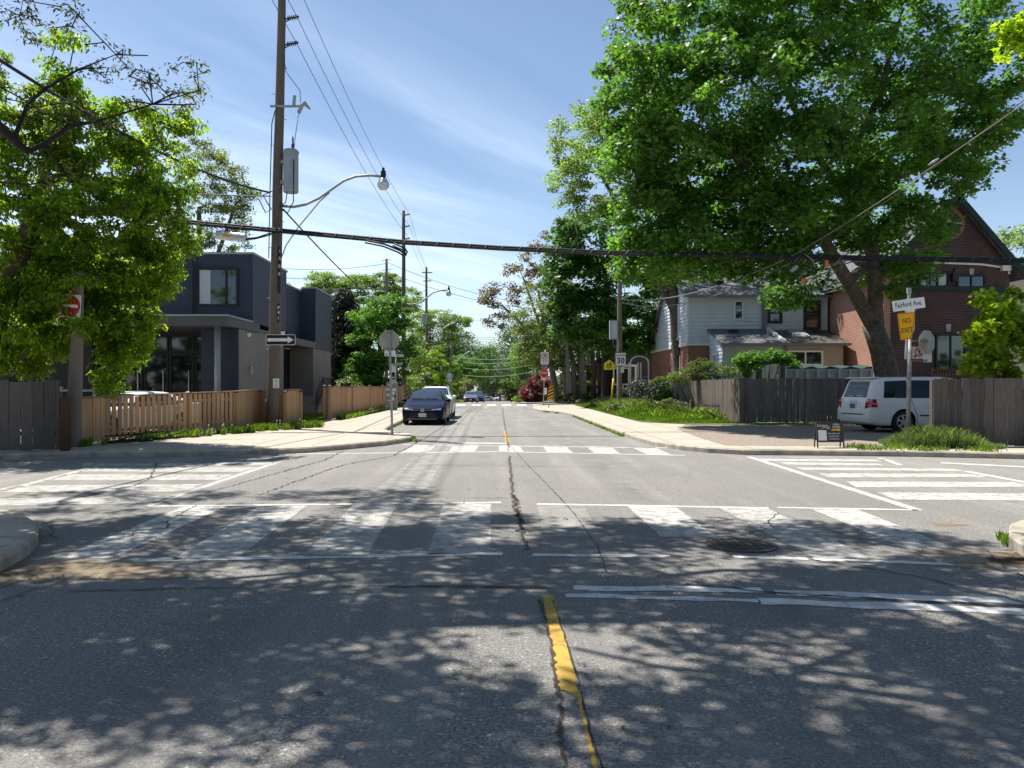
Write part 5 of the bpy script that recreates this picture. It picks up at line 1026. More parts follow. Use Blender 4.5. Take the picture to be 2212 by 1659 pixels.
simple('maple_tree', 'bright green maple behind the octagonal sign back', 822, 870, 56, 0.28, [B(815, 690, 56, (1.9, 2.4, 1.7), 44), B(790, 760, 55, (1.6, 2.4, 1.4), 34), B(850, 770, 56, (1.5, 2.4, 1.6), 34), B(840, 680, 57, (1.7, 2.2, 1.4), 26), B(765, 805, 55, (0.8, 1.5, 0.6), 10), B(870, 720, 56, (0.9, 1.8, 1.2), 14), B(800, 820, 55, (1.2, 2, 0.6), 14)], 'leaf_maple', 'bark', 0.19, 105, 0.62, 65, top=(820, 720), asp=0.85, shape='maple', droop=0.5)
def locust(label, px, pb, Y, bl, seed, top, fork=None, leaf='leaf_pale', per=80, size=0.23, rad=0.8): return simple('locust_tree', label, px, pb, Y, 0.3, [(c, r, int(n*1.7)) for c, r, n in bl], leaf, 'bark', size, per, rad, seed, top=top, fork=fork, asp=0.5, flat_=0.35, up=0.8, tip=0.016)
locust('airy pale green locust rising behind the spruce', 790, 872, 78, [B(880, 645, 80, (1.8, 2, 1.5), 24), B(895, 760, 82, (1.6, 2, 2.0), 26), B(700, 610, 78, (1.8, 2.5, 1.0), 24), B(830, 610, 78, (2.0, 2.5, 0.9), 22), B(715, 640, 78, (2.2, 2.5, 1.5), 34), B(790, 625, 78, (2.6, 2.6, 1.6), 38), B(760, 680, 78, (3, 3, 2), 36), B(855, 665, 78, (1.8, 2.4, 1.5), 24), B(690, 690, 78, (1.2, 2, 1.3), 14), B(770, 605, 78, (1.2, 2, 0.7), 9)], 67, (775, 660), [(720, 650, 0), (850, 670, 0)])
locust('airy pale green locust right of the second utility pole', 915, 868, 92, [B(905, 700, 92, (1.8, 2.5, 1.6), 30), B(950, 690, 94, (2.2, 2.6, 1.4), 32), B(985, 720, 94, (1.6, 2.2, 1.2), 22), B(925, 765, 90, (2.2, 2.4, 2), 40), B(960, 800, 90, (1.7, 2.2, 1.3), 26), B(905, 820, 88, (1.4, 2, 1.3), 20), B(995, 695, 94, (1.1, 2, 0.6), 9)], 69, (930, 720), [(985, 720, 1), (905, 700, 0)], per=85)
locust('yellow green young tree behind the white parked car', 960, 868, 84, [B(940, 790, 84, (1.3, 1.6, 1.6), 26), B(958, 830, 84, (0.9, 1.4, 0.9), 14), B(975, 850, 84, (0.5, 0.8, 0.5), 6)], 71, (948, 790), leaf='leaf_elder', per=90, size=0.17, rad=0.5)
# ---- trees closing the street
far = [(1010, 800, 130, 3.2, 'leaf_maple', 'rounded olive green tree beside the far grey car'), (1040, 775, 190, 6.0, 'leaf_darkmaple', 'broad bright green tree closing the end of the street'), (1080, 800, 200, 5.5, 'leaf_far', 'dark green tree at the very end of the street axis'), (985, 835, 120, 2.2, 'leaf_olive', 'low shrubby tree left of the far grey car'), (1120, 800, 170, 5.5, 'leaf_far', 'dark tree standing behind the overhead wires'), (1105, 838, 105, 1.5, 'leaf_shrub', 'small bright tree left of the red leaved shrub'), (1140, 770, 120, 4.0, 'leaf_maple', 'olive green tree above the red leaved shrub'), (1060, 815, 240, 5, 'leaf_far', 'dark far tree half hidden by its neighbours'), (1000, 770, 210, 6.0, 'leaf_far', 'dark far tree left of the street axis'), (1075, 785, 275, 9, 'leaf_far', 'tall dark tree far behind the parked cars'), (960, 760, 180, 7, 'leaf_far', 'tall dark tree far down the left pavement'), (1160, 740, 150, 7, 'leaf_far', 'tall dark tree far down the right pavement')]
for k, (px, py, Y, rr, lf, lab) in enumerate(far):
    z0 = zg(Y); b = (at(px, 0, Y)[0], Y, z0); c = at(px, py, Y); n = 46 if rr > 3 else 30
    tr = [[(*b, 0.1*rr*0.5), (c[0], Y, c[2]-rr*0.3, 0.05*rr*0.5)]]; rs = random.Random(k)
    bl = [((c[0]+rs.uniform(-.5, .5)*rr, Y+rs.uniform(-.4, .4)*rr, c[2]+rs.uniform(-.35, .35)*rr), (rr*0.66, rr*0.66, rr*0.55), n//4+4) for _ in range(8)]
    bl.append(((c[0], Y, max(c[2]-rr*0.8, z0+1)), (rr*0.7, rr*0.6, rr*0.5), 10))
    tree('tree', lab, b, tr, bl, lf, 'bark', 0.11*rr**0.6, 80, 0.30*rr, 400+k*3, asp=0.75, skel_keep=0.5, tip=0.03, group='trees closing the end of the street')
# wood masses that close the horizon far off
rs = np.random.RandomState(77); C = []
for k in range(520): x = rs.uniform(-170, 170); C.append((x, 330+rs.uniform(0, 25), zg(330)+rs.uniform(0.5, 1)*(7+4*math.sin(x*0.05)+3*math.sin(x*0.13+1))*rs.rand()**0.5))
tag(leaf_mesh('distant_wood', C, MT['leaf_far'], None, 1.5, 0.8, 78, 40, 3.0), 'far dark band of trees on the horizon at the end of the street', 'wood', kind='stuff')
C = []
for k in range(560): x = rs.uniform(6.6, 24); C.append((x, 80+rs.uniform(0, 4), rs.uniform(0.2, 4.8)))
tag(leaf_mesh('hedge', C, MT['leaf_far'], None, 0.3, 0.75, 82, 40, 0.7), 'dark tangled hedge behind the row of trunks at the far junction', 'hedge')
C = []
for k in range(420): x = rs.uniform(-22, -6.4); C.append((x, 97+rs.uniform(0, 4), zg(97)+rs.uniform(0.2, 5.2)))
tag(leaf_mesh('hedge', C, MT['leaf_far'], None, 0.32, 0.75, 83, 40, 0.75), 'dark green hedge behind the white parked car and second pole', 'hedge')
C = []  # unseen trees added behind the camera to darken reflections and fill light
for k in range(700): a = rs.uniform(-0.3, math.pi+0.3); d_ = rs.uniform(26, 34); C.append((d_*math.cos(a)*1.3, -d_*math.sin(a)*0.8-6, rs.uniform(0.4, 12)*rs.rand()**0.4))
tag(leaf_mesh('unseen_tree_belt', C, MT['leaf_far'], None, 0.8, 0.8, 79, 34, 1.7), 'unseen belt of leafy trees added behind the camera to darken reflections', 'wood', kind='stuff')
# side screen of trees further out so the horizon stays closed from other angles
for k, (x, Y, rr, lf, lab) in enumerate([(30, 75, 5, 'leaf_maple', 'full green tree behind the shaded bungalow'), (22, 95, 6, 'leaf_darkmaple', 'dark tree beyond the bungalow roof'), (-30, 95, 6, 'leaf_maple', 'full green tree behind the plain grey house'), (-20, 110, 6, 'leaf_olive', 'olive tree beyond the spruces'), (39.5, 60, 4.2, 'leaf_pale', 'pale green tree above the beige house'), (14, 85, 5, 'leaf_darkmaple', 'dark tree behind the row of trunks'), (-38, 48, 5, 'leaf_maple', 'green tree behind the left hand house')]):
    rs = random.Random(50+k); z0 = zg(Y); b = (x, Y, z0); hc = 4+rr*0.9 if k != 4 else 11.5
    bl = [((x+rs.uniform(-.5, .5)*rr, Y+rs.uniform(-.4, .4)*rr, z0+hc+rs.uniform(-.4, .4)*rr), (rr*0.6, rr*0.6, rr*0.5), 12) for _ in range(6)]
    tree('tree', lab, b, [[(*b, 0.35), (x, Y, z0+hc-1, 0.15)]], bl, lf, 'bark', 0.1*rr**0.6, 75, 0.26*rr, 500+k*3, asp=0.75, skel_keep=0.5, tip=0.03)
# ---- left foreground: box elder
tr = [[(*at(-60, 985, 19), 0.30), (*at(-30, 760, 19), 0.24), (*at(40, 560, 18.5), 0.2), (*at(90, 400, 18.5), 0.13), (*at(140, 200, 18.5), 0.06)],
      T((-10, 680, 19, 0.15), (120, 590, 19.5, 0.1), (260, 520, 20, 0.07), (380, 470, 20, 0.03)), T((90, 400, 18.5, 0.1), (230, 330, 19, 0.06), (340, 300, 19, 0.03))]
bl = [B(140, 130, 18.5, (0.35, 0.6, 0.75), 10), B(120, 215, 18.5, (0.75, 1, 0.7), 16), B(40, 260, 18.5, (0.9, 1.2, 1.0), 22), B(170, 300, 18.5, (1.0, 1.2, 0.8), 26), B(290, 270, 19, (0.8, 1, 0.5), 16), B(380, 270, 19.5, (0.5, 0.8, 0.35), 8), B(70, 370, 18.5, (1.3, 1.4, 0.9), 34), B(230, 360, 19, (1.2, 1.4, 0.8), 32), B(350, 370, 19.5, (1.0, 1.2, 0.7), 22), B(60, 480, 18, (1.5, 1.4, 0.8), 42), B(210, 470, 18.2, (1.3, 1.4, 0.75), 38), B(335, 480, 19.3, (0.9, 1.2, 0.75), 24), B(385, 530, 20, (0.35, 0.7, 0.35), 6), B(30, 590, 18.4, (1.1, 1.2, 0.8), 36), B(130, 570, 19.6, (1.3, 0.9, 0.7), 34), B(230, 580, 19.6, (1.2, 1.1, 0.8), 40), B(310, 590, 19.8, (0.85, 1.1, 0.75), 30), B(150, 680, 20, (1.4, 0.9, 0.8), 36), B(128, 636, 18.05, (0.22, 0.1, 0.15), 3), B(180, 690, 18.05, (0.2, 0.1, 0.25), 3), B(165, 610, 18.05, (0.3, 0.1, 0.12), 3), B(60, 700, 18.6, (1.2, 1.2, 0.8), 34), B(250, 690, 20, (1.0, 0.9, 0.8), 32), B(285, 700, 20.2, (0.5, 0.8, 0.8), 16), B(60, 770, 19.2, (1.2, 1.0, 0.5), 24), B(230, 780, 20.2, (0.7, 0.8, 0.5), 12), B(265, 770, 20.4, (0.45, 0.7, 0.5), 9), B(235, 835, 20.4, (0.25, 0.5, 0.25), 4),
      B(-120, 400, 18.5, (2, 2, 2), 30), B(-120, 650, 18.5, (2, 2, 1.6), 30), B(-60, 150, 18.5, (1.3, 1.6, 1.2), 18)]
tree('box_elder_tree', 'yellow green leafy tree filling the left side over the board fence', at(-60, 985, 19), tr, [(c, r, int(n*1.3)) for c, r, n in bl], 'leaf_elder', 'bark', 0.128, 100, 0.36, 91, asp=0.42, droop=1.0, up=0.45, flat_=0.55, fold=0.4, shell=0.6, seg=0.5)
simple('tree', 'finer leaved green tree behind the flat roof of the blue house', 430, 870, 50, 0.4, [B(440, 380, 50, (2.2, 2.5, 1.6), 32), B(500, 400, 50, (1.5, 2, 1.2), 18), B(400, 460, 50, (2.4, 2.5, 1.8), 32), B(490, 470, 50, (1.6, 2, 0.9), 18), B(530, 420, 50, (0.6, 1.2, 0.6), 6), B(430, 320, 50, (1.4, 2, 0.8), 14), B(460, 530, 50, (2.6, 2.5, 0.9), 26), B(520, 455, 50, (0.9, 1.2, 0.5), 8)], 'leaf_olive', 'bark', 0.16, 110, 0.6, 95, top=(430, 450), fork=[(510, 440, 0)], asp=0.5)
# ---- honey locusts whose branches shade the foreground
def wob(pts, rs, k=0.12): return pts
def honey(name, label, base, trunks, blobs, seed, per, size, rad, tip=0.013, **k): return tree(name, label, base, trunks, blobs, 'leaf_locust', 'bark_dark', size, per, rad, seed, asp=0.45, flat_=0.35, up=0.8, wig=0.3, seg=0.45, tip=tip, shell=0.1, cat='tree', **k)
vis = [B(400, 175, 11, (0.28, 0.5, 0.22), 9), B(430, 150, 11, (0.12, 0.3, 0.12), 3), B(330, 205, 10.5, (0.5, 0.6, 0.25), 12), B(220, 130, 10.5, (0.4, 0.5, 0.2), 10), B(300, 150, 10.5, (0.3, 0.5, 0.2), 8), B(110, 25, 10, (0.35, 0.5, 0.16), 12), B(40, 40, 10, (0.35, 0.5, 0.25), 12), B(20, 210, 10, (0.3, 0.5, 0.35), 7), B(150, 240, 10, (0.5, 0.6, 0.3), 10), B(240, 260, 10.5, (0.6, 0.6, 0.22), 10), B(60, 390, 10, (0.5, 0.5, 0.22), 8), B(410, 215, 11, (0.3, 0.4, 0.15), 6), B(140, 380, 10, (0.4, 0.5, 0.3), 8)]
def limb(pxs, z0, z1, r0, r1):
    out = []
    for i, p in enumerate(pxs):
        f = i/(len(pxs)-1); z = z0+(z1-z0)*f; q = Vector(g(*p))+SUN*(z/SUN.z); out.append((q.x, q.y, q.z, r0+(r1-r0)*f))
    return out
base1 = (-9.4, 6.2, 0.1)
tr = [[(*base1, 0.34), (-9.3, 6.6, 2.6, 0.28), (-8.9, 7.2, 5.0, 0.24), (-8.2, 7.6, 7.4, 0.19), (-7.0, 8.0, 9.0, 0.13), (-5.0, 8.4, 10.0, 0.09), (-2.4, 8.8, 10.6, 0.06)],
      [(-8.9, 7.2, 5.0, 0.13), (*at(-60, 230, 9.2), 0.09), (*at(0, 275, 9.6), 0.062), (*at(60, 328, 10), 0.046), (*at(95, 312, 10), 0.038), (*at(150, 272, 10.2), 0.03), (*at(210, 262, 10.3), 0.024), (*at(330, 225, 10.7), 0.013), (*at(430, 195, 11), 0.008)],
      [(*at(30, 300, 9.8), 0.032), (*at(45, 262, 9.9), 0.028), (*at(62, 222, 10), 0.026), (*at(100, 190, 10.2), 0.02), (*at(170, 150, 10.4), 0.014), (*at(250, 118, 10.6), 0.01), (*at(320, 120, 10.8), 0.008)],
      [(-8.2, 7.6, 7.4, 0.12), (-7.4, 5.6, 8.6, 0.09), (-5.2, 4.4, 9.4, 0.06)], [(-7.0, 8.0, 9.0, 0.09), (-5.5, 9.8, 10.0, 0.06), (-3.6, 11.2, 11.2, 0.04)], [(-8.2, 7.6, 7.4, 0.12), (-8.0, 9.3, 8.8, 0.07), (-7.4, 10.6, 9.8, 0.03)]]
def field(x0, x1, y0, y1, n, seed, per=11):
    rs = np.random.RandomState(seed); out = []
    k = max(1, round(math.sqrt(n*(x1-x0)/(y1-y0)))); m = max(1, round(n/k))
    for q in range(k*m):
        x, y = x0+(x1-x0)*(q % k+rs.rand())/k, y0+(y1-y0)*(q//k+rs.rand())/m; z = max(6.9, 2.6+0.52*y)+rs.rand()*1.7; 
        if rs.rand() > 0.14: out.append(((x, y, z), (0.75, 0.62, 0.4), int(per*rs.uniform(0.5, 1.7))))
    return out
can = field(-11.0, -1.2, 4.4, 12.2, 80, 5, 14)+field(-11, -4, 12.4, 15.5, 9, 6, 8)
tr += [limb([(-150, 1262), (200, 1275), (430, 1255), (640, 1238), (850, 1206), (1000, 1192), (1170, 1196)], 7.0, 8.2, 0.075, 0.02), limb([(-300, 1420), (0, 1400), (330, 1445), (640, 1440), (820, 1400)], 6.6, 7.4, 0.06, 0.02), limb([(430, 1255), (620, 1290), (900, 1275), (1080, 1265)], 7.2, 8.0, 0.05, 0.02)]
can += [((-4.3, 6.6, 7.4), (0.8, 0.5, 0.3), 12), ((-3.6, 7.0, 7.8), (0.7, 0.4, 0.3), 9), ((-5.4, 7.2, 7.8), (0.9, 0.5, 0.3), 16), ((-6.3, 7.6, 8.0), (0.8, 0.5, 0.3), 12), ((-4.6, 6.4, 7.4), (0.8, 0.5, 0.3), 12), ((-4.6, 8.0, 8.2), (0.7, 0.4, 0.3), 9)]
honey('honey_locust_tree', 'dark limbed honey locust reaching in over the street from the left edge', base1, tr, can, 101, 76, 0.115, 0.42, extra=(vis, 18, 0.065, 0.16), tip=0.008)
base2 = (9.2, 3.2, 0.1)
tr = [[(*base2, 0.36), (9.0, 3.8, 3.0, 0.29), (8.2, 4.8, 6.0, 0.23), (6.6, 6.0, 8.4, 0.17), (4.2, 7.0, 9.9, 0.11), (1.8, 7.8, 10.8, 0.07), (-0.6, 8.4, 11.4, 0.04)],
      [(8.2, 4.8, 6.0, 0.15), (7.6, 7.0, 8.0, 0.1), (6.6, 9.0, 9.4, 0.07), (5.2, 10.8, 10.6, 0.04)], [(6.6, 6.0, 8.4, 0.11), (4.4, 5.0, 9.2, 0.08), (2.0, 4.6, 9.8, 0.05), (-0.8, 5.0, 10.2, 0.03)], [(4.2, 7.0, 9.9, 0.09), (2.6, 9.4, 11.0, 0.05), (1.0, 10.6, 11.6, 0.03)], [(8.2, 4.8, 6.0, 0.12), (8.8, 6.0, 8.6, 0.08), (9.6, 7.6, 9.6, 0.04)]]
can = field(-1.3, 8.4, 4.4, 11.4, 76, 7, 14)
tr += [limb([(2500, 1200), (2150, 1212), (1850, 1236), (1560, 1232), (1330, 1256), (1180, 1272), (1000, 1262), (760, 1276)], 7.0, 8.2, 0.085, 0.03), limb([(1330, 1256), (1230, 1240), (1130, 1232), (980, 1246)], 7.8, 8.2, 0.045, 0.02), limb([(2500, 1500), (2050, 1520), (1700, 1470), (1420, 1440), (1240, 1400)], 6.6, 7.6, 0.07, 0.025)]
honey('honey_locust_tree', 'spreading honey locust outside the right edge that shades the near road', base2, tr, can, 103, 76, 0.115, 0.42)
# ---- young lime green maple on the right, tuft at the top right corner
tr = [[(*at(2150, 960, 20.5), 0.09), (*at(2150, 820, 20.5), 0.06), (*at(2160, 640, 20.5), 0.02)]]
bl = [B(2140, 660, 20.5, (0.35, 0.5, 0.3), 8), B(2185, 660, 20.5, (0.3, 0.5, 0.4), 8), B(2130, 720, 20.5, (0.45, 0.6, 0.4), 14), B(2200, 720, 20.5, (0.5, 0.6, 0.45), 14), B(2120, 780, 20.4, (0.4, 0.5, 0.3), 10), B(2190, 785, 20.5, (0.55, 0.6, 0.35), 14), B(2250, 740, 20.5, (0.5, 0.6, 0.7), 12), B(2160, 700, 20.5, (0.4, 0.5, 0.4), 10)]
tree('maple_sapling', 'bright yellow green young maple over the right hand fence', at(2150, 960, 20.5), tr, bl, 'leaf_lime', 'bark', 0.17, 42, 0.30, 111, asp=0.85, shape='maple', droop=0.6, up=0.4, flat_=0.8, cat='tree')
tr = [[(15.5, 16.5, 0.1, 0.3), (14.8, 15.5, 5, 0.24), (13.2, 14, 8.5, 0.16), (11.4, 12.6, 9.6, 0.06)], [(13.2, 14, 8.5, 0.1), (10.6, 13.0, 7.6, 0.05), (*at(2190, 70, 14), 0.02)]]
bl = [B(2185, 62, 14, (0.22, 0.3, 0.16), 6), B(2205, 95, 14, (0.25, 0.3, 0.12), 6), B(2255, 70, 14, (0.4, 0.5, 0.4), 10), ((13.5, 14.5, 9.5), (2.4, 2.2, 1.4), 40)]
tree('maple_tree', 'lime green maple spray hanging in at the top right corner', (15.5, 16.5, 0.1), tr, bl, 'leaf_lime', 'bark', 0.14, 34, 0.26, 115, asp=0.85, shape='maple', droop=0.6, up=0.45, flat_=0.7)
# ---- shrubs
def shrub(name, label, blobs, leaf, size, per, rad, seed, asp=0.6, cat='shrub', group=None, shape='kite', base=None, **k):
    rs = np.random.RandomState(seed); pts = sample_blobs(blobs, rs, 0.5); lo = min(p[2] for p in pts)
    c = np.mean([p for p in pts], 0); b = base or (float(c[0]), float(c[1]), float(lo-0.4)); t = thing(name, b, label, cat, group)
    mb = MB(); rr = random.Random(seed)
    for p in pts[::2]: q = (b[0]+(p[0]-b[0])*0.25, b[1]+(p[1]-b[1])*0.25, b[2]); mb.tube([q, ((q[0]+p[0])/2+rr.uniform(-.05, .05), (q[1]+p[1])/2, (q[2]+p[2])/2), tuple(p)], [0.02, 0.014, 0.006], 4, cap=False)
    mb.build('stem', MT['bark'], t); leaf_mesh('foliage', pts, MT[leaf], t, size, asp, seed+1, per, rad, shape=shape, **k); return t
shrub('shrub', 'round dark red leaved shrub beyond the far junction', [B(1147, 850, 82, (1.1, 1.0, 1.0), 36), B(1166, 828, 82, (1.3, 1.1, 0.9), 44), B(1188, 838, 82, (0.9, 1.0, 0.9), 30), B(1157, 862, 82, (1.2, 1.0, 0.5), 22)], 'leaf_red', 0.15, 90, 0.40, 121, base=(at(1162, 0, 82)[0], 82, zg(82)))
shrub('shrub', 'bright green juniper like bush leaning over the silvery fence', [B(1478, 815, 36, (0.6, 0.6, 0.3), 14), B(1520, 800, 36, (0.7, 0.6, 0.45), 18), B(1560, 805, 35.5, (0.6, 0.6, 0.4), 14)], 'leaf_shrub', 0.10, 110, 0.32, 123, asp=0.35, base=(at(1520, 0, 36)[0], 36, H))
shrub('vine', 'leafy vine sprawling over the wooden pergola', [B(1612, 775, 33, (0.5, 0.5, 0.25), 12), B(1650, 768, 33, (0.6, 0.6, 0.22), 14), B(1690, 772, 33, (0.4, 0.5, 0.25), 10), B(1618, 795, 33, (0.35, 0.4, 0.35), 9), B(1700, 785, 34, (0.5, 0.5, 0.2), 8)], 'leaf_maple', 0.12, 90, 0.3, 125, cat='climbing plant', base=(at(1640, 0, 33.2)[0], 33.2, H))
shrub('shrub', 'dark shaded yew bush below the garden arch', [B(1365, 862, 46, (0.9, 1.2, 0.6), 24), B(1400, 850, 45, (1.0, 1.2, 0.8), 30), B(1430, 855, 43, (0.8, 1.0, 0.7), 24), B(1385, 840, 46, (0.7, 1, 0.5), 14), B(1425, 835, 44, (0.5, 0.8, 0.4), 8)], 'leaf_yew', 0.12, 150, 0.45, 127, asp=0.3, base=(at(1400, 0, 45)[0], 45, 0.5))
shrub('shrub', 'light green bush in the sun behind the low wire fence', [B(1420, 878, 39, (0.9, 0.8, 0.35), 20), B(1345, 880, 41, (0.8, 0.7, 0.28), 16), B(1500, 898, 34.5, (0.6, 0.6, 0.22), 14), B(1455, 880, 36.5, (0.7, 0.6, 0.35), 18), B(1380, 885, 40, (0.7, 0.8, 0.3), 14), B(1445, 858, 40.5, (0.4, 0.5, 0.4), 10), B(1470, 890, 37, (0.8, 0.7, 0.25), 14)], 'leaf_shrub', 0.11, 110, 0.33, 129, base=(at(1420, 0, 39)[0], 39, 0.5))
shrub('shrub', 'green plants on the bank behind the striped marker', [B(1235, 845, 70, (1.0, 0.8, 0.6), 16), B(1222, 860, 70, (0.9, 0.8, 0.3), 12), B(1262, 835, 71, (0.9, 0.8, 0.7), 14)], 'leaf_shrub', 0.17, 80, 0.4, 131, base=(at(1225, 0, 70)[0], 70, 0.15))
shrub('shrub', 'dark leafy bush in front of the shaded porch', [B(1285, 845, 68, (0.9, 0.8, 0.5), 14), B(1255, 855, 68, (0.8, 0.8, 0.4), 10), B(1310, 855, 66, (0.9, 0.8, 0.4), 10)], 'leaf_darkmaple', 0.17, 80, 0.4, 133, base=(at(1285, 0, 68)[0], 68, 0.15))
shrub('shrub', 'low yellow green bush beside the far red shrub', [B(1120, 862, 88, (0.6, 0.6, 0.45), 9), B(1178, 864, 86, (0.7, 0.6, 0.4), 9)], 'leaf_elder', 0.17, 70, 0.35, 135, base=(at(1120, 0, 88)[0], 88, zg(88)))
shrub('shrub', 'dark green bush behind the silvery fence corner beside the clapboard house', [B(1435, 835, 44, (0.8, 0.8, 0.5), 14), B(1450, 850, 42, (0.4, 0.6, 0.5), 9)], 'leaf_shrub', 0.12, 110, 0.36, 137, base=(at(1445, 0, 43)[0], 43, 0.4))
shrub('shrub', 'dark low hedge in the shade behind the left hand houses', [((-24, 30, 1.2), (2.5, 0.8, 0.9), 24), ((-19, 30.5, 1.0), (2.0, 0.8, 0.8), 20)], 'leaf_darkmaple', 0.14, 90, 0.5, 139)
shrub('shrub', 'green garden bush behind the cedar privacy fence', [((-9.6, 52, 1.6), (1.2, 1.5, 0.8), 20), ((-9.4, 48, 1.4), (0.9, 1.2, 0.6), 12), ((-6.9, 63, 1.3), (0.8, 1.2, 0.8), 14)], 'leaf_shrub', 0.15, 80, 0.45, 141)
# ---- grass, weeds
def grass(name, label, polys, n, hgt, mat, seed, z=H, wd=0.012, lean=0.5, kind='stuff', cat='grass', zf=None, mound=None, patchy=0.0, zr=0.0):
    rs = np.random.RandomState(seed); P = []
    for poly, share in polys:
        xs = [p[0] for p in poly]; ys_ = [p[1] for p in poly]; k = int(n*share); c = 0; pa = np.array(poly)
        while c < k:
            x, y = rs.uniform(min(xs), max(xs)), rs.uniform(min(ys_), max(ys_)); ins = False; j = len(poly)-1
            for i in range(len(poly)):
                if (poly[i][1] > y) != (poly[j][1] > y) and x < (poly[j][0]-poly[i][0])*(y-poly[i][1])/(poly[j][1]-poly[i][1])+poly[i][0]: ins = not ins
                j = i
            if ins and patchy and math.sin(x*5.1+seed)+math.sin(y*3.7+2*seed)+math.sin(x*11+y*7)+1.6*rs.rand() < patchy: ins = False; c += 0.15
            if ins: P.append((x, y, zf(x, y) if zf else z)); c += 1
    P = np.array(P); N = len(P); a = rs.rand(N)*6.283; h_ = hgt*(0.45+0.9*rs.rand(N)); h_ = h_*np.clip(1.15-(np.hypot(P[:, 0]-mound[0], P[:, 1]-mound[1])/mound[2])**1.5, 0.25, 1.1) if mound else h_; P[:, 2] += zr*rs.rand(N)*np.clip(h_/hgt, 0, 1); le = lean*rs.rand(N)*h_; b = rs.rand(N)*6.283
    d = np.stack([np.cos(a), np.sin(a), np.zeros(N)], 1)*(wd*(0.6+0.8*rs.rand(N)))[:, None]; m = np.stack([np.cos(b)*le*0.35, np.sin(b)*le*0.35, h_*0.6], 1); t = np.stack([np.cos(b)*le, np.sin(b)*le, h_], 1)
    V = np.stack([P-d, P+d, P+m+d*0.7, P+t, P+m-d*0.7], 1).reshape(-1, 3); o = Vector((float(V[:, 0].mean()), float(V[:, 1].mean()), float(V[:, 2].min()))); V = V-np.array(o)
    me = bpy.data.meshes.new(name); me.vertices.add(N*5); me.vertices.foreach_set('co', V.astype(np.float32).ravel()); me.loops.add(N*5); me.loops.foreach_set('vertex_index', np.arange(N*5, dtype=np.int32)); me.polygons.add(N)
    me.polygons.foreach_set('loop_start', np.arange(0, N*5, 5, dtype=np.int32)); me.polygons.foreach_set('loop_total', np.full(N, 5, dtype=np.int32)); me.materials.append(MT[mat]); me.update(calc_edges=True)
    ob = bpy.data.objects.new(name, me); COL.objects.link(ob); ob.location = o; ORG[ob.name] = o
    return tag(ob, label, cat, kind=kind)
grass('grass', 'mown green grass of the right hand verge', [([(5.8, 44), (5.75, 33), (6.6, 30.2), (9.2, 29.6), (9.3, 32.5), (8.4, 34), (7.4, 38), (7.2, 44)], 0.7), ([(5.9, 58), (5.8, 44), (7.2, 44), (8, 58)], 0.3)], 26000, 0.085, 'grass', 1, zf=bank)
grass('weeds', 'tall pale weeds along the low wire fence and round the old pole', [([(6.2, 52), (6.2, 44), (6.9, 39), (7.5, 37.2), (7.9, 38), (7.5, 44), (7.6, 52)], 0.6), ([(7.4, 38), (8.3, 34.2), (9.2, 31.2), (9.3, 33), (8.2, 37)], 0.4)], 9000, 0.34, 'grass_pale', 2, zf=bank, wd=0.014, lean=1.5)
grass('weeds', 'low broad leaved weeds at the edge of the grass verge', [([(5.9, 44), (6.0, 36), (6.9, 33), (8.8, 31.2), (9.2, 32), (7.5, 36.5), (7.0, 42)], 1.0)], 3800, 0.16, 'grass', 12, zf=bank, wd=0.04, lean=1.2)
grass('grass', 'sunlit lawn grass beside the blue house', [([(-7.5, 31.4), (-7.35, 33), (-7.35, 40), (-11, 44), (-11, 34), (-8.8, 31.2)], 1.0)], 12000, 0.10, 'grass', 3)
grass('weeds', 'green weeds growing along the foot of the left cedar fence', [([(-9.1, 21.6), (-8.7, 21.5), (-7.4, 24.6), (-6.5, 26.6), (-6.4, 27.7), (-7.0, 27.5), (-8.2, 24.9)], 0.75), ([(-10.3, 18.4), (-9.9, 18.4), (-8.8, 21.4), (-9.2, 21.6)], 0.10), ([(-7.2, 26.9), (-6.2, 26.9), (-6.2, 28.1), (-7.0, 28.1)], 0.15)], 4600, 0.20, 'grass', 4, wd=0.018, lean=1.0, patchy=1.1)
grass('weeds', 'weeds and dandelions along the foot of the cedar privacy fence', [([(-7.0, 33.2), (-6.5, 33.6), (-6.6, 42), (-6.75, 58), (-7.0, 58)], 1.0)], 4600, 0.2, 'grass', 5, wd=0.022, lean=1.0, patchy=0.9)
grass('weeds', 'thin line of weeds in the gutter by the parked cars', [([(-4.12, 27.5), (-3.9, 27.5), (-3.95, 32), (-4.12, 32)], 0.6), ([(-2.5, 21.6), (-2.3, 21.7), (-2.3, 22.3), (-2.5, 22.4)], 0.2), ([(-4.1, 25.5), (-3.7, 25.6), (-3.9, 27.5), (-4.12, 27.5)], 0.2)], 800, 0.09, 'grass', 6, z=0.0, wd=0.012, lean=1.0, patchy=1.0)
grass('weeds', 'thin line of weeds in the right hand gutter', [([(3.85, 24), (4.02, 24), (4.0, 40), (3.85, 40)], 0.75), ([(2.7, 46.5), (3.5, 43.6), (3.6, 43.9), (2.8, 46.9)], 0.25)], 1500, 0.08, 'grass', 7, z=0.0, wd=0.012, lean=1.0, patchy=1.2)
grass('weeds', 'feathery tuft of pale weeds at the foot of the street sign post', [(blob(10.55, 18.45, 0.75, 0.6, 5), 0.5), (blob(10.3, 19.3, 0.55, 0.8, 6), 0.25), (blob(11.4, 17.95, 0.35, 0.3, 7), 0.15), (blob(9.6, 18.3, 0.4, 0.3, 8), 0.1)], 16000, 0.24, 'grass_pale', 8, wd=0.006, lean=1.3, zr=0.26, mound=(10.55, 18.6, 1.25))
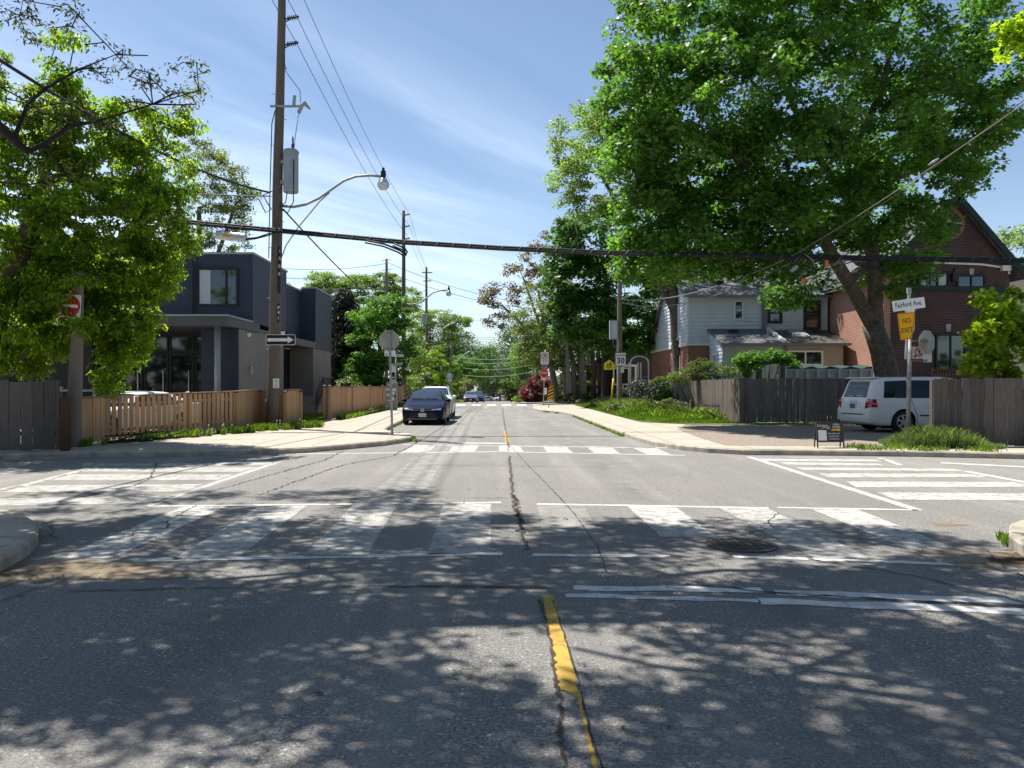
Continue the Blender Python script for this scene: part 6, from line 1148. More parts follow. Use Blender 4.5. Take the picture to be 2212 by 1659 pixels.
grass('weeds', 'small weeds along the kerb right of the open house sign', [([(8.2, 17.55), (12, 16.8), (18, 16), (18, 16.4), (12, 17.2), (8.4, 18.0)], 0.8), ([(8.1, 18.0), (9.4, 17.8), (9.4, 18.6), (8.3, 18.4)], 0.2)], 1000, 0.11, 'grass', 9, wd=0.014, lean=1.0, patchy=1.3)
grass('weeds', 'weeds standing against the right hand board fence', [([(12.6, 17.7), (13.3, 17.6), (13.3, 18.1), (12.6, 18.2)], 0.6), ([(14.2, 17.7), (15, 17.6), (15, 17.9), (14.2, 18)], 0.4)], 420, 0.36, 'grass_pale', 10, wd=0.02, lean=0.9)
grass('weeds', 'weeds by the near right kerb', [([(5.2, 7.5), (5.5, 8.1), (5.3, 8.2), (5.0, 7.6)], 1.0)], 160, 0.07, 'grass', 11, z=0.0, wd=0.01)
grass('grass', 'far grass along the pavement beyond the second junction', [([(-9, 74), (-5, 74), (-5, 110), (-9, 110)], 0.5), ([(5, 74), (9, 74), (9, 110), (5, 110)], 0.5)], 5000, 0.2, 'grass', 13, zf=lambda x, y: zg(y)+H, wd=0.04)
# fallen leaves and twigs
rs = np.random.RandomState(31); C = [g(x, y) for x, y in ((1510, 0), )] if False else []
for k in range(46):
    x, y = rs.uniform(-4.0, 4.6), rs.uniform(3.4, 16); C.append((x, y, 0.012))
for k in range(60): a = rs.rand(); C.append((-4.0+rs.rand()*0.35, 3.5+3.2*a, 0.012) if k % 2 else (4.7-rs.rand()*0.4, 4+3*a, 0.012))
ob = leaf_mesh('fallen_leaves', C, MT['leaf_brown'], None, 0.05, 0.45, 32, 2, 0.12, flat_=0.02, droop=0.0, up=4.0, fold=0.1); tag(ob, 'few dry leaves and bits scattered on the asphalt', 'leaves', kind='stuff')
# pale dandelion clocks
mb = MB(); rs = random.Random(3)
for k in range(26):
    x, y = (rs.uniform(-6.95, -6.5), rs.uniform(33.5, 46)) if k % 2 else (-8.6+1.9*(q := rs.random()), 22.6+4.2*q)
    z = H+rs.uniform(0.18, 0.32); mb.tube([(x, y, H), (x, y, z)], 0.004, 4); mb.lathe([(0, -0.025), (0.022, -0.012), (0.022, 0.012), (0, 0.025)], (x, y, z), n=6)
tag(mb.build('dandelions', flat('dandelion_white', (0.62, 0.62, 0.56), 0.9)), 'scattered white dandelion seed heads among the fence weeds', 'dandelions', kind='stuff')
# ================================================================== POLES, LAMPS, WIRES
def insulator(o, d, parent, n=6, s=1.0):
    mb = MB(); prof = [(0.02*s, 0)]
    for k in range(n): z = (0.05+k*0.055)*s; prof += [(0.025*s, z), (0.075*s, z+0.01*s), (0.078*s, z+0.025*s), (0.028*s, z+0.035*s)]
    prof += [(0.03*s, (0.06+n*0.055)*s), (0, (0.07+n*0.055)*s)]
    mb.lathe(prof, o, d, 10); mb.tube([Vector(o)-Vector(d)*0.12*s, o], 0.03*s, 6); mb.tube([Vector(o)-Vector(d)*0.1*s+Vector((0, 0, -0.14*s)), Vector(o)+Vector(d)*0.1*s+Vector((0, 0, -0.03*s))], 0.02*s, 5)
    return mb.build('insulator', MT['porcelain'], parent, smooth=True)
def lamp(name, label, pts, head, arm_r=0.035, s=1.0, brace=None, group='cobra street lamps'):
    t = thing(name, pts[0], label, 'street lamp', group)
    mb = MB(); mb.tube(pts, arm_r*s, 8)
    if brace: mb.tube(brace, 0.02*s, 6)
    a = mb.build('arm', MT['galv'], t, smooth=True)
    hx, hy, hz = head
    mb = MB(); mb.tube([(hx, hy, hz-0.02), (hx, hy, hz+0.22*s)], 0.085*s, 10); mb.tube([(hx, hy, hz+0.22*s), (hx, hy, hz+0.33*s)], 0.045*s, 8); b = mb.build('lamp_housing', MT['trim'], t)
    mb = MB(); mb.lathe([(0.07*s, 0.0), (0.13*s, -0.05*s), (0.19*s, -0.18*s), (0.215*s, -0.21*s), (0.20*s, -0.225*s)], (hx, hy, hz), n=18); mb.build('reflector', MT['chrome'], t, smooth=True)
    mb = MB(); mb.lathe([(0.20*s, -0.225*s), (0.18*s, -0.32*s), (0.11*s, -0.39*s), (0, -0.41*s)], (hx, hy, hz), n=18); mb.build('lamp_globe', MT['lampglass'], t, smooth=True)
    return t
def pole(label, b, t, r0, r1, mat='pole', group=None, n=14):
    b, t = Vector(b), Vector(t); th = thing('utility_pole', b, label, 'utility pole', group); rs = random.Random(int(b.y*10)); mb = MB(); P = []; RR = []
    for k in range(15): f = k/14; P.append(b+(t-b)*f+Vector((rs.uniform(-.012, .012), rs.uniform(-.012, .012), 0))); RR.append(r0+(r1-r0)*f)
    mb.tube(P, RR, n); mb.build('shaft', MT[mat], th, smooth=True); return th
def cyl_trafo(label, c, r, h, bush=True):
    t = thing('transformer', c, label, 'transformer'); c = Vector(c); mb = MB()
    mb.lathe([(0, -h/2), (r*0.93, -h/2), (r, -h/2+0.03), (r, h/2-0.05), (r*1.06, h/2-0.05), (r*1.06, h/2), (r*0.9, h/2+0.06), (0, h/2+0.1)], c, n=28); mb.build('tank', MT['trafo'], t, smooth=False)
    for p in [x for x in t.children]: pass
    mb = MB(); mb.lathe([(0.02, 0), (0.07, 0.03), (0.03, 0.06), (0.07, 0.1), (0.03, 0.13), (0.065, 0.16), (0.03, 0.2), (0.03, 0.4), (0, 0.5)], c+Vector((r*0.35, -r*0.3, h/2+0.05)), n=12); mb.build('bushing', MT['porcelain'], t, smooth=True)
    mb = MB(); mb.obox(c+Vector((-r-0.06, 0.05, h*0.25)), X, Zv, Yv, 0.14, 0.12, 0.2); mb.obox(c+Vector((-r-0.06, 0.05, -h*0.25)), X, Zv, Yv, 0.14, 0.12, 0.2); mb.build('bracket', MT['galv'], t); return t
def cat(a, b, sag, n=24):
    a, b = Vector(a), Vector(b); return [a+(b-a)*(i/n)-Vector((0, 0, sag*4*(i/n)*(1-i/n))) for i in range(n+1)]
def wire(label, pts, r=0.012, mat='wire', name='overhead_wire', group=None, c='wire', n=5):
    mb = MB(); mb.tube(pts, r, n); return tag(mb.build(name, MT[mat], smooth=True), label, c, group)
P1b, P1t = at(589, 934, 26.8), at(611, -110, 26.8)
def P1(py): f = (py-934)/(-110-934); return Vector(P1b)+(Vector(P1t)-Vector(P1b))*f
p1 = pole('tall weathered brown wooden utility pole nearest on the left carrying the one way arrow', P1b, P1t, 0.225, 0.125)
for py, nm in ((-30, 0), (42, 1), (98, 2)):
    o = P1(py)+Vector((0.18, -0.05, 0)); insulator(o, Vector((0.97, 0, 0.16)).normalized(), p1, 6, 1.15)
mb = MB()
for k in range(14): q = P1(150+k*55); s_ = -1 if k % 2 else 1; mb.tube([q+Vector((s_*0.13, -0.06, 0)), q+Vector((s_*0.27, -0.06, 0.01))], 0.012, 5)
mb.build('pole_step', MT['galv'], p1)
q = P1(233); mb = MB(); mb.beam(q+Vector((-0.28, -0.15, 0)), q+Vector((0.75, -0.15, 0.0)), 0.06, 0.07); mb.build('cutout_bracket', MT['galv'], p1)
mb = MB(); mb.tube([q+Vector((0.55, -0.2, 0.02)), q+Vector((0.58, -0.2, 0.35))], 0.06, 8); mb.tube([q+Vector((0.72, -0.2, -0.25)), q+Vector((0.85, -0.2, 0.05))], 0.07, 8); mb.tube([q+Vector((0.9, -0.2, 0.1)), q+Vector((1.12, -0.2, -0.12))], [0.09, 0.03], 6); mb.build('fuse_cutout', MT['galv'], p1)
mb = MB()
mb.tube([P1(130)+Vector((0.15, -0.1, 0)), P1(160)+Vector((0.25, -0.15, 0)), P1(200)+Vector((0.75, -0.2, 0)), P1(226)+Vector((0.78, -0.2, 0))], 0.012, 5)
mb.tube([P1(250)+Vector((0.72, -0.2, 0)), P1(300)+Vector((0.64, -0.25, 0)), P1(322)+Vector((0.62, -0.3, 0))], 0.012, 5)
mb.tube([P1(233)+Vector((-0.05, -0.2, 0)), P1(270)+Vector((-0.2, -0.18, 0)), P1(420)+Vector((-0.22, -0.17, 0)), P1(560)+Vector((-0.21, -0.18, 0))], 0.018, 5)
mb.tube([P1(350)+Vector((0.62, -0.3, 0)), P1(440)+Vector((0.62, -0.25, 0)), P1(462)+Vector((0.42, -0.2, 0)), P1(455)+Vector((0.15, -0.18, 0))], 0.018, 5)
mb.tube([P1(418)+Vector((0.4, -0.25, 0)), P1(440)+Vector((0.34, -0.2, 0)), P1(448)+Vector((0.12, -0.15, 0))], 0.018, 5)
mb.tube([P1(415)+Vector((-0.15, -0.15, 0)), P1(425)+Vector((-0.45, -0.2, 0)), P1(440)+Vector((-0.3, -0.2, 0)), P1(455)+Vector((-0.15, -0.2, 0)), P1(462)+Vector((-0.35, -0.2, 0)), P1(432)+Vector((-0.6, -0.2, 0))], 0.02, 5)
mb.build('jumper_cable', MT['cable'], p1, smooth=True)
for pys, txt in (((544, 560, 577, 593, 609, 625), '150644'), ((666, 676, 688), 'P41')):
    a, b = P1(pys[0]-9), P1(pys[-1]+9); mid = (a+b)/2+Vector((0.155, -0.155, 0)); u = Vector((0.8, 0.6, 0)); 
    mb = MB(); mb.obox(mid, u, Zv, u.cross(Zv), 0.085, a.z-b.z, 0.008); pl = mb.build('number_plate', MT['blackpaint'], p1)
    mb = MB()
    for yy, chh in zip(pys, txt): mb.text(chh, 0.16, P1(yy)+Vector((0.155, -0.155, 0)), u, Zv, lift=0.007, off=0.01)
    mb.build('lettering', MT['whitepaint'], pl)
c = P1(373)+Vector((0.46, -0.06, 0)); cyl_trafo('grey cylindrical transformer mounted on the nearest utility pole', c, 0.26, 1.42)
arm = [at(610, 445, 26.75), at(635, 447, 26.7), at(660, 442, 26.65), at(690, 428, 26.6), at(715, 410, 26.6), at(742, 391, 26.6), at(768, 381, 26.6), at(800, 379, 26.6), at(822, 381, 26.6)]
lamp('street_lamp', 'grey curved arm street lamp on the nearest utility pole', arm, at(828, 384, 26.6), 0.045, 1.05, brace=[at(712, 416, 26.6), at(690, 436, 26.6), at(645, 490, 26.6), at(618, 530, 26.65), at(606, 562, 26.7)])
# one way arrow
def panel(parent, name, poly, o, u, v, mat, t=0.005, d=0.0):
    mb = MB(); u, v = Vector(u).normalized(), Vector(v).normalized(); n = u.cross(v); mb.plate(poly, Vector(o)+n*d, u, v, t); return mb.build(name, MT[mat], parent)
def rrect(w_, h_, r, n=4, cx=0, cy=0):
    out = []
    for sx, sy, a0 in ((1, 1, 0), (-1, 1, 90), (-1, -1, 180), (1, -1, 270)):
        for i in range(n+1): a = R(a0+90*i/n); out.append((cx+sx*(w_/2-r)+r*math.cos(a), cy+sy*(h_/2-r)+r*math.sin(a)))
    return out
def octa(s): k = s*(math.sqrt(2)-1)/2; h_ = s/2; return [(h_, -k), (h_, k), (k, h_), (-k, h_), (-h_, k), (-h_, -k), (-k, -h_), (k, -h_)]
def ringpoly(mb, o, u, v, r0, r1, lift, n=40):
    o, u, v = Vector(o), Vector(u).normalized(), Vector(v).normalized(); nn = u.cross(v)
    for i in range(n):
        a, b = 2*math.pi*i/n, 2*math.pi*(i+1)/n; f = lambda r_, t_: tuple(o+u*(r_*math.cos(t_))+v*(r_*math.sin(t_))+nn*lift); mb.quad(f(r0, a), f(r1, a), f(r1, b), f(r0, b))
def bolts(parent, pts, n=Vector((0, -1, 0)), r=0.013):
    mb = MB()
    for p in pts: mb.lathe([(r, 0), (r, 0.008), (0, 0.011)], Vector(p), n, 8)
    mb.build('bolt', MT['galv'], parent)
def sign_on(name, label, o, group=None, cat='sign'): return thing(name, o, label, cat, group)
UX, UZ = X, Zv
o = Vector(at(606, 734, 26.55)); sg = sign_on('one_way_sign', 'black one way sign with white right arrow on the nearest utility pole', o); sw_, sh_ = 64*26.55/F, 23*26.55/F
a = panel(sg, 'panel', rrect(sw_, sh_, 0.05), o, UX, UZ, 'whitepaint'); panel(sg, 'black_field', rrect(sw_-0.035, sh_-0.035, 0.04), o, UX, UZ, 'blackpaint', 0.003, 0.004)
hw = sw_/2-0.06; ar = [(-hw, -0.055), (hw-0.20, -0.055), (hw-0.20, -0.12), (hw, 0), (hw-0.20, 0.12), (hw-0.20, 0.055), (-hw, 0.055)]
panel(sg, 'arrow', ar, o, UX, UZ, 'whitepaint', 0.002, 0.0075); bolts(sg, [o+Vector((-0.22, -0.009, 0)), o+Vector((0.22, -0.009, 0))])
o = Vector(at(596.5, 828, 26.5)); sg = sign_on('poster', 'small white paper notice stapled to the nearest utility pole', o, cat='poster')
panel(sg, 'paper', [(-0.11, -0.17), (0.11, -0.16), (0.105, 0.17), (-0.11, 0.165)], o, UX, UZ, 'whitepaint', 0.002)
mb = MB(); nn = Vector((0, -0.002, 0))
for k, (w_, z) in enumerate(((0.12, 0.12), (0.15, -0.03), (0.1, -0.1), (0.13, -0.12))): mb.obox(o+nn+Vector((0, 0, z)), UX, UZ, (0, -1, 0), w_, 0.007, 0.001)
mb.plate([(-0.06, 0.04), (0.06, 0.04), (0.01, 0.08), (0.0, 0.075), (-0.02, 0.055)], o+nn*1.2, UX, UZ, 0.001); mb.plate([(-0.015, -0.08), (0.015, -0.08), (0.012, -0.045), (-0.012, -0.045)], o+nn*1.2, UX, UZ, 0.001); mb.build('print', MT['blackpaint'], sg)
# poles further along
p2b, p2t = at(873, 877.5, 60), at(871.5, 455, 60)
p2 = pole('second tall wooden utility pole behind the cedar fence', p2b, p2t, 0.2, 0.12)
for py in (464, 489, 516): insulator(Vector(at(875, py, 60)), Vector((0.98, 0, 0.1)).normalized(), p2, 5, 1.1)
arm = [at(874+i, y, 60) for i, y in ((0, 656), (12, 658), (30, 655), (48, 643), (62, 632), (80, 627), (92, 627))]
lamp('street_lamp', 'curved arm street lamp on the second utility pole', arm, at(969.5, 628, 60), 0.05, 1.1)
mb = MB(); o = at(879, 792, 59.7); mb.obox(o, X, Zv, Yv, 0.25, 0.75, 0.2); b = at(866, 795, 59.7); tag(mb.build('junction_box', MT['whitepaint']), 'small white box strapped to the second utility pole', 'junction box')
p3b, p3t = at(922, 868, 88), at(921, 577, 88)
p3 = pole('third wooden utility pole with a grey transformer', p3b, p3t, 0.19, 0.12)
cyl_trafo('grey transformer on the third utility pole', at(917, 689, 87.6), 0.33, 1.15)
arm = [at(922+i, y, 88) for i, y in ((2, 718), (16, 719), (32, 712), (46, 702), (58, 698), (66, 698))]
lamp('street_lamp', 'curved arm street lamp on the third utility pole', arm, at(989, 698.5, 88), 0.05, 1.1)
mb = MB(); mb.beam(at(912, 589, 88), at(934, 589, 88), 0.1); mb.beam(at(914, 607, 88), at(932, 607, 88), 0.1); mb.build('crossarm', MT['pole'], p3)
sg = sign_on('traffic_sign', 'partly hidden black plate under a white sign on the third pole', at(925, 810, 86.5)); o = Vector(at(925, 813, 86.5))
panel(sg, 'panel', rrect(0.65, 0.35, 0.03), o, UX, UZ, 'blackpaint'); mb = MB(); mb.text('BICYCLES', 0.14, o+Vector((0, -0.004, 0.08)), UX, UZ, sx=0.8); mb.text('EXCEPTED', 0.14, o+Vector((0, -0.004, -0.08)), UX, UZ, sx=0.8); mb.build('lettering', MT['whitepaint'], sg)
panel(sg, 'upper_panel', rrect(0.55, 0.4, 0.03), o+Vector((0, 0, 0.42)), UX, UZ, 'whitepaint')
p4 = pole('bare utility pole standing among the trees of the next street', at(835, 868, 75), at(835, 559, 75), 0.17, 0.12, 'pole_grey')
mb = MB()
for py in (562, 583, 604): mb.beam(at(825, py+1, 75), at(845, py-1, 75), 0.05)
mb.build('crossarm', MT['galv'], p4)
p5 = pole('fourth utility pole far down the left pavement', at(976, 868, 130), at(976, 712, 130), 0.2, 0.14, 'pole')
arm = [at(976+i, y, 128) for i, y in ((0, 782), (12, 779), (24, 768), (36, 760), (44, 758))]
lamp('street_lamp', 'curved arm street lamp on the fourth utility pole', arm, at(1021, 759, 128), 0.06, 1.2)
pole('thin grey pole far down the left pavement', at(1007, 866, 150), at(1007, 750, 150), 0.14, 0.10, 'pole_grey')
pole('grey pole beyond the red leaved shrub', at(1154, 862, 110), at(1152, 776, 110), 0.13, 0.1, 'pole_grey')
rp = pole('short thin wooden pole on the right verge carrying the speed limit sign', at(1338.5, 875, 43.9), at(1338.5, 608, 44), 0.15, 0.125, 'pole_grey')
t = thing('equipment_cabinet', at(1326, 712, 43.8), 'grey metal cabinet mounted high on the thin right hand pole', 'cabinet'); mb = MB(); a, b = at(1317, 733, 43.7), at(1333.5, 692, 43.7); mb.bx(a[0], b[0], 43.55, 43.9, a[2], b[2]); mb.build('body', MT['trafo'], t)
mb = MB(); mb.bx(a[0]+0.09, b[0]-0.05, 43.535, 43.549, a[2]+0.05, b[2]-0.05); mb.build('door', MT['siding'], t); mb = MB(); mb.tube([at(1324, 733, 43.7), at(1326, 748, 43.7), at(1332, 752, 43.75), at(1334, 770, 43.75)], 0.025, 5); mb.tube([at(1332, 733, 43.75), at(1332.5, 772, 43.75)], 0.03, 5); mb.build('conduit', MT['cable_grey'], t)
# conductors
ends1 = [Vector((-6.95, -8, 16.4)), Vector((-6.7, -8, 15.3)), Vector((-6.6, -8, 14.3))]
t1 = [Vector(at(643, -33, 26.8)), Vector(at(642, 37, 26.8)), Vector(at(641, 94, 26.8))]
t2 = [Vector(at(885, 463, 60)), Vector(at(885, 488, 60)), Vector(at(885, 515, 60))]
t3 = [Vector(at(925, 585, 88)), Vector(at(928, 592, 88)), Vector(at(930, 606, 88))]
lab = ['topmost bare wire along the left poles', 'middle bare wire along the left poles', 'lowest bare wire along the left poles']
for k in range(3):
    pts = cat(ends1[k], t1[k], 0.25, 10)+cat(t1[k], t2[k], 0.55, 24)[1:]+cat(t2[k], t3[k], 0.4, 14)[1:]; wire(lab[k], pts, 0.0125)
mb = None
wire('twisted black cable dropping from the upper left to the nearest pole', cat(at(-60, 95, 13), at(0, 130, 14), 0)+cat(at(0, 130, 14), at(583, 416, 26.6), 0.35)[1:], 0.035, 'cable', 'overhead_cable', c='cable')
wire('thin grey wire running left from the nearest pole through the tree', cat(at(-40, 375, 24), at(583, 424, 26.7), 0.15), 0.022, 'wire', 'overhead_cable', c='cable')
wire('black service cable slanting down from the nearest pole behind the cedar fence', cat(at(612, 452, 26.8), at(836, 668, 62), 0.3), 0.03, 'cable', 'overhead_cable', c='cable')
# the thick bundle across the street
bun = [(-60, 430, 25), (150, 452, 25.5), (440, 483, 26.2), (600, 498, 26.4), (720, 509, 26.4), (870, 523, 26.4), (1080, 536, 26.4), (1310, 546, 26.4), (1500, 550, 26.4), (1720, 554, 26.4), (1900, 558, 26), (2212, 563, 25.5), (2600, 560, 25)]
t = thing('overhead_cable', at(600, 498, 26.4), 'thick black bundle of lashed cables strung right across the street', 'cable')
base_ = [Vector(at(*p)) for p in bun]
mb = MB(); mb.tube([p+Vector((0, 0, 0.03)) for p in base_], 0.055, 8); mb.tube([p+Vector((0, -0.08, -0.035)) for p in base_], 0.032, 7); mb.tube([p+Vector((0, 0.05, -0.045)) for p in base_], 0.034, 7); mb.build('strand', MT['cable'], t, smooth=True)
mb = MB()
for a, b in zip(base_, base_[1:]):
    L = (b-a).length; k = max(1, int(L/0.55))
    for i in range(k): p = a+(b-a)*(i/k); d = (b-a).normalized(); mb.tube([p+Vector((0, -0.1, -0.075)), p+d*0.07+Vector((0, -0.115, 0)), p+d*0.14+Vector((0, -0.05, 0.09))], 0.0075, 4)
mb.build('lashing_wire', MT['cable_grey'], t)
mb = MB(); L_ = [(790, 519), (830, 527), (862, 540), (876, 549), (880, 545), (874, 536), (850, 525)]
mb.tube([Vector(at(x, y, 26.25)) for x, y in L_], 0.032, 7); mb.tube([Vector(at(x-2, y+5, 26.2)) for x, y in L_], 0.028, 7); mb.build('slack_loop', MT['cable'], t, smooth=True)
mb = MB(); a, b = at(548, 512, 26.3), at(600, 500, 26.3); mb.tube([at(532, 516, 26.25), at(556, 513, 26.25), at(580, 505, 26.3), at(612, 502, 26.3)], 0.026, 6); mb.tube([at(532, 518, 26.25), at(552, 516, 26.25), at(586, 507, 26.3)], 0.02, 6); mb.build('tail_cable', MT['cable'], t, smooth=True)
t = thing('splice_case', at(499, 510, 26.2), 'silver cylindrical splice case hanging under the cable bundle', 'splice case'); a, b = Vector(at(467, 507, 26.2)), Vector(at(532, 514, 26.2)); mb = MB()
d = (b-a); P = [a+d*f for f in (0, 0.02, 0.03, 0.25, 0.26, 0.28, 0.29, 0.5, 0.51, 0.53, 0.54, 0.75, 0.76, 0.78, 0.79, 0.97, 0.98, 1.0)]; rr = [0.10, 0.155, 0.155, 0.155, 0.17, 0.17, 0.155, 0.155, 0.17, 0.17, 0.155, 0.155, 0.17, 0.17, 0.155, 0.155, 0.14, 0.12]
mb.tube(P, rr, 18); mb.build('case', MT['alu'], t); mb = MB()
for f in (0.2, 0.78): q = a+d*f; mb.tube([q+Vector((0, 0, 0.15)), q+Vector((0, 0, 0.25)), q+Vector((0.06, 0, 0.33))], 0.012, 5)
mb.build('hook', MT['galv'], t); mb = MB(); q = a+d*0.40; mb.obox(q+Vector((0, -0.158, 0)), d, Zv, (0, -1, 0), 0.22, 0.11, 0.006); mb.build('label_tag', MT['signorange'], t)
# service drops on the right with the tangle where they meet the bundle
J = Vector(at(1712, 552, 26.3)); JJ = Vector(at(1640, 590, 28)); Pp = Vector(at(1340, 652, 44))
wire('pale service cable rising from the bundle to the upper right corner', cat(J, at(2260, 190, 14), 0.1), 0.0115, 'cable_grey', 'overhead_cable', c='cable')
wire('brownish twisted wire just below the pale service cable', cat(J+Vector((0.35, 0, -0.02)), at(2240, 195, 14.2), 0.12), 0.009, 'darkwood', 'overhead_cable', c='cable')
wire('upper grey service drop from the bundle to the thin right hand pole', cat(J, Pp+Vector((0, 0, 0.15)), 0.55), 0.028, 'cable_grey', 'overhead_cable', c='cable')
wire('lower grey service drop from the bundle to the thin right hand pole', cat(J+Vector((0.2, 0, -0.1)), Pp+Vector((0.05, 0, -0.05)), 0.75), 0.02, 'cable_grey', 'overhead_cable', c='cable')
wire('thin grey wire looping off the thin right hand pole', [at(1340, 608, 44), at(1348, 622, 44), at(1352, 640, 44), at(1360, 655, 43.5), at(1385, 665, 43), at(1440, 672, 42.5)], 0.02, 'cable_grey', 'overhead_cable', c='cable')
t = thing('cable_tangle', at(1712, 552, 26.2), 'tangle of looped cables where the service drops join the bundle', 'cable')
def loop(px): return [Vector(at(x, y, 26.15)) for x, y in px]
mb = MB()
for q in ([(1660, 556), (1700, 560), (1730, 570), (1760, 582), (1790, 580), (1820, 572), (1850, 562), (1868, 555)], [(1680, 575), (1712, 592), (1740, 598), (1760, 590), (1775, 578), (1800, 565), (1812, 552)], [(1730, 552), (1745, 563), (1760, 580), (1765, 590)], [(1760, 560), (1790, 552), (1830, 556), (1868, 566), (1890, 578), (1912, 586)], [(1830, 552), (1850, 572), (1880, 580), (1905, 577), (1925, 570)], [(1700, 566), (1725, 575), (1752, 588), (1762, 578)]): mb.tube(loop(q), 0.024, 6)
mb.build('black_loop', MT['cable'], t, smooth=True); mb = MB()
for q in ([(1738, 548), (1755, 562), (1760, 576)], [(1740, 583), (1726, 600), (1732, 608), (1775, 592), (1795, 585)], [(1795, 572), (1830, 562), (1870, 566)], [(1800, 575), (1815, 560), (1825, 552)], [(1815, 578), (1828, 562), (1832, 553)]): mb.tube(loop(q), 0.024, 6)
mb.build('grey_loop', MT['cable_grey'], t, smooth=True)
MT['tagorange'] = flat('orange_tag', (0.75, 0.16, 0.03))
mb = MB()
for x, y in ((1736, 607), (1786, 569)): p = Vector(at(x, y, 26.1)); mb.bx(p.x-0.06, p.x+0.06, p.y-0.01, p.y+0.01, p.z-0.11, p.z+0.09)
mb.build('orange_tag', MT['tagorange'], t)
mb = MB(); a = Vector(at(1716, 580, 26.1)); mb.tube([a+Vector((-0.12, 0, -0.1)), a, a+Vector((0.1, 0, 0.08))], [0.05, 0.08, 0.06], 10); mb.build('drop_clamp', MT['trafo'], t)
mb = MB(); a, b = Vector(at(2005, 357, 19.3)), Vector(at(2028, 342, 19)); tag(mb.build('cable_clamp', MT['trafo']) if mb.tube([a, (a+b)/2, b], [0.015, 0.04, 0.015], 8) else mb.build('cable_clamp', MT['trafo']), 'small silver splice on the pale service cable', 'cable clamp')
# wires of the next street
for k, (x0, y0, x1, y1) in enumerate([(615, 580, 835, 569), (615, 600, 835, 590), (615, 622, 835, 611)]): wire(['upper', 'middle', 'lower'][k]+' thin wire from the left to the bare pole among the trees', cat(at(x0, y0, 70), at(x1, y1, 75), 0.3, 14), 0.022)
for k, (x1, y1) in enumerate([(1045, 631), (1045, 638), (922, 625)]): wire(['upper', 'middle', 'lower'][k]+' thin wire running right from the bare pole among the trees', cat(at(835, 566+k*21, 75), at(x1+160 if k < 2 else x1, y1+32 if k < 2 else y1, 80 if k < 2 else 88), 0.8, 14), 0.022)
for k, y in enumerate([690, 727, 732, 752]): wire(['topmost', 'second', 'third', 'lowest'][k]+' thin wire crossing the far end of the street', cat(at(925, y-4-2*k, 88), at(1330, y+1, 95), 0.4, 14), 0.018)
for k, y in enumerate([775, 784, 797, 812]): wire(['topmost', 'second', 'third', 'lowest'][k]+' pale wire against the dark trees at the far end', cat(at(1000, y-2, 125), at(1154, y-10, 112), 0.5, 12), 0.022, 'galv')
# ================================================================== SIGNS ON POSTS
def uchannel(parent, b, t_, w_=0.06, mat='galv', name='post'):
    b, t_ = Vector(b), Vector(t_); mb = MB(); mb.beam(b+Vector((0, 0.0, 0)), t_, w_*0.5, 0.02); mb.beam(b+Vector((-w_*0.38, -0.012, 0)), t_+Vector((-w_*0.38, -0.012, 0)), 0.012, 0.03); mb.beam(b+Vector((w_*0.38, -0.012, 0)), t_+Vector((w_*0.38, -0.012, 0)), 0.012, 0.03); return mb.build(name, MT[mat], parent)
def post(parent, b, t_, r, mat='galv', n=10): mb = MB(); mb.tube([b, t_], r, n); return mb.build('post', MT[mat], parent, smooth=True)
# back of stop sign, left
b, tp = Vector(at(847.5, 948, 23.1)), Vector(at(841, 714, 23.1)); b.z = H-0.02
sg = sign_on('stop_sign', 'back of a grey octagonal stop sign on a leaning galvanised post at the left corner', b); uchannel(sg, b, tp, 0.075)
o = Vector(at(840.5, 735.5, 23.14)); ya = math.radians(8)
panel(sg, 'octagon', octa(0.62), o, (-math.cos(ya), math.sin(ya), 0), UZ, 'alu_back', 0.004); panel(sg, 'red_face', octa(0.605), o, (-math.cos(ya), math.sin(ya), 0), UZ, 'signred', 0.002, 0.004)
mb = MB(); mb.obox(o+Vector((0, -0.05, 0.22)), UX, UZ, Yv, 0.13, 0.03, 0.02); mb.obox(o+Vector((0, -0.05, -0.25)), UX, UZ, Yv, 0.2, 0.02, 0.02); mb.build('bracket', MT['iron'], sg)
o2 = Vector(at(842.5, 763, 23.15)); panel(sg, 'tab', rrect(0.33, 0.18, 0.03), o2, UX, UZ, 'whitepaint', 0.003)
mb = MB(); mb.obox(o2+Vector((-0.11, -0.003, -0.04)), UX, UZ, Yv, 0.05, 0.07, 0.001); mb.build('tab_sticker', MT['alu_back'], sg)
t = thing('street_name_sign', at(855, 880, 50), 'white street name blade on a thin post behind the octagonal sign back', 'street sign'); post(t, at(855, 880, 50), at(855, 765, 50), 0.035)
o = Vector(at(860, 768, 49.9)); panel(t, 'blade', rrect(0.75, 0.17, 0.03), o, (1, 0, -0.03), UZ, 'whitepaint'); mb = MB(); mb.text('DALL AV', 0.13, o+Vector((0.1, -0.001, 0)), (1, 0, -0.03), UZ, off=0.012); mb.build('lettering', MT['blackpaint'], t)
t = thing('sign_board', at(858, 788, 47), 'slanted dull grey sign board and small white plate seen from behind', 'sign'); mb = MB(); mb.plate([(-0.3, -0.12), (0.32, -0.02), (0.32, 0.14), (-0.3, 0.05)], at(859, 787, 47), (0.95, 0.3, 0), UZ, 0.05); mb.build('board', MT['alu_back'], t); panel(t, 'plate', rrect(0.28, 0.5, 0.03), at(850, 795.5, 47), UX, UZ, 'whitepaint'); post(t, at(854.5, 880, 47.1), at(854.5, 785, 47.1), 0.03)
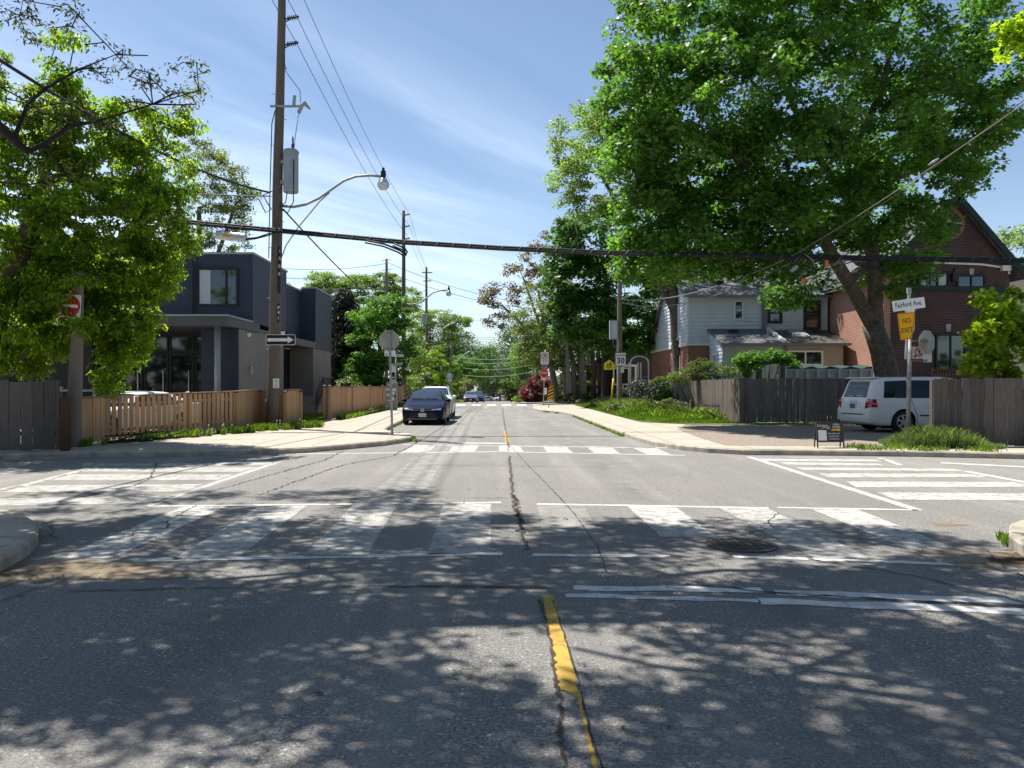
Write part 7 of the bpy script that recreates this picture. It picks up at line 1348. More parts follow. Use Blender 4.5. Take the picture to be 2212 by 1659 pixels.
# grey utility cabinet with stickers on the pavement
a, b = at(834.5, 890, 46), at(856.5, 825, 46); t = thing('utility_cabinet', ((a[0]+b[0])/2, 46.2, H), 'tall grey utility cabinet covered in stickers on the left pavement', 'cabinet')
mb = MB(); mb.plate(rrect(b[0]-a[0], b[2]-H, 0.05), ((a[0]+b[0])/2, 46, (b[2]+H)/2), UX, UZ, 0.45); mb.build('body', plain('cabinet_paint', (0.27, 0.255, 0.235), 0.6, 0.1, 4), t)
cx_ = (a[0]+b[0])/2; mb = MB(); rs = random.Random(8)
for x, z, w_, h__ in ((0.14, 1.75, 0.2, 0.2), (0.16, 1.25, 0.22, 0.16), (-0.22, 1.28, 0.18, 0.12), (-0.2, 0.95, 0.14, 0.14), (0.12, 1.05, 0.12, 0.18), (-0.14, 1.55, 0.12, 0.07), (0.1, 0.72, 0.1, 0.2), (-0.1, 0.6, 0.28, 0.06)): mb.plate(rrect(w_, h__, min(w_, h__)*0.35), (cx_+x, 45.995, z+0.1), UX, UZ, 0.003)
mb.build('sticker', MT['whitepaint'], t); mb = MB()
for x, z, r_ in ((-0.16, 1.78, 0.07), (0.22, 0.85, 0.06), (0.13, 1.76, 0.05)): mb.lathe([(0, 0), (r_, 0)], (cx_+x, 45.99, z+0.1), (0, -1, 0), 14)
mb.build('dark_sticker', MT['blackpaint'], t)
# second octagon back
b, tp = Vector(at(977, 866, 77)), Vector(at(970, 806, 77)); sg = sign_on('stop_sign', 'second octagonal sign back far off behind the white parked car', b); post(sg, b, tp, 0.04); panel(sg, 'octagon', octa(0.65), at(971, 812.5, 77.05), (-1, 0, 0), UZ, 'trafo'); panel(sg, 'octagon_back', octa(0.64), at(971, 812.5, 77), UX, UZ, 'siding'); panel(sg, 'tab', rrect(0.4, 0.22, 0.03), at(972, 821.5, 77), UX, UZ, 'whitepaint')
# right: no left turn / bicycles / stop / all way
b = Vector(at(1173.5, 878.5, 57)); b.z = H-0.02; tp = Vector(at(1178, 756, 57)); sg = sign_on('stop_sign', 'red stop sign under a no left turn sign on one post beyond the right pavement', b); post(sg, b, tp, 0.035)
Y0 = 56.93; o = Vector(at(1176.8, 773.8, Y0)); panel(sg, 'turn_panel', rrect(0.59, 0.92, 0.04), o, UX, UZ, 'whitepaint'); mb = MB(); oc = o+Vector((0, 0, 0.15)); ringpoly(mb, oc, UX, UZ, 0.205, 0.25, 0.005); mb.obox(oc+Vector((0, -0.011, 0)), (1, 0, 1), (-1, 0, 1), (0, -1, 0), 0.44, 0.04, 0.002); mb.build('prohibition_ring', MT['signred'], sg)
mb = MB(); mb.plate([(0.05, -0.15), (0.10, -0.15), (0.10, 0.09), (0.05, 0.09)], oc+Vector((0, -0.006, 0)), UX, UZ, 0.002); mb.plate([(-0.02, 0.045), (0.1, 0.04), (0.1, 0.09), (-0.02, 0.095), (-0.02, 0.13), (-0.14, 0.07), (-0.02, 0.01)], oc+Vector((0, -0.008, 0)), UX, UZ, 0.002); mb.text('7AM - 9AM', 0.115, o+Vector((0, 0, -0.2)), UX, UZ, off=0.008, sx=0.85); mb.text('MON - FRI', 0.085, o+Vector((0, 0, -0.36)), UX, UZ, off=0.006, sx=0.85); mb.build('lettering', MT['blackpaint'], sg)
o = Vector(at(1176.3, 792, Y0)); panel(sg, 'bicycle_panel', rrect(0.6, 0.30, 0.03), o, UX, UZ, 'blackpaint'); mb = MB(); mb.text('BICYCLES', 0.115, o+Vector((0, 0, 0.065)), UX, UZ, off=0.01, sx=0.9); mb.text('EXCEPTED', 0.115, o+Vector((0, 0, -0.07)), UX, UZ, off=0.01, sx=0.9); mb.build('lettering', MT['whitepaint'], sg)
o = Vector(at(1175.4, 806.3, Y0)); panel(sg, 'octagon_border', octa(0.66), o, UX, UZ, 'whitepaint'); panel(sg, 'octagon', octa(0.61), o, UX, UZ, 'signred', 0.002, 0.003); mb = MB(); mb.text('STOP', 0.235, o+Vector((0, -0.004, 0.02)), UX, UZ, off=0.016, sx=0.86); mb.build('lettering', MT['whitepaint'], sg)
o = Vector(at(1174.8, 819, Y0)); panel(sg, 'tab', rrect(0.34, 0.16, 0.02), o, UX, UZ, 'whitepaint', d=0.004); mb = MB(); mb.text('ALL WAY', 0.08, o+Vector((0, -0.004, 0)), UX, UZ, off=0.006, sx=0.85); mb.build('lettering', MT['signred'], sg)
mb = MB(); mb.obox(at(1178.5, 845, 56.9), UX, UZ, Yv, 0.2, 0.5, 0.02); mb.build('notice_plate', MT['whitepaint'], sg)
# hazard marker
b = Vector(at(1185, 884.5, 51.6)); b.z = H-0.02; lean = Vector((0.13, 0, 1)).normalized(); sg = sign_on('hazard_marker', 'leaning black and yellow striped hazard marker at the kerb bump out', b); post(sg, b, b+lean*0.8, 0.035)
o = b+lean*1.05+Vector((0, -0.04, 0)); uu = Vector((lean.z, 0, -lean.x)); panel(sg, 'panel', [(-0.16, -0.47), (0.16, -0.47), (0.16, 0.47), (-0.16, 0.47)], o, uu, lean, 'signyellow')
mb = MB()
for k in range(-1, 6):
    z0 = -0.62+k*0.235; poly = [(-0.16, z0), (0.16, z0+0.23), (0.16, z0+0.345), (-0.16, z0+0.115)]; poly = [(x, max(-0.47, min(0.47, z))) for x, z in poly]
    if max(z for _, z in poly)-min(z for _, z in poly) > 0.02: mb.plate(poly, o+Vector((0, -0.003, 0)), uu, lean, 0.002)
mb.build('stripe', MT['blackpaint'], sg)
# speed limit on the right pole
o = Vector(at(1340.6, 776, 43.6)); sg = sign_on('speed_limit_sign', 'white maximum 30 speed limit sign on the thin right hand pole', o); hh = 28.6*43.6/F; ww = 23*43.6/F
panel(sg, 'panel', rrect(ww, hh, 0.04), o, UX, UZ, 'blackpaint'); panel(sg, 'white_field', rrect(ww-0.03, hh-0.03, 0.035), o, UX, UZ, 'whitepaint', 0.002, 0.004); mb = MB(); mb.text('MAXIMUM', 0.105, o+Vector((0, -0.003, 0.22)), UX, UZ, off=0.008); mb.text('30', 0.46, o+Vector((0, -0.003, -0.09)), UX, UZ, off=0.02, sx=0.95); mb.build('lettering', MT['blackpaint'], sg)
o = Vector(at(1344.5, 799, 43.6)); sg = sign_on('notice_plate', 'small narrow white number plate below the speed limit sign', o); panel(sg, 'panel', rrect(0.17, 0.32, 0.02), o, UX, UZ, 'whitepaint')
mb = MB()
for k, chh in enumerate('BFL'): mb.text(chh, 0.09, o+Vector((0, -0.002, 0.1-0.09*k)), UX, UZ)
mb.build('lettering', MT['blackpaint'], sg)
# school crossing sign
b = Vector(at(1320.5, 870, 45.6)); tp = Vector(at(1327.5, 790, 45.6)); sg = sign_on('school_sign', 'yellow pentagon school crossing sign on a thin post with yellow sleeve', b); post(sg, b, tp, 0.03); mb = MB(); mb.tube([b, b+(tp-b)*0.66], 0.055, 10); mb.build('sleeve', MT['postyellow'], sg, smooth=True)
o = Vector(at(1316, 788, 45.5)); pent = [(-0.33, -0.31), (0.33, -0.31), (0.33, 0.07), (0, 0.33), (-0.33, 0.07)]; panel(sg, 'panel', pent, o, UX, UZ, 'blackpaint'); panel(sg, 'yellow_field', [(x*0.95, z*0.95) for x, z in pent], o, UX, UZ, 'signlime', 0.002, 0.004)
mb = MB(); nf = Vector((0, -0.008, 0))
for cx_, s_ in ((0.07, 0.92), (-0.085, 0.76)):
    q = lambda pts: mb.plate([(cx_+x*s_, -0.22+z*s_) for x, z in pts], o+nf, UX, UZ, 0.002)
    ringpoly(mb, o+Vector((cx_, 0, -0.22+0.38*s_)), UX, UZ, 0.0, 0.035*s_, 0.008, 12); q([(-0.032, 0.17), (0.032, 0.17), (0.036, 0.335), (-0.036, 0.335)]); q([(-0.045, 0.17), (0.0, 0.17), (-0.03, 0.0), (-0.075, 0.0)]); q([(0.0, 0.17), (0.045, 0.17), (0.085, 0.01), (0.045, 0.0)]); q([(-0.05, 0.33), (-0.03, 0.33), (-0.1, 0.2), (-0.13, 0.22)]); q([(0.03, 0.33), (0.05, 0.33), (0.12, 0.24), (0.1, 0.2)])
q2 = [(0.095, 0.03), (0.15, 0.03), (0.15, -0.03), (0.095, -0.03)]; mb.plate(q2, o+nf*1.1, UX, UZ, 0.002); mb.build('figure', MT['blackpaint'], sg)
# far no exit / street name
b = Vector(at(1267, 868, 68)); b.z = 0.1; sg = sign_on('street_name_sign', 'white street name blade on a grey post in front of the shaded porch', b); post(sg, b, at(1266, 778, 68), 0.045); o = Vector(at(1265.5, 779.5, 67.9)); panel(sg, 'blade', rrect(1.05, 0.26, 0.05), o, UX, UZ, 'whitepaint')
mb = MB(); mb.text('RHODES AV', 0.15, o, UX, UZ, off=0.01); mb.build('lettering', MT['blackpaint'], sg)
o = Vector(at(1281, 803, 67.8)); sg = sign_on('no_exit_sign', 'small orange no exit sign beside the far street name post', (o.x, o.y, 0.1)); panel(sg, 'panel', rrect(0.68, 1.2, 0.04), o, UX, UZ, 'signorange'); mb = MB(); mb.text('NO', 0.2, o+Vector((0, 0, 0.42)), UX, UZ, off=0.012); mb.text('EXIT', 0.2, o+Vector((0, 0, 0.15)), UX, UZ, off=0.012); mb.plate(rrect(0.6, 0.42, 0.02), o+Vector((0, -0.003, -0.3)), UX, UZ, 0.002); mb.build('lettering', MT['blackpaint'], sg); post(sg, (o.x, o.y+0.06, 0.1), (o.x, o.y+0.06, o.z+0.5), 0.035)
# far small signs
b = at(1163, 868, 112); sg = sign_on('speed_limit_sign', 'far small maximum 30 sign in front of the red leaved shrub', b); post(sg, b, at(1163, 823, 112), 0.04); o = Vector(at(1168.5, 830.5, 111.9)); panel(sg, 'panel', rrect(0.6, 0.75, 0.04), o, UX, UZ, 'whitepaint'); mb = MB(); mb.text('30', 0.36, o+Vector((0, 0, -0.1)), UX, UZ, off=0.012); mb.text('MAXIMUM', 0.1, o+Vector((0, 0, 0.24)), UX, UZ); mb.build('lettering', MT['blackpaint'], sg)
o = Vector(at(1156.5, 835.5, 111.8)); sg = sign_on('school_sign', 'far small yellow school sign beside the far speed limit sign', (o.x, o.y, zg(112))); panel(sg, 'panel', [(x*0.85, z*1.2) for x, z in pent], o, UX, UZ, 'signlime'); mb = MB(); mb.plate(rrect(0.14, 0.36, 0.05), o+Vector((0, -0.003, -0.08)), UX, UZ, 0.002); mb.build('figure', MT['blackpaint'], sg); mb = MB(); mb.beam(o+Vector((0.1, 0.03, 0.1)), at(1163, 833, 111.9), 0.03); mb.build('bracket', MT['galv'], sg)
b = at(1091.5, 866, 156); sg = sign_on('stop_sign', 'tiny far red stop sign among the parked cars', b); post(sg, b, at(1091.5, 838, 156), 0.05); o = Vector(at(1091.5, 848.5, 155.8)); panel(sg, 'octagon_border', octa(0.66), o, UX, UZ, 'whitepaint'); panel(sg, 'octagon', octa(0.6), o, UX, UZ, 'signred', 0.002, 0.003); mb = MB(); mb.text('STOP', 0.23, o+Vector((0, -0.004, 0)), UX, UZ, off=0.012, sx=0.86); mb.build('lettering', MT['whitepaint'], sg); panel(sg, 'upper_panel', rrect(0.3, 0.35, 0.03), at(1094, 838.5, 155.9), UX, UZ, 'whitepaint')
b = at(1091, 867, 150); sg = sign_on('hazard_marker', 'tiny far striped hazard marker in front of the far white car', b); post(sg, b, at(1091, 850, 150), 0.05); o = Vector(at(1091, 858, 149.9)); panel(sg, 'panel', [(-0.2, -0.6), (0.2, -0.6), (0.2, 0.6), (-0.2, 0.6)], o, UX, UZ, 'signyellow'); mb = MB()
for k in range(3): mb.plate([(-0.2, -0.5+k*0.38), (0.2, -0.3+k*0.38), (0.2, -0.12+k*0.38), (-0.2, -0.32+k*0.38)], o+Vector((0, -0.004, 0)), UX, UZ, 0.002)
mb.build('stripe', MT['blackpaint'], sg)
for px, pyc, Y, lab in ((1122, 848, 150, 'tiny far white sign left of the red leaved shrub'), (1022, 847, 160, 'tiny far white sign right of the far grey car')):
    b = at(px, 866, Y); sg = sign_on('traffic_sign', lab, b); post(sg, b, at(px, pyc-6, Y), 0.05); panel(sg, 'panel', rrect(0.75, 1.05, 0.04), at(px, pyc, Y-0.1), UX, UZ, 'whitepaint')
# no entry sign on the left stump pole
b, tp = Vector(at(157, 976, 18.5)), Vector(at(171, 588, 18.5)); sg = pole('short weathered wooden pole between the two left fences', b, tp, 0.185, 0.115, 'pole_grey')
o = Vector(at(151, 661, 18.3)); sg = sign_on('no_entry_sign', 'red and white no entry sign half hidden by leaves on the short pole', o); k = 18.3/F; vv = Vector((0.05, 0, 1)).normalized(); uu = Vector((0.96, -0.05, -0.05)).normalized()
panel(sg, 'panel', rrect(52*k, 52*k, 0.03), o, uu, vv, 'blackpaint', d=-0.001); panel(sg, 'white_field', rrect(50*k, 50*k, 0.03), o, uu, vv, 'whitepaint', 0.003, 0.003); mb = MB(); ringpoly(mb, o, uu, vv, 0, 0.255, 0.008); mb.build('red_disc', MT['signred'], sg); panel(sg, 'white_bar', [(-0.2, -0.035), (0.2, -0.035), (0.2, 0.035), (-0.2, 0.035)], o, uu, vv, 'whitepaint', 0.002, 0.011)
# right corner post: Fairford Ave / no exit / stop back / no stopping
b = Vector(at(1961, 962, 20.5)); b.z = H-0.02; tp = Vector(at(1965.5, 728, 20.5)); sg = sign_on('street_name_sign', 'white Fairford Ave. name blade above a bent yellow no exit sign, right corner post', b)
mb = MB(); mb.tube([b, b+(tp-b)*0.33, b+(tp-b)*0.66, tp], 0.054, 12); mb.lathe([(0.062, 0), (0.062, 0.05), (0, 0.06)], tp, n=12); mb.build('post', plain('scuffed_galvanised_pipe', (0.36, 0.36, 0.34), 0.65, 0.4, 9, metal=0.35, col2=(0.5, 0.48, 0.43)), sg, smooth=True)
uc = [Vector(at(1956.5, 776, 20.38)), Vector(at(1963.5, 630, 20.38))]; uchannel(sg, uc[0], uc[1], 0.075, 'alu', 'upper_post'); mb = MB(); mb.obox(uc[1]+Vector((0.0, 0, 0.02)), X, Zv, Yv, 0.1, 0.16, 0.06); mb.build('top_clamp', MT['galv'], sg)
up = (uc[1]-uc[0]).normalized(); uu = Vector((0.93, -0.3, 0.12)).normalized(); vv = (up-uu*up.dot(uu)).normalized(); k = 20.3/F
o = Vector(at(1962.5, 656, 20.3)); W2 = 33*k/1.05
blade = [(-W2, -0.155), (-0.14, -0.155), (-0.10, -0.18), (-0.09, -0.26), (0.11, -0.26), (0.13, -0.18), (0.17, -0.155), (W2, -0.155), (W2, 0.12), (0.06, 0.125), (0.0, 0.15), (-0.06, 0.125), (-W2, 0.12)]
bl_ = panel(sg, 'name_blade', blade, o, uu, vv, 'whitepaint'); panel(sg, 'name_blade', blade, o+Vector((0.05, 0.09, 0)), uu, vv, 'alu')
mb = MB(); mb.text('Fairford Ave.', 0.185, o+vv*(-0.015), uu, vv, off=0.006, sx=0.66, lift=0.004); mb.build('lettering', MT['blackpaint'], bl_)
o = Vector(at(1958.5, 704, 20.28)); u2 = Vector((0.97, -0.2, 0.10)).normalized(); v2 = (up-u2*up.dot(u2)).normalized()
ne = [(-0.185, -0.36), (0.05, -0.36), (0.10, -0.30), (0.215, 0.10), (0.225, 0.33), (0.205, 0.35), (-0.165, 0.35), (-0.19, 0.32)]
ne_ = panel(sg, 'no_exit_panel', ne, o, u2, v2, 'signyellow'); panel(sg, 'bent_corner', [(0.05, -0.36), (0.10, -0.30), (0.215, 0.10), (0.19, -0.1)], o+Vector((0.01, 0.03, 0)), u2, v2, 'alu')
mb = MB(); mb.text('NO', 0.185, o+v2*0.13+u2*0.01, u2, v2, off=0.004, sx=0.75, lift=0.004); mb.text('EXIT', 0.185, o-v2*0.12, u2, v2, off=0.004, sx=0.75, lift=0.004)
for a_, c_ in zip(ne, ne[1:]+ne[:1]):
    p, q = o+u2*a_[0]*0.9+v2*a_[1]*0.93, o+u2*c_[0]*0.9+v2*c_[1]*0.93; mb.obox((p+q)/2+u2.cross(v2)*0.004, q-p, u2.cross(v2).cross(q-p), u2.cross(v2), (q-p).length, 0.008, 0.001)
mb.build('lettering', MT['blackpaint'], ne_)
o = Vector(at(2002, 740, 20.7)); sg = sign_on('stop_sign', 'weathered back of an octagonal stop sign on a side bracket of the right corner post', (o.x, o.y, H)); uo = Vector((0.9, 0.43, 0)); 
panel(sg, 'octagon', octa(0.65), o, uo, UZ, 'octback'); panel(sg, 'red_face', octa(0.63), o+Vector((-0.43, 0.9, 0))*0.006, -uo, UZ, 'signred', 0.002)
panel(sg, 'octagon_patch', [(-0.3, -0.1), (0.0, -0.32), (0.0, 0.05), (-0.05, 0.1), (-0.2, 0.1), (-0.3, 0.0)], o, uo, UZ, 'alu_back', 0.001, 0.003)
panel(sg, 'tab', rrect(0.36, 0.3, 0.03), o+Vector((0.03, 0.02, -0.38)), uo, UZ, 'whitepaint')
MT['rusty'] = plain('rusty_bracket', (0.22, 0.16, 0.11), 0.8, 0.4, 12)
for x1, yy in ((2004, 736.5), (2002, 779)): mb = MB(); mb.beam(at(1966, yy, 20.6), at(x1, yy, 20.62), 0.05); mb.build('bracket', MT['rusty'], sg)
o = Vector(at(1985, 762, 20.95)); sg = sign_on('parking_sign', 'small white prohibition sign with red ring and corner arrow behind the octagonal back', (o.x, o.y, H)); panel(sg, 'panel', rrect(0.35, 0.33, 0.02), o, (1, 0, -0.04), UZ, 'whitepaint')
oc = o+Vector((-0.0, -0.002, 0.02)); mb = MB(); ringpoly(mb, oc, UX, UZ, 0.095, 0.12, 0.004); mb.obox(oc+Vector((0, -0.006, 0)), (1, 0, -1), (1, 0, 1), (0, -1, 0), 0.21, 0.018, 0.002); mb.build('prohibition_ring', MT['signred'], sg)
mb = MB(); mb.obox(oc+Vector((0.01, -0.004, 0)), UX, UZ, Yv, 0.022, 0.12, 0.002); mb.obox(oc+Vector((0.03, -0.004, 0.035)), UX, UZ, Yv, 0.05, 0.02, 0.002); mb.plate([(-0.15, -0.13), (-0.06, -0.11), (-0.09, -0.09), (-0.07, -0.06), (-0.09, -0.05), (-0.11, -0.08), (-0.125, -0.06)], o+Vector((0, -0.005, 0)), UX, UZ, 0.002); mb.build('arrow', MT['blackpaint'], sg)
# open house A-frame
Ya = 18.1; a, b = Vector(at(1766, 978, Ya)), Vector(at(1824, 927.5, Ya)); z0 = H; wA = b.x-a.x; hA = 0.60; cxA = (a.x+b.x)/2
sg = sign_on('sandwich_board', 'dark open house sandwich board with yellow arrow on the right pavement', (cxA, Ya, z0), cat='sandwich board'); tl = Vector((0, 0.16, 0.985)).normalized(); of = Vector((cxA, Ya, z0)); ua = Vector((1, 0.06, 0)).normalized()
mb = MB()
for s_ in (-1, 1):
    mb.beam(of+ua*(s_*wA/2), of+ua*(s_*wA/2)+tl*0.62, 0.025); mb.beam(of+ua*(s_*wA/2)+Vector((0.04, 0.30, 0)), of+ua*(s_*wA/2)+tl*0.62+Vector((0, 0.02, 0)), 0.025)
for z in (0.15, 0.61): mb.beam(of-ua*(wA/2)+tl*z, of+ua*(wA/2)+tl*z, 0.022)
mb.build('frame', plain('rusty_dark_frame', (0.07, 0.05, 0.045), 0.7, 0.3, 12), sg)
op = of+tl*0.38+Vector((0, -0.014, 0)); MT['board'] = flat('sign_charcoal', (0.045, 0.047, 0.055)); pn = panel(sg, 'panel', [(-wA/2+0.012, -0.22), (wA/2-0.012, -0.22), (wA/2-0.012, 0.22), (-wA/2+0.012, 0.22)], op, ua, tl, 'board'); panel(sg, 'rear_panel', [(-wA/2+0.012, -0.22), (wA/2-0.012, -0.22), (wA/2-0.012, 0.22), (-wA/2+0.012, 0.22)], of+Vector((0, 0.17, 0.38)), -ua, (0, -0.3, 1), 'board')
panel(pn, 'paper', [(-0.29, -0.2), (-0.09, -0.2), (-0.09, 0.04), (-0.29, 0.05)], op, ua, tl, 'whitepaint', 0.002, 0.004)
mb = MB(); tx = lambda s_, z, x_, sy, **k: mb.text(s_, z, op+ua*x_+tl*sy, ua, tl, lift=0.004, **k)
tx('Century', 0.085, -0.175, 0.155, off=0.003, sx=0.95); tx('21', 0.085, -0.025, 0.095, off=0.004); tx('OPEN', 0.062, 0.155, 0.175, off=0.005); tx('HOUSE', 0.062, 0.155, 0.118, off=0.005, sx=0.95); tx('Dom Gemmell', 0.052, 0.085, -0.035, off=0.003, sx=0.92); tx('416.877.9547', 0.05, 0.085, -0.105, off=0.003, sx=0.95); tx('416.849.8360', 0.05, 0.085, -0.165, off=0.003, sx=0.95); mb.build('lettering', MT['whitepaint'], pn)
mb = MB(); mb.plate([(0.04, 0.035), (0.2, 0.035), (0.2, 0.015), (0.265, 0.055), (0.2, 0.095), (0.2, 0.075), (0.04, 0.075)], op+Vector((0, -0.005, 0)), ua, tl, 0.002); mb.plate([(-0.2, 0.075), (-0.13, 0.105), (-0.06, 0.08), (-0.06, 0.095), (-0.13, 0.125), (-0.2, 0.095)], op+Vector((0, -0.005, 0)), ua, tl, 0.002); mb.build('arrow', MT['signyellow'], pn)
# ================================================================== CARS
class Loft:
    """car body from side profile stations: y, bottom, belt, top, half width, half width at the top edge"""
    KEYS = 6
    def __init__(s, st): s.st = sorted(st); s.Y = [q[0] for q in s.st]
    def par(s, y):
        Y = s.Y; y = max(Y[0], min(Y[-1], y)); i = 0
        while i < len(Y)-2 and y > Y[i+1]: i += 1
        t = (y-Y[i])/(Y[i+1]-Y[i]); out = []
        for k in range(1, 6):
            p = [q[k] for q in s.st]; h = Y[i+1]-Y[i]; d = (p[i+1]-p[i])/h
            dl = (p[i]-p[i-1])/(Y[i]-Y[i-1]) if i > 0 else d; dr = (p[i+2]-p[i+1])/(Y[i+2]-Y[i+1]) if i < len(Y)-2 else d
            m0 = 0 if dl*d <= 0 else 2*dl*d/(dl+d); m1 = 0 if dr*d <= 0 else 2*dr*d/(dr+d)
            out.append((2*t**3-3*t**2+1)*p[i]+(t**3-2*t**2+t)*h*m0+(-2*t**3+3*t**2)*p[i+1]+(t**3-t**2)*h*m1)
        return out
    def section(s, y):
        zb, zs, zt, w, wt = s.par(y); h = zs-zb; up = zt-zs; r = min(0.07, up*0.35)
        return [(0, zb), (w*0.8, zb), (w*0.95, zb+min(0.04, h*0.2)), (w*0.985, zb+h*0.25), (w, zb+h*0.55), (w*0.99, zb+h*0.8), (w*0.965, zs), (w*0.965+(wt-w*0.965)*0.5+0.01, zs+(up-r)*0.5), (wt, zt-r), (wt*0.93, zt-r*0.35), (wt*0.7, zt-r*0.06), (wt*0.35, zt), (0, zt)]
    def hw(s, y, z):
        S = s.section(y)[1:]
        for (x0, z0), (x1, z1) in zip(S, S[1:]):
            if min(z0, z1)-1e-9 <= z <= max(z0, z1)+1e-9 and abs(z1-z0) > 1e-9: return x0+(x1-x0)*(z-z0)/(z1-z0)
        return -1.0
    def end(s, x, z, front=True):
        L = s.Y[-1]-s.Y[0]; n = 700
        for i in range(n):
            y = s.Y[0]+L*i/n if front else s.Y[-1]-L*i/n
            if s.hw(y, z) >= abs(x): return y
        return 0
    def top(s, x, y):
        S = s.section(y)
        for (x0, z0), (x1, z1) in list(zip(S, S[1:]))[::-1]:
            if min(x0, x1)-1e-9 <= abs(x) <= max(x0, x1)+1e-9 and abs(x0-x1) > 1e-9: return z0+(z1-z0)*(abs(x)-x0)/(x1-x0)
        return S[-1][1]
    def mesh(s, wheels, wr, step=0.06):
        mb = MB(); L = s.Y[-1]-s.Y[0]; n = int(L/step); ys_ = sorted(set([s.Y[0]+L*i/n for i in range(n+1)])); rows = []
        for y in ys_:
            S = s.section(y); ring = []
            for (x0, z0), (x1, z1) in zip(S, S[1:]):
                d = math.hypot(x1-x0, z1-z0); ring.append((x0, z0))
            fine = []
            for q, ((x0, z0), (x1, z1)) in enumerate(zip(S, S[1:])):
                k = [2, 1, 2, 4, 4, 2, 3, 3, 1, 2, 2, 2][q]
                for j in range(k): fine.append((x0+(x1-x0)*j/k, z0+(z1-z0)*j/k))
            fine.append(S[-1]); full = fine+[(-x, z) for x, z in fine[-2:0:-1]]; rows.append([(x, y, z) for x, z in full])
        m = len(rows[0]); b = 0
        for r_ in rows: mb.v += r_
        for i in range(len(rows)-1):
            for j in range(m):
                a = (i*m+j, i*m+(j+1) % m, (i+1)*m+(j+1) % m, (i+1)*m+j); c = [sum(mb.v[q][k] for q in a)/4 for k in range(3)]
                if any((c[1]-wy)**2+(c[2]-wz)**2 < wr**2 and abs(c[0]) > 0.45 for wy, wz in wheels): continue
                mb.f.append(a)
        used = set(q for f in mb.f for q in f)
        for q in used:
            x_, y_, z_ = mb.v[q]
            for wy, wz in wheels:
                d = math.hypot(y_-wy, z_-wz)
                if abs(x_) > 0.45 and d < wr+step*0.75 and d > 1e-6: mb.v[q] = (x_, wy+(y_-wy)*wr/d, wz+(z_-wz)*wr/d) if d < wr+step*0.75 and d > wr-step*1.2 else mb.v[q]
        mb.f.append(tuple(range(m))[::-1]); mb.f.append(tuple((len(rows)-1)*m+k for k in range(m))); return mb
def wheel(parent, x, y, z, r, w_, side, spokes=5, lod=0):
    mb = MB(); R_ = r; prof = [(R_*0.62, -w_/2), (R_*0.9, -w_/2), (R_*0.985, -w_*0.36), (R_, 0), (R_*0.985, w_*0.36), (R_*0.9, w_/2), (R_*0.62, w_/2)]
    mb.lathe(prof, (x, y, z), (1, 0, 0), 28 if lod == 0 else 14); t = mb.build('wheel', MT['rubber'], parent, smooth=True, local=True)
    mb = MB(); o = Vector((x+side*w_*0.40, y, z)); ax = Vector((side, 0, 0))
    mb.lathe([(R_*0.66, -0.02), (R_*0.66, 0.03), (R_*0.58, 0.03), (R_*0.56, -0.06)], o, ax, 28 if lod == 0 else 14)
    for k in range(spokes):
        a = 2*math.pi*k/spokes+0.3; d = Vector((0, math.cos(a), math.sin(a))); tn = Vector((0, -math.sin(a), math.cos(a))); p = [(0.08, 0.05), (0.30, 0.045), (0.60, 0.075)]
        for (r0, h0), (r1, h1) in zip(p, p[1:]): mb.plate([(r0*R_, -h0*R_*1.6), (r1*R_, -h1*R_*1.6), (r1*R_, h1*R_*1.6), (r0*R_, h0*R_*1.6)] if side > 0 else [(r0*R_, h0*R_*1.6), (r1*R_, h1*R_*1.6), (r1*R_, -h1*R_*1.6), (r0*R_, -h0*R_*1.6)], o+ax*0.012, d, tn, 0.025)
    mb.lathe([(R_*0.16, 0), (R_*0.15, 0.03), (0, 0.035)], o, ax, 14); mb.build('rim', MT['rim'], t, local=True)
    mb = MB(); mb.lathe([(0, -0.045), (R_*0.6, -0.045)], o, ax, 20); mb.build('brake_disc', MT['trim'], t, local=True); return t
def patch(lf, mode, quad, n=8, m=6, off=0.008):
    """a skin lying on the body: mode front/rear take (x,z), side+/side- take (y,z), top takes (x,y)"""
    mb = MB(); G = []
    for i in range(n+1):
        row = []
        for j in range(m+1):
            u, v = i/n, j/m; p = [(quad[0][k]*(1-u)+quad[1][k]*u)*(1-v)+(quad[3][k]*(1-u)+quad[2][k]*u)*v for k in (0, 1)]
            if mode == 'front': row.append((p[0], lf.end(p[0], p[1], True)-off, p[1]))
            elif mode == 'rear': row.append((p[0], lf.end(p[0], p[1], False)+off, p[1]))
            elif mode == 'top': row.append((p[0], p[1], lf.top(p[0], p[1])+off))
            else: s_ = 1 if mode == 'side+' else -1; row.append((s_*(lf.hw(p[0], p[1])+off), p[0], p[1]))
        G.append(row)
    for i in range(n):
        for j in range(m): mb.quad(G[i][j], G[i+1][j], G[i+1][j+1], G[i][j+1])
    return mb
def merge(*ms):
    o = MB()
    for q in ms: b = len(o.v); o.v += q.v; o.f += [tuple(b+i for i in f) for f in q.f]
    return o
SED = [(-2.31, .42, .58, .60, .50, .42), (-2.26, .24, .64, .67, .70, .58), (-2.12, .19, .70, .74, .83, .68), (-1.8, .17, .76, .83, .875, .76), (-1.3, .17, .82, .93, .89, .78), (-0.98, .17, .87, 1.0, .89, .76), (-0.6, .17, .90, 1.19, .89, .68), (-0.2, .17, .93, 1.36, .89, .605), (0.4, .17, .95, 1.435, .89, .575), (1.0, .17, .97, 1.41, .89, .575), (1.5, .18, .99, 1.25, .885, .61), (1.9, .2, 1.0, 1.09, .87, .68), (2.2, .25, .98, 1.04, .82, .68), (2.31, .42, .86, .90, .66, .55)]
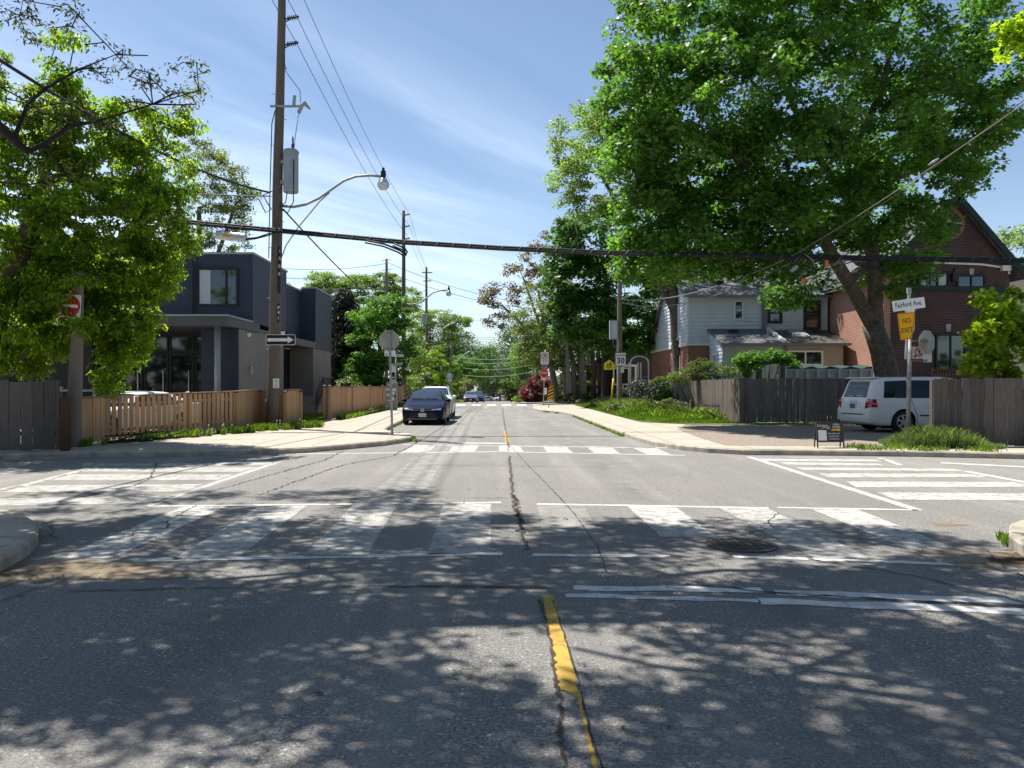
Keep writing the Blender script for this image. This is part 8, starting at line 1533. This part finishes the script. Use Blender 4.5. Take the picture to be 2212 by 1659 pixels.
SUV = [(-2.25, .42, .68, .70, .55, .46), (-2.2, .28, .76, .80, .74, .62), (-2.05, .22, .84, .90, .86, .72), (-1.7, .2, .90, 1.0, .90, .78), (-1.2, .2, .94, 1.07, .91, .79), (-0.95, .2, .97, 1.14, .91, .77), (-0.55, .2, .99, 1.36, .91, .7), (-0.2, .2, 1.0, 1.50, .91, .64), (0.4, .2, 1.02, 1.56, .91, .62), (1.3, .2, 1.04, 1.53, .91, .62), (1.75, .22, 1.05, 1.40, .89, .63), (2.05, .28, 1.04, 1.14, .86, .68), (2.2, .4, .94, .98, .74, .6)]
VAN = [(-2.57, .42, .70, .72, .62, .5), (-2.48, .26, .80, .84, .82, .68), (-2.2, .22, .90, .97, .94, .8), (-1.8, .2, .97, 1.09, .98, .82), (-1.45, .2, 1.0, 1.2, .99, .81), (-0.95, .2, 1.02, 1.5, .99, .77), (-0.55, .2, 1.03, 1.68, .99, .745), (0.2, .2, 1.05, 1.75, .99, .755), (1.6, .2, 1.06, 1.74, .99, .76), (2.15, .22, 1.07, 1.71, .985, .75), (2.28, .24, 1.07, 1.65, .975, .74), (2.40, .26, 1.07, 1.36, .96, .76), (2.47, .28, 1.04, 1.14, .95, .8), (2.52, .30, .95, 1.0, .93, .82), (2.57, .36, .62, .66, .9, .8)]
def car(kind, name, label, loc, rz, col, cat='car', group=None, lod=0, wspec=None, glass='carglass', grille=True):
    st = {'sedan': SED, 'suv': SUV, 'van': VAN}[kind]; lf = Loft(st); t = thing(name, loc, label, cat, group, rz); step = (0.04 if kind == 'van' else 0.055) if lod == 0 else 0.16
    fy, ry, wr = {'sedan': (-1.42, 1.28, 0.325), 'suv': (-1.36, 1.27, 0.34), 'van': (-1.62, 1.46, 0.345)}[kind]; W = max(q[4] for q in st); wz = wr
    b = lf.mesh([(fy, wz), (ry, wz)], wr+0.055, step).build('body', MT[col], t, smooth=True, local=True)
    mb = MB()
    for wy in (fy, ry):
        for s_ in (-1, 1):
            x0 = s_*0.45
            for k in range(14):
                a, c = math.pi*k/14, math.pi*(k+1)/14; rr = wr+0.075; mb.quad((x0, wy+rr*math.cos(a), wz+rr*math.sin(a)), (s_*(W-0.03), wy+rr*math.cos(a), wz+rr*math.sin(a)), (s_*(W-0.03), wy+rr*math.cos(c), wz+rr*math.sin(c)), (x0, wy+rr*math.cos(c), wz+rr*math.sin(c)))
            mb.quad((x0, wy-wr-.08, 0.12), (x0, wy+wr+.08, 0.12), (x0, wy+wr+.08, wz+wr+.08), (x0, wy-wr-.08, wz+wr+.08))
    mb.bx(-W+0.12, W-0.12, fy-0.4, ry+0.5, 0.16, 0.24); mb.build('underbody', MT['black'], t, local=True)
    for wy in (fy, ry):
        for s_ in (-1, 1): wheel(t, s_*(W-0.125), wy, wz, wr, 0.21, s_, 5 if kind != 'van' else 6, lod)
    if kind == 'van':
        for sd in ('side+', 'side-'): patch(lf, sd, [(-0.75, 1.08), (0.38, 1.08), (0.38, 1.62), (-0.35, 1.60)]).build('front_side_window', MT[glass], t, True, True)
        for q in ([(0.45, 1.08), (1.22, 1.08), (1.22, 1.63), (0.45, 1.63)], [(1.27, 1.08), (2.10, 1.09), (1.98, 1.60), (1.27, 1.63)]):
            for sd in ('side+', 'side-'): patch(lf, sd, q).build('side_window', MT[glass], t, True, True)
        patch(lf, 'rear', [(-0.66, 1.10), (0.66, 1.10), (0.58, 1.60), (-0.58, 1.60)], 10, 10).build('rear_window', MT[glass], t, True, True)
        mb = MB(); mb.tube([(-0.1, lf.end(0.1, 1.14, False)+0.02, 1.14), (0.35, lf.end(0.35, 1.2, False)+0.02, 1.2)], 0.012, 5); mb.build('rear_wiper', MT['trim'], t, local=True)
        for s_ in (-1, 1):
            mb = patch(lf, 'rear', [(s_*0.70, 0.74), (s_*0.935, 0.80), (s_*0.885, 1.05), (s_*0.70, 1.06)], 6, 6, 0.012); m2 = patch(lf, 'side+' if s_ > 0 else 'side-', [(2.30, 0.80), (2.53, 0.80), (2.50, 1.04), (2.34, 1.05)], 6, 6, 0.012); merge(mb, m2).build('tail_light', MT['taillight'], t, True, True)
        patch(lf, 'rear', [(-0.62, 0.55), (0.62, 0.55), (0.62, 0.585), (-0.62, 0.585)], 8, 2, 0.012).build('bumper_step', MT['trim'], t, True, True)
        mb = MB(); mb.obox((0, lf.end(0, .84, False)+0.014, 0.84), X, Zv, Yv, 0.42, 0.20, 0.012); mb.build('plate_recess', MT['vanwhite'], t, local=True); mb = MB(); mb.obox((0, lf.end(0, .84, False)+0.024, 0.82), X, Zv, Yv, 0.30, 0.15, 0.012); mb.build('number_plate', flat('blue_plate', (0.07, 0.13, 0.30)), t, local=True)
        mb = MB(); mb.text('D O D G E', 0.10, (0, lf.end(0, .97, False)+0.012, 0.965), (-1, 0, 0), (0, 0, 1), off=0.008, sx=1.05); mb.build('lettering', MT['galv'], t, local=True)
        merge(patch(lf, 'side+', [(-0.6, 0.52), (0.95, 0.52), (0.95, 0.56), (-0.6, 0.56)], 8, 1, 0.014), patch(lf, 'side-', [(-0.6, 0.52), (0.95, 0.52), (0.95, 0.56), (-0.6, 0.56)], 8, 1, 0.014)).build('side_moulding', MT['trim'], t, True, True)
        ms = []
        for sd in ('side+', 'side-'):
            ms += [patch(lf, sd, [(0.415, 0.3), (0.43, 0.3), (0.43, 1.05), (0.415, 1.05)], 1, 8, 0.004), patch(lf, sd, [(1.02, 0.55), (1.035, 0.55), (1.235, 1.06), (1.22, 1.06)], 1, 8, 0.004), patch(lf, sd, [(0.99, 0.28), (1.005, 0.28), (1.035, 0.56), (1.02, 0.56)], 1, 6, 0.004)]
        merge(*ms).build('door_gap', MT['black'], t, False, True)
        mb = MB(); mb.bx(-0.72, 0.72, 2.10, 2.36, 1.70, 1.735); mb.build('spoiler', MT[col], t, local=True)
    if kind in ('sedan', 'suv'):
        if kind == 'sedan':
            patch(lf, 'top', [(-0.70, -0.93), (0.70, -0.93), (0.56, -0.24), (-0.56, -0.24)], 10, 8, 0.006).build('windscreen', MT[glass], t, True, True); patch(lf, 'top', [(-0.52, 1.12), (0.52, 1.12), (0.60, 1.82), (-0.60, 1.82)], 8, 8, 0.006).build('rear_window', MT[glass], t, True, True)
            sq = [[(-0.62, .93), (0.28, .96), (0.28, 1.36), (-0.18, 1.27)], [(0.36, .96), (1.25, .99), (1.05, 1.33), (0.36, 1.37)]]
        else:
            patch(lf, 'top', [(-0.72, -0.92), (0.72, -0.92), (0.60, -0.24), (-0.60, -0.24)], 10, 8, 0.006).build('windscreen', MT[glass], t, True, True); patch(lf, 'rear', [(-0.6, 1.12), (0.6, 1.12), (0.54, 1.42), (-0.54, 1.42)], 8, 6, 0.006).build('rear_window', MT[glass], t, True, True)
            sq = [[(-0.62, 1.03), (0.28, 1.04), (0.28, 1.46), (-0.18, 1.40)], [(0.36, 1.04), (1.6, 1.08), (1.35, 1.42), (0.36, 1.48)]]
        for q in sq:
            for sd in ('side+', 'side-'): patch(lf, sd, q).build('side_window', MT['vanglass'], t, True, True)
        zl = 0.60 if kind == 'sedan' else 0.74
        for s_ in (-1, 1):
            m1 = patch(lf, 'front', [(s_*0.34, zl+0.0), (s_*0.74, zl+0.015), (s_*0.765, zl+0.085), (s_*0.40, zl+0.045)] if kind == 'sedan' else [(s_*0.42, zl-0.05), (s_*0.74, zl-0.06), (s_*0.78, zl+0.07), (s_*0.46, zl+0.03)], 8, 3, 0.012); m1.build('headlight', MT['headlight'], t, True, True)
            mb = MB(); c = Vector((s_*(W+0.06), -0.62, 0.98 if kind == 'sedan' else 1.06)); mb.lathe([(0, -0.07), (0.055, -0.05), (0.075, 0), (0.06, 0.05), (0, 0.06)], c, (0, 1, 0), 10)
            for q in range(len(mb.v)): x_, y_, z_ = mb.v[q]; mb.v[q] = (c.x+(x_-c.x)*1.5, y_, z_)
            mb.beam(c+Vector((-s_*0.16, 0.02, -0.03)), c, 0.04); mb.build('wing_mirror', MT[col], t, True, True)
            patch(lf, 'rear', [(s_*0.45, .80), (s_*0.70, .82), (s_*0.68, .93), (s_*0.48, .93)], 4, 3, 0.012).build('tail_light', MT['taillight'], t, True, True)
        if kind == 'sedan':
            patch(lf, 'front', [(-0.62, 0.27), (0.62, 0.27), (0.44, 0.52), (-0.44, 0.52)], 12, 6, 0.010).build('grille', MT['trim'], t, True, True)
            patch(lf, 'front', [(-0.34, 0.595), (0.34, 0.595), (0.40, 0.625), (-0.40, 0.625)], 10, 2, 0.010).build('upper_grille', MT['trim'], t, True, True)
            patch(lf, 'front', [(-0.60, 0.235), (0.60, 0.235), (0.60, 0.262), (-0.60, 0.262)], 10, 1, 0.014).build('chin_trim', MT['alu'], t, True, True)
        else:
            patch(lf, 'front', [(-0.40, 0.66), (0.40, 0.66), (0.42, 0.74), (-0.42, 0.74)], 10, 3, 0.010).build('grille', MT['trim'], t, True, True); patch(lf, 'front', [(-0.6, 0.36), (0.6, 0.36), (0.55, 0.52), (-0.55, 0.52)], 10, 3, 0.010).build('lower_grille', MT['trim'], t, True, True)
        yp = lf.end(0.15, 0.42, True)-0.025; mb = MB(); mb.obox((0, yp, 0.415), X, Zv, Yv, 0.31, 0.155, 0.012); mb.build('number_plate', flat('plate_white', (0.55, 0.57, 0.58)), t, local=True)
        mb = MB(); mb.obox((0, yp-0.007, 0.415), X, Zv, Yv, 0.22, 0.06, 0.002) if False else None
        if lod == 0:
            mb = MB(); ye = lf.end(0, zl+0.01, True)-0.03
            if kind == 'sedan':
                for rx, rz_, tr_ in ((0.075, 0.052, 0.009), (0.024, 0.048, 0.007)): mb.tube([(rx*math.cos(a), ye, zl+0.012+rz_*math.sin(a)) for a in [2*math.pi*i/18 for i in range(19)]], tr_, 5, False)
                mb.tube([(0.048*math.cos(a), ye, zl+0.038+0.02*math.sin(a)) for a in [2*math.pi*i/14 for i in range(15)]], 0.007, 5, False)
            else: mb.lathe([(0, 0.01), (0.05, 0.0)], (0, ye, zl-0.03), (0, -1, 0), 14)
            mb.build('emblem', MT['chrome'], t, local=True)
            ms = []
            for sd in ('side+', 'side-'):
                for yy in (-0.72, 0.32, 1.12): ms.append(patch(lf, sd, [(yy, 0.27), (yy+0.012, 0.27), (yy+0.012, 0.9), (yy, 0.9)], 1, 8, 0.004))
                for yy in (0.12, 0.95): ms.append(patch(lf, sd, [(yy, 0.80), (yy+0.17, 0.80), (yy+0.17, 0.825), (yy, 0.825)], 3, 1, 0.02))
            merge(*ms).build('door_gap', MT['black'], t, False, True)
            mb = MB(); s_ = 1
            for a, c in (((-0.1, -0.9), (-0.6, -0.86)), ((0.5, -0.9), (-0.02, -0.86))): mb.tube([(a[0], a[1], lf.top(a[0], a[1])+0.02), (c[0], c[1], lf.top(c[0], c[1])+0.025)], 0.009, 5)
            mb.build('wiper', MT['trim'], t, local=True)
    if kind == 'suv':
        mb = MB()
        for s_ in (-1, 1): mb.tube([(s_*0.56, -0.1, 1.52), (s_*0.57, 0.1, 1.585), (s_*0.57, 1.3, 1.575), (s_*0.56, 1.5, 1.5)], 0.018, 6)
        mb.build('roof_rail', MT['chrome'], t, local=True)
    return t
car('sedan', 'parked_car', 'shiny dark navy sedan parked at the left kerb, front towards the camera', (-3.03, 33.3, 0), 0, 'navy')
car('suv', 'parked_car', 'white car with roof rails parked close behind the navy sedan', (-3.1, 38.5, 0), 0, 'carwhite')
car('van', 'minivan', 'white minivan parked on the gravel drive, tail towards the street', (0, 0, 0), 0, 'vanwhite', 'van', glass='vanglass')
van = bpy.data.objects['minivan']; hd = R(5.0); van.rotation_euler = (0, 0, hd+R(90)); wl = Vector((0.865, 1.46)); ang = hd+R(90)
# local front is -y: put the near rear wheel where the photograph has it
tgt = Vector((12.53, 23.86)); best = None
for s_ in (1, -1):
    l = Vector((s_*0.865, 1.46)); wpos = Vector((l.x*math.cos(ang)-l.y*math.sin(ang), l.x*math.sin(ang)+l.y*math.cos(ang)))
    if best is None or wpos.y < best.y: best = wpos
van.location = (tgt.x-best.x, tgt.y-best.y, H+0.005)
yard = car('sedan', 'parked_car', 'white car parked in the yard behind the gapped cedar fence', (-11.35, 23.6, H-0.02), R(-22), 'carwhite'); yard.scale = (1, 1, 0.92)
z = lambda y: zg(y)
car('sedan', 'parked_car', 'grey car parked far off on the left beyond the second junction', (-3.35, 97, z(97)-0.03), 0, 'cargrey', lod=1)
car('suv', 'parked_car', 'dark blue car half hidden behind the far grey car', (-2.75, 108, z(108)-0.04), 0, 'carblue', lod=1)
g_ = 'cars parked across the far end of the street'
car('suv', 'parked_car', 'far white car front on, right beside the dark blue one', (at(1027, 0, 170)[0], 170, z(170)), R(35), 'carwhite', lod=1, group=g_)
car('sedan', 'parked_car', 'far pale beige sedan standing sideways left of the street axis', (at(1050, 0, 215)[0], 215, z(215)), R(-80), 'carbeige', lod=1, group=g_)
car('suv', 'parked_car', 'far white car standing sideways behind the tiny stop sign', (at(1083, 0, 215)[0], 215, z(215)), R(-85), 'carwhite', lod=1, group=g_)
car('sedan', 'parked_car', 'far black car at the right end of the parked row', (at(1114, 0, 205)[0], 205, z(205)), R(95), 'carblack', lod=1, group=g_)
